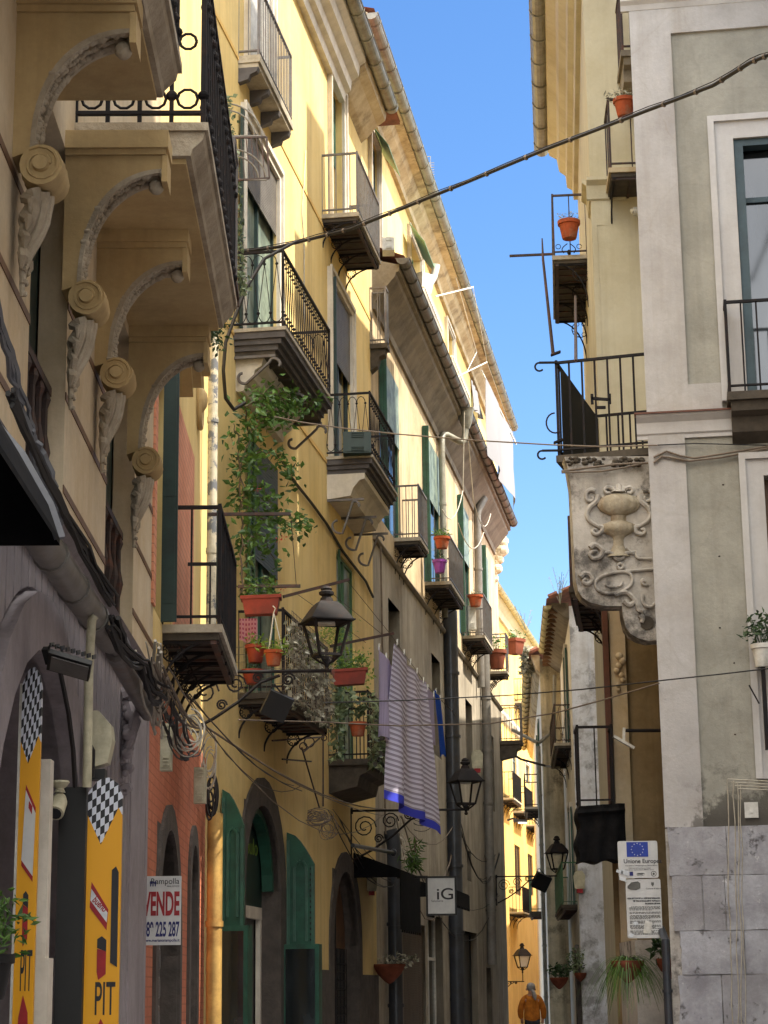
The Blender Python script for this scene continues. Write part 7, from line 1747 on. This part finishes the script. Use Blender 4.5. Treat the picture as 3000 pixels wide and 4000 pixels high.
def awn(x0, y0, x1, y1, Y, dn, label, drop=.25):
    p, q = W3(x0, y0, Y), W3(x1, y1, Y); u0 = (Vector((p.x, p.y, 0))-FC.o).dot(FC.d); F = FC
    m = M(); uu0, uu1 = u0, u0+2.2; zt_, zb_ = p.z, q.z
    for k in range(18):
        a_, b_ = lerp(uu0, uu1, k/18), lerp(uu0, uu1, (k+1)/18)
        m.hexa([F.P(a_, .02, zt_), F.P(b_, .02, zt_), F.P(b_, dn, zb_), F.P(a_, dn, zb_)], [F.P(a_, .02, zt_+.02), F.P(b_, .02, zt_+.02), F.P(b_, dn, zb_+.02), F.P(a_, dn, zb_+.02)])
        zd = drop+(.04 if k % 2 else 0); m.hexa([F.P(a_, dn, zb_), F.P(b_, dn, zb_), F.P(b_, dn+.015, zb_), F.P(a_, dn+.015, zb_)], [F.P(a_, dn, zb_-zd), F.P(b_, dn, zb_-zd), F.P(b_, dn+.015, zb_-zd), F.P(a_, dn+.015, zb_-zd)])
    m.prism(Fac(F.P(uu0, 0, 0).x, F.P(uu0, 0, 0).y, F.n.x, F.n.y, 1), [(.02, zb_-.1), (dn, zb_-.1), (dn, zb_), (.02, zt_)], -.01, .01)
    tag(m.ob('awning', MT['blackc']), label, 'awning', 'black shop awnings')
awn(862, 1842, 895, 1880, 31.5, .75, 'nearer black canvas awning behind the blue downpipe', .9)
awn(905, 1895, 930, 1925, 36.5, 1.0, 'farther black canvas awning with scalloped edge over the white shop door')
m = M(); a_ = W3(897, 1850, 32.0); 
vine([[(895, 1870, .9), (897, 1840, .9), (900, 1815, .9)], [(895, 1870, .9), (885, 1850, .95)]], 'hanging_plant', 'spiky green plant growing above the black awnings', 'leafg', .14, 130, .05, stem=.02, ar=.2)
# weeds on roofs, ivy on far eaves
m = M(); rs2 = random.Random(31)
def weed(c, h, cnt, label, mat='leafdry'):
    m = M(); c = Vector(c)
    for k in range(cnt):
        d = Vector((rs2.gauss(0, .35), rs2.gauss(0, .3), 1)).normalized()*h*rs2.uniform(.5, 1); m.tube([c, c+d*.5, c+d+Vector((rs2.gauss(0, .05), 0, -.02))], .006, 3)
        for j in range(5): leaf(m, c+d*rs2.uniform(.4, 1), .05, rs2, 0, .4)
    return tag(m.ob('roof_weed', MT[mat]), label, 'weed')
weed(W3(1210, 1305, 47.5), 1.0, 9, 'dry weeds growing on the far tiled roof behind the black balcony'); weed(W3(1136, 1362, 57), .9, 7, 'thin dry weeds on the ridge of the farthest right roof')
weed(W3(768, 20, 31), .5, 10, 'green weed sprouting from the gutter at the top of the yellow building', 'leafg')
m = M()
for _ in range(420):
    t = rs2.random(); leaf(m, W3(lerp(1128, 1150, rs2.random()**.7*.9), lerp(1400, 1455, t), 57.2+rs2.uniform(0, .4)), .16, rs2, .4, .6)
tag(m.ob('ivy', MT['leafdry']), 'mossy ivy clinging under the far eaves beside the forked downpipe', 'ivy')
pot(W3(1113, 1395+4, 56.4)+Vector((0, 0, -.2)), .28, .45, 'terrad', 'square brown planter hung on the far gold building', plant=('leafg', 60, .12, (.3, .2, .15), .1), seg=4)
# AC condensers, sill planter of C top
bx(826, 512, 852, 540, 31.5, .3, 'whitep', 'sill_box', 'cream planter shelf under the top window of the yellow building', 'shelf')
bx(941, 1190+200, 952, 1365, 46.7, .2, 'whitep', 'air_conditioner', 'white air conditioner behind the third green shuttered balcony railing', 'air conditioner') if False else None
p = W3(1018, 1375, 46.9); bx(1012, 1278+30, 1028, 1360, 46.9, .25, 'whitep', 'air_conditioner', 'white louvred air conditioner on the third green shuttered balcony', 'air conditioner')
bx(741, 932, 801, 978, 29.3, .4, 'dgreen', 'storage_box', 'dark green storage chest on the coved white balcony', 'storage box')
# projecting drop-down canvas blinds on top floor
def hood(x0, y0, x1, y1, dn, label, F=FC):
    u0, z0 = F.at(x0, y0); u1, _ = F.at(x1, y1); m = M(); m.hexa([F.P(u0, .02, z0), F.P(u1, .02, z0), F.P(u1, dn, z0-.45), F.P(u0, dn, z0-.45)], [F.P(u0, .02, z0+.02), F.P(u1, .02, z0+.02), F.P(u1, dn, z0-.43), F.P(u0, dn, z0-.43)])
    tag(m.ob('window_blind', MT['rollg'] if False else MT['mgreen']), label, 'blind', 'green canvas window blinds')
hood(799, 268, 826, 330, .34, 'green canvas blind over the top window beside the stepped gutter end'); hood(882, 482, 912, 548, .34, 'green canvas blind over the middle window of the upper storey')
# white lattice window grille standing off C (fanlight grille)
r = empty('window_grille', W3(530, 380, 22.6), 'white arched metal grille standing out from the yellow building window', 'grille')
m = M(); Yg = 22.3
A_ = W3(487, 298, Yg); B_ = W3(576, 296, Yg); C_ = W3(582, 385, Yg); D_ = W3(497, 390, Yg)
for a_, b_ in ((A_, B_), (B_, C_), (C_, D_), (D_, A_)): m.bar(a_, b_, .022)
for i in range(1, 8): m.bar(lerp(A_, B_, i/8), lerp(D_, C_, i/8), .012)
m.ob('grille_bars', MT['ironb'], r)
m = M()
for cx, cy, rx, ry in ((487, 296, 78, 72), (497, 390, 78, 68)):
    for f in (1, .8): m.tube([W3(cx+rx*f*math.sin(t), cy-ry*f*math.cos(t), Yg) for t in [k*math.pi/2/10 for k in range(11)]], .011, 5)
    m.bar(W3(cx, cy-2, Yg), W3(cx+rx, cy-2, Yg), .02); m.bar(W3(cx, cy, Yg), W3(cx, cy-ry, Yg), .02)
m.ob('grille_arch', MT['pipeg'], r)
# ornamental curled iron under C2 top balcony is part of brackets; sun-dial strip of loose cable
cable([pC(660, 325, .02), pC(657, 390, .03), pC(652, 460, .02), pC(657, 530, .02), pC(657, 700, .02)], .01, 'wirew', 'wall_cable', 'loose pale cable hanging on the yellow wall between the two upper balconies', 'cable', sub=4)
for k, (a_, b_, sg) in enumerate((((1003, 890, .6), (1000, 1060, .5), .0), ((1003, 890, .6), (1022, 1075, .5), -.3), ((1000, 1060, .5), (955, 1100, .45), .4), ((1022, 1075, .5), (1060, 1110, .5), .5), ((990, 1130, .3), (1045, 1150, .5), .5))):
    cable([pC(*a_), pC(*b_)], .012, 'wirew', 'antenna_cable', ('pale cable dropping from the lower gutter hopper', 'pale cable slanting beside the gutter hopper drop', 'pale cable looping left to the shutters below the gutter', 'pale cable looping right toward the carved corbel', 'lowest pale cable loop beside the third green shutter')[k], 'cable', sag=sg, sub=8)
# carved corner corbel at the end of D
m = M(); rs3 = random.Random(4)
for i in range(26):
    t = i/25; x = lerp(1072, 1060, t)+6*math.sin(i*1.3); y = lerp(1165, 1268, t); m.ball(W3(x+(1-t)*8, y, 55.6), .26*(1-.6*t)*rs3.uniform(.7, 1.1), 8, .8)
m.tube([W3(1060, 1160, 55.6), W3(1085, 1165, 55.6), W3(1092, 1185, 55.6), W3(1080, 1200, 55.6), W3(1070, 1190, 55.6)], .09, 6)
m.ob('carved_corbel', MT['mossy'], bD, smooth=True)
# ivy on near balcony of A end (left of first big window), leaves on rusty end frame
m = M(); rs4 = random.Random(44)
for _ in range(520):
    y = rs4.uniform(200, 640); f = (y-200)/440; x = 478+f*42+rs4.gauss(0, 7); leaf(m, W3(x+6, y, 14.3+rs4.uniform(0, .4)), .045*rs4.uniform(.6, 1.3), rs4, .5, .7)
tag(m.ob('ivy', MT['leafi']), 'pale leaved ivy hanging behind the black railing of the carved console balcony', 'ivy')
# rusty end bracket of the A upper balcony
r = empty('bracket_balcony', W3(480, 650, 14.1), 'rusty iron framed end of a balcony with scrolled brackets beyond the carved consoles', 'balcony')
p = W3(517, 650, 14.3); zt = p.z
m = M(); F = FA; ue = (p-FA.o).dot(FA.d); ne = (p-FA.o).dot(FA.n); m.box(FA, 3.82, ue, .05, ne, zt, zt+.06); m.ob('balcony_slab', MT['ironb'], r)
rail(FA, 3.82, ue, ne, zt+.06, 1.05, 'bars', step=.09).ob('railing', MT['whitep'] if False else MT['irong'], r)
m = M(); k = scroll(FA, ue-.02, .05, zt, ne-.1, .22, .014); k.box(FA, ue-.03, ue, .05, ne, zt-.05, zt-.001); k.ob('bracket', MT['ironb'], r)
vine([[(455, 655, .5), (452, 690, .45), (462, 740, .4)], [(448, 670, .5), (470, 700, .4)]], 'trailing_plant', 'small leafy plant trailing below the rusty balcony end', 'leafd', .05, 160, .05, F=pA, stem=.004)
# plant bottom left corner
pot(W3(-28, 2160, 8.3), .1, .18, 'black', 'black pot with a green bush at the lower left corner', plant=('leafg', 220, .06, (.17, .15, .17), .12))
# ============================================================ the walking man
def person():
    base = W3(1148, 2140, 46.0); X, Y, Z0 = base.x, 46.0, 0.0
    H = W3(1140, 2125, 46.0).z                     # top of the head
    r = empty('person', (X, Y, 0), 'white haired man with a ponytail in an orange jacket, seen from behind', 'person')
    k = H/1.72
    mj = MT['jacket'] = plaster('orange_jacket', srgb(204, 122, 28), srgb(172, 96, 20), srgb(110, 62, 14), .6, .4, sscale=7, fine=.2, bump=.8); MT['skin'] = metal('skin', srgb(206, 150, 120), .6); MT['hair'] = metal('white_hair', srgb(160, 156, 152), .8, scale=20); MT['trous'] = metal('dark_trousers', srgb(34, 34, 42), .9)
    import bmesh
    def skinned(name, pts, edges, rad, mat, lv=2):
        me = bpy.data.meshes.new(name); me.from_pydata([Vector(p)*k for p in pts], edges, []); o = bpy.data.objects.new(name, me); COL.objects.link(o)
        md = o.modifiers.new('s', 'SKIN'); ss = o.modifiers.new('sub', 'SUBSURF'); ss.levels = lv; ss.render_levels = lv
        for i, v in enumerate(me.skin_vertices[0].data): rr = rad[i]; v.radius = (rr if isinstance(rr, tuple) else (rr, rr)); v.use_root = (i == 0)
        bpy.context.view_layer.update(); dg = bpy.context.evaluated_depsgraph_get(); nm = bpy.data.meshes.new_from_object(o.evaluated_get(dg)); bpy.data.objects.remove(o)
        q = bpy.data.objects.new(name, nm); COL.objects.link(q); q.parent = r; q['_w'] = r['_w']; nm.materials.clear(); nm.materials.append(MT[mat]); nm.polygons.foreach_set('use_smooth', [True]*len(nm.polygons)); nm.name = name; return q
    # body: pelvis, spine, neck, head; arms with hands; legs (one continuous figure)
    P = [(0, 0, .95), (0, 0, 1.12), (0, 0, 1.3), (0, -.01, 1.43), (0, -.02, 1.5), (-.01, -.03, 1.58), (-.015, -.02, 1.66),
         (-.17, 0, 1.4), (-.25, .02, 1.14), (-.22, .1, .93), (-.215, .14, .85),
         (.17, 0, 1.4), (.25, .02, 1.14), (.24, .08, .92), (.235, .12, .84),
         (-.09, 0, .88), (-.11, .06, .5), (-.11, .0, .09), (-.12, .13, .04), (.09, 0, .88), (.12, -.06, .5), (.12, -.16, .1), (.13, -.04, .04)]
    E = [(0, 1), (1, 2), (2, 3), (3, 4), (4, 5), (5, 6), (3, 7), (7, 8), (8, 9), (9, 10), (3, 11), (11, 12), (12, 13), (13, 14), (0, 15), (15, 16), (16, 17), (17, 18), (0, 19), (19, 20), (20, 21), (21, 22)]
    R = [(.15, .11), (.14, .1), (.16, .11), (.13, .09), .055, .085, .07, .065, .05, .035, .04, .065, .05, .035, .04, .085, .06, .045, .04, .085, .06, .045, .04]
    skinned('body', P, E, R, 'skin')
    Pj = [(0, 0, .84), (0, 0, 1.0), (0, 0, 1.15), (0, 0, 1.32), (0, -.01, 1.45), (-.18, 0, 1.38), (-.265, .02, 1.13), (-.24, .09, .95), (.18, 0, 1.38), (.265, .02, 1.13), (.255, .08, .94)]
    skinned('jacket', Pj, [(0, 1), (1, 2), (2, 3), (3, 4), (4, 5), (5, 6), (6, 7), (4, 8), (8, 9), (9, 10)], [(.2, .15), (.2, .14), (.19, .135), (.19, .13), (.1, .085), .085, .075, .06, .085, .075, .06], 'jacket')
    skinned('trousers', [(0, 0, .9), (-.09, 0, .85), (-.11, .06, .5), (-.11, .0, .12), (.09, 0, .85), (.12, -.06, .5), (.12, -.16, .13)], [(0, 1), (1, 2), (2, 3), (0, 4), (4, 5), (5, 6)], [(.15, .12), .1, .08, .07, .1, .08, .07], 'trous')
    m = M(); c = Vector((X, Y, 0))+Vector((-.012, -.03, 1.625))*k
    m.lathe(c, [(.001, -.08), (.06, -.07), (.092, -.02), (.1, .03), (.085, .08), (.05, .11), (.001, .12)], 14)
    q = Vector((X, Y, 0)); m.tube([q+Vector(p)*k for p in ((.01, -.12, 1.58), (.04, -.15, 1.52), (.06, -.16, 1.44), (.075, -.16, 1.36))], [.03, .045, .05, .015], 8); m.ob('hair', MT['hair'], r, smooth=True)
    m = M()
    for s in (-1, 1): m.ball(c+Vector((s*.095, .02, -.03)), .022, 6, 1.3)
    m.ob('ear', MT['skin'], r, smooth=True)
person()
for o in list(bpy.data.objects):
    if '_w' in o: del o['_w']
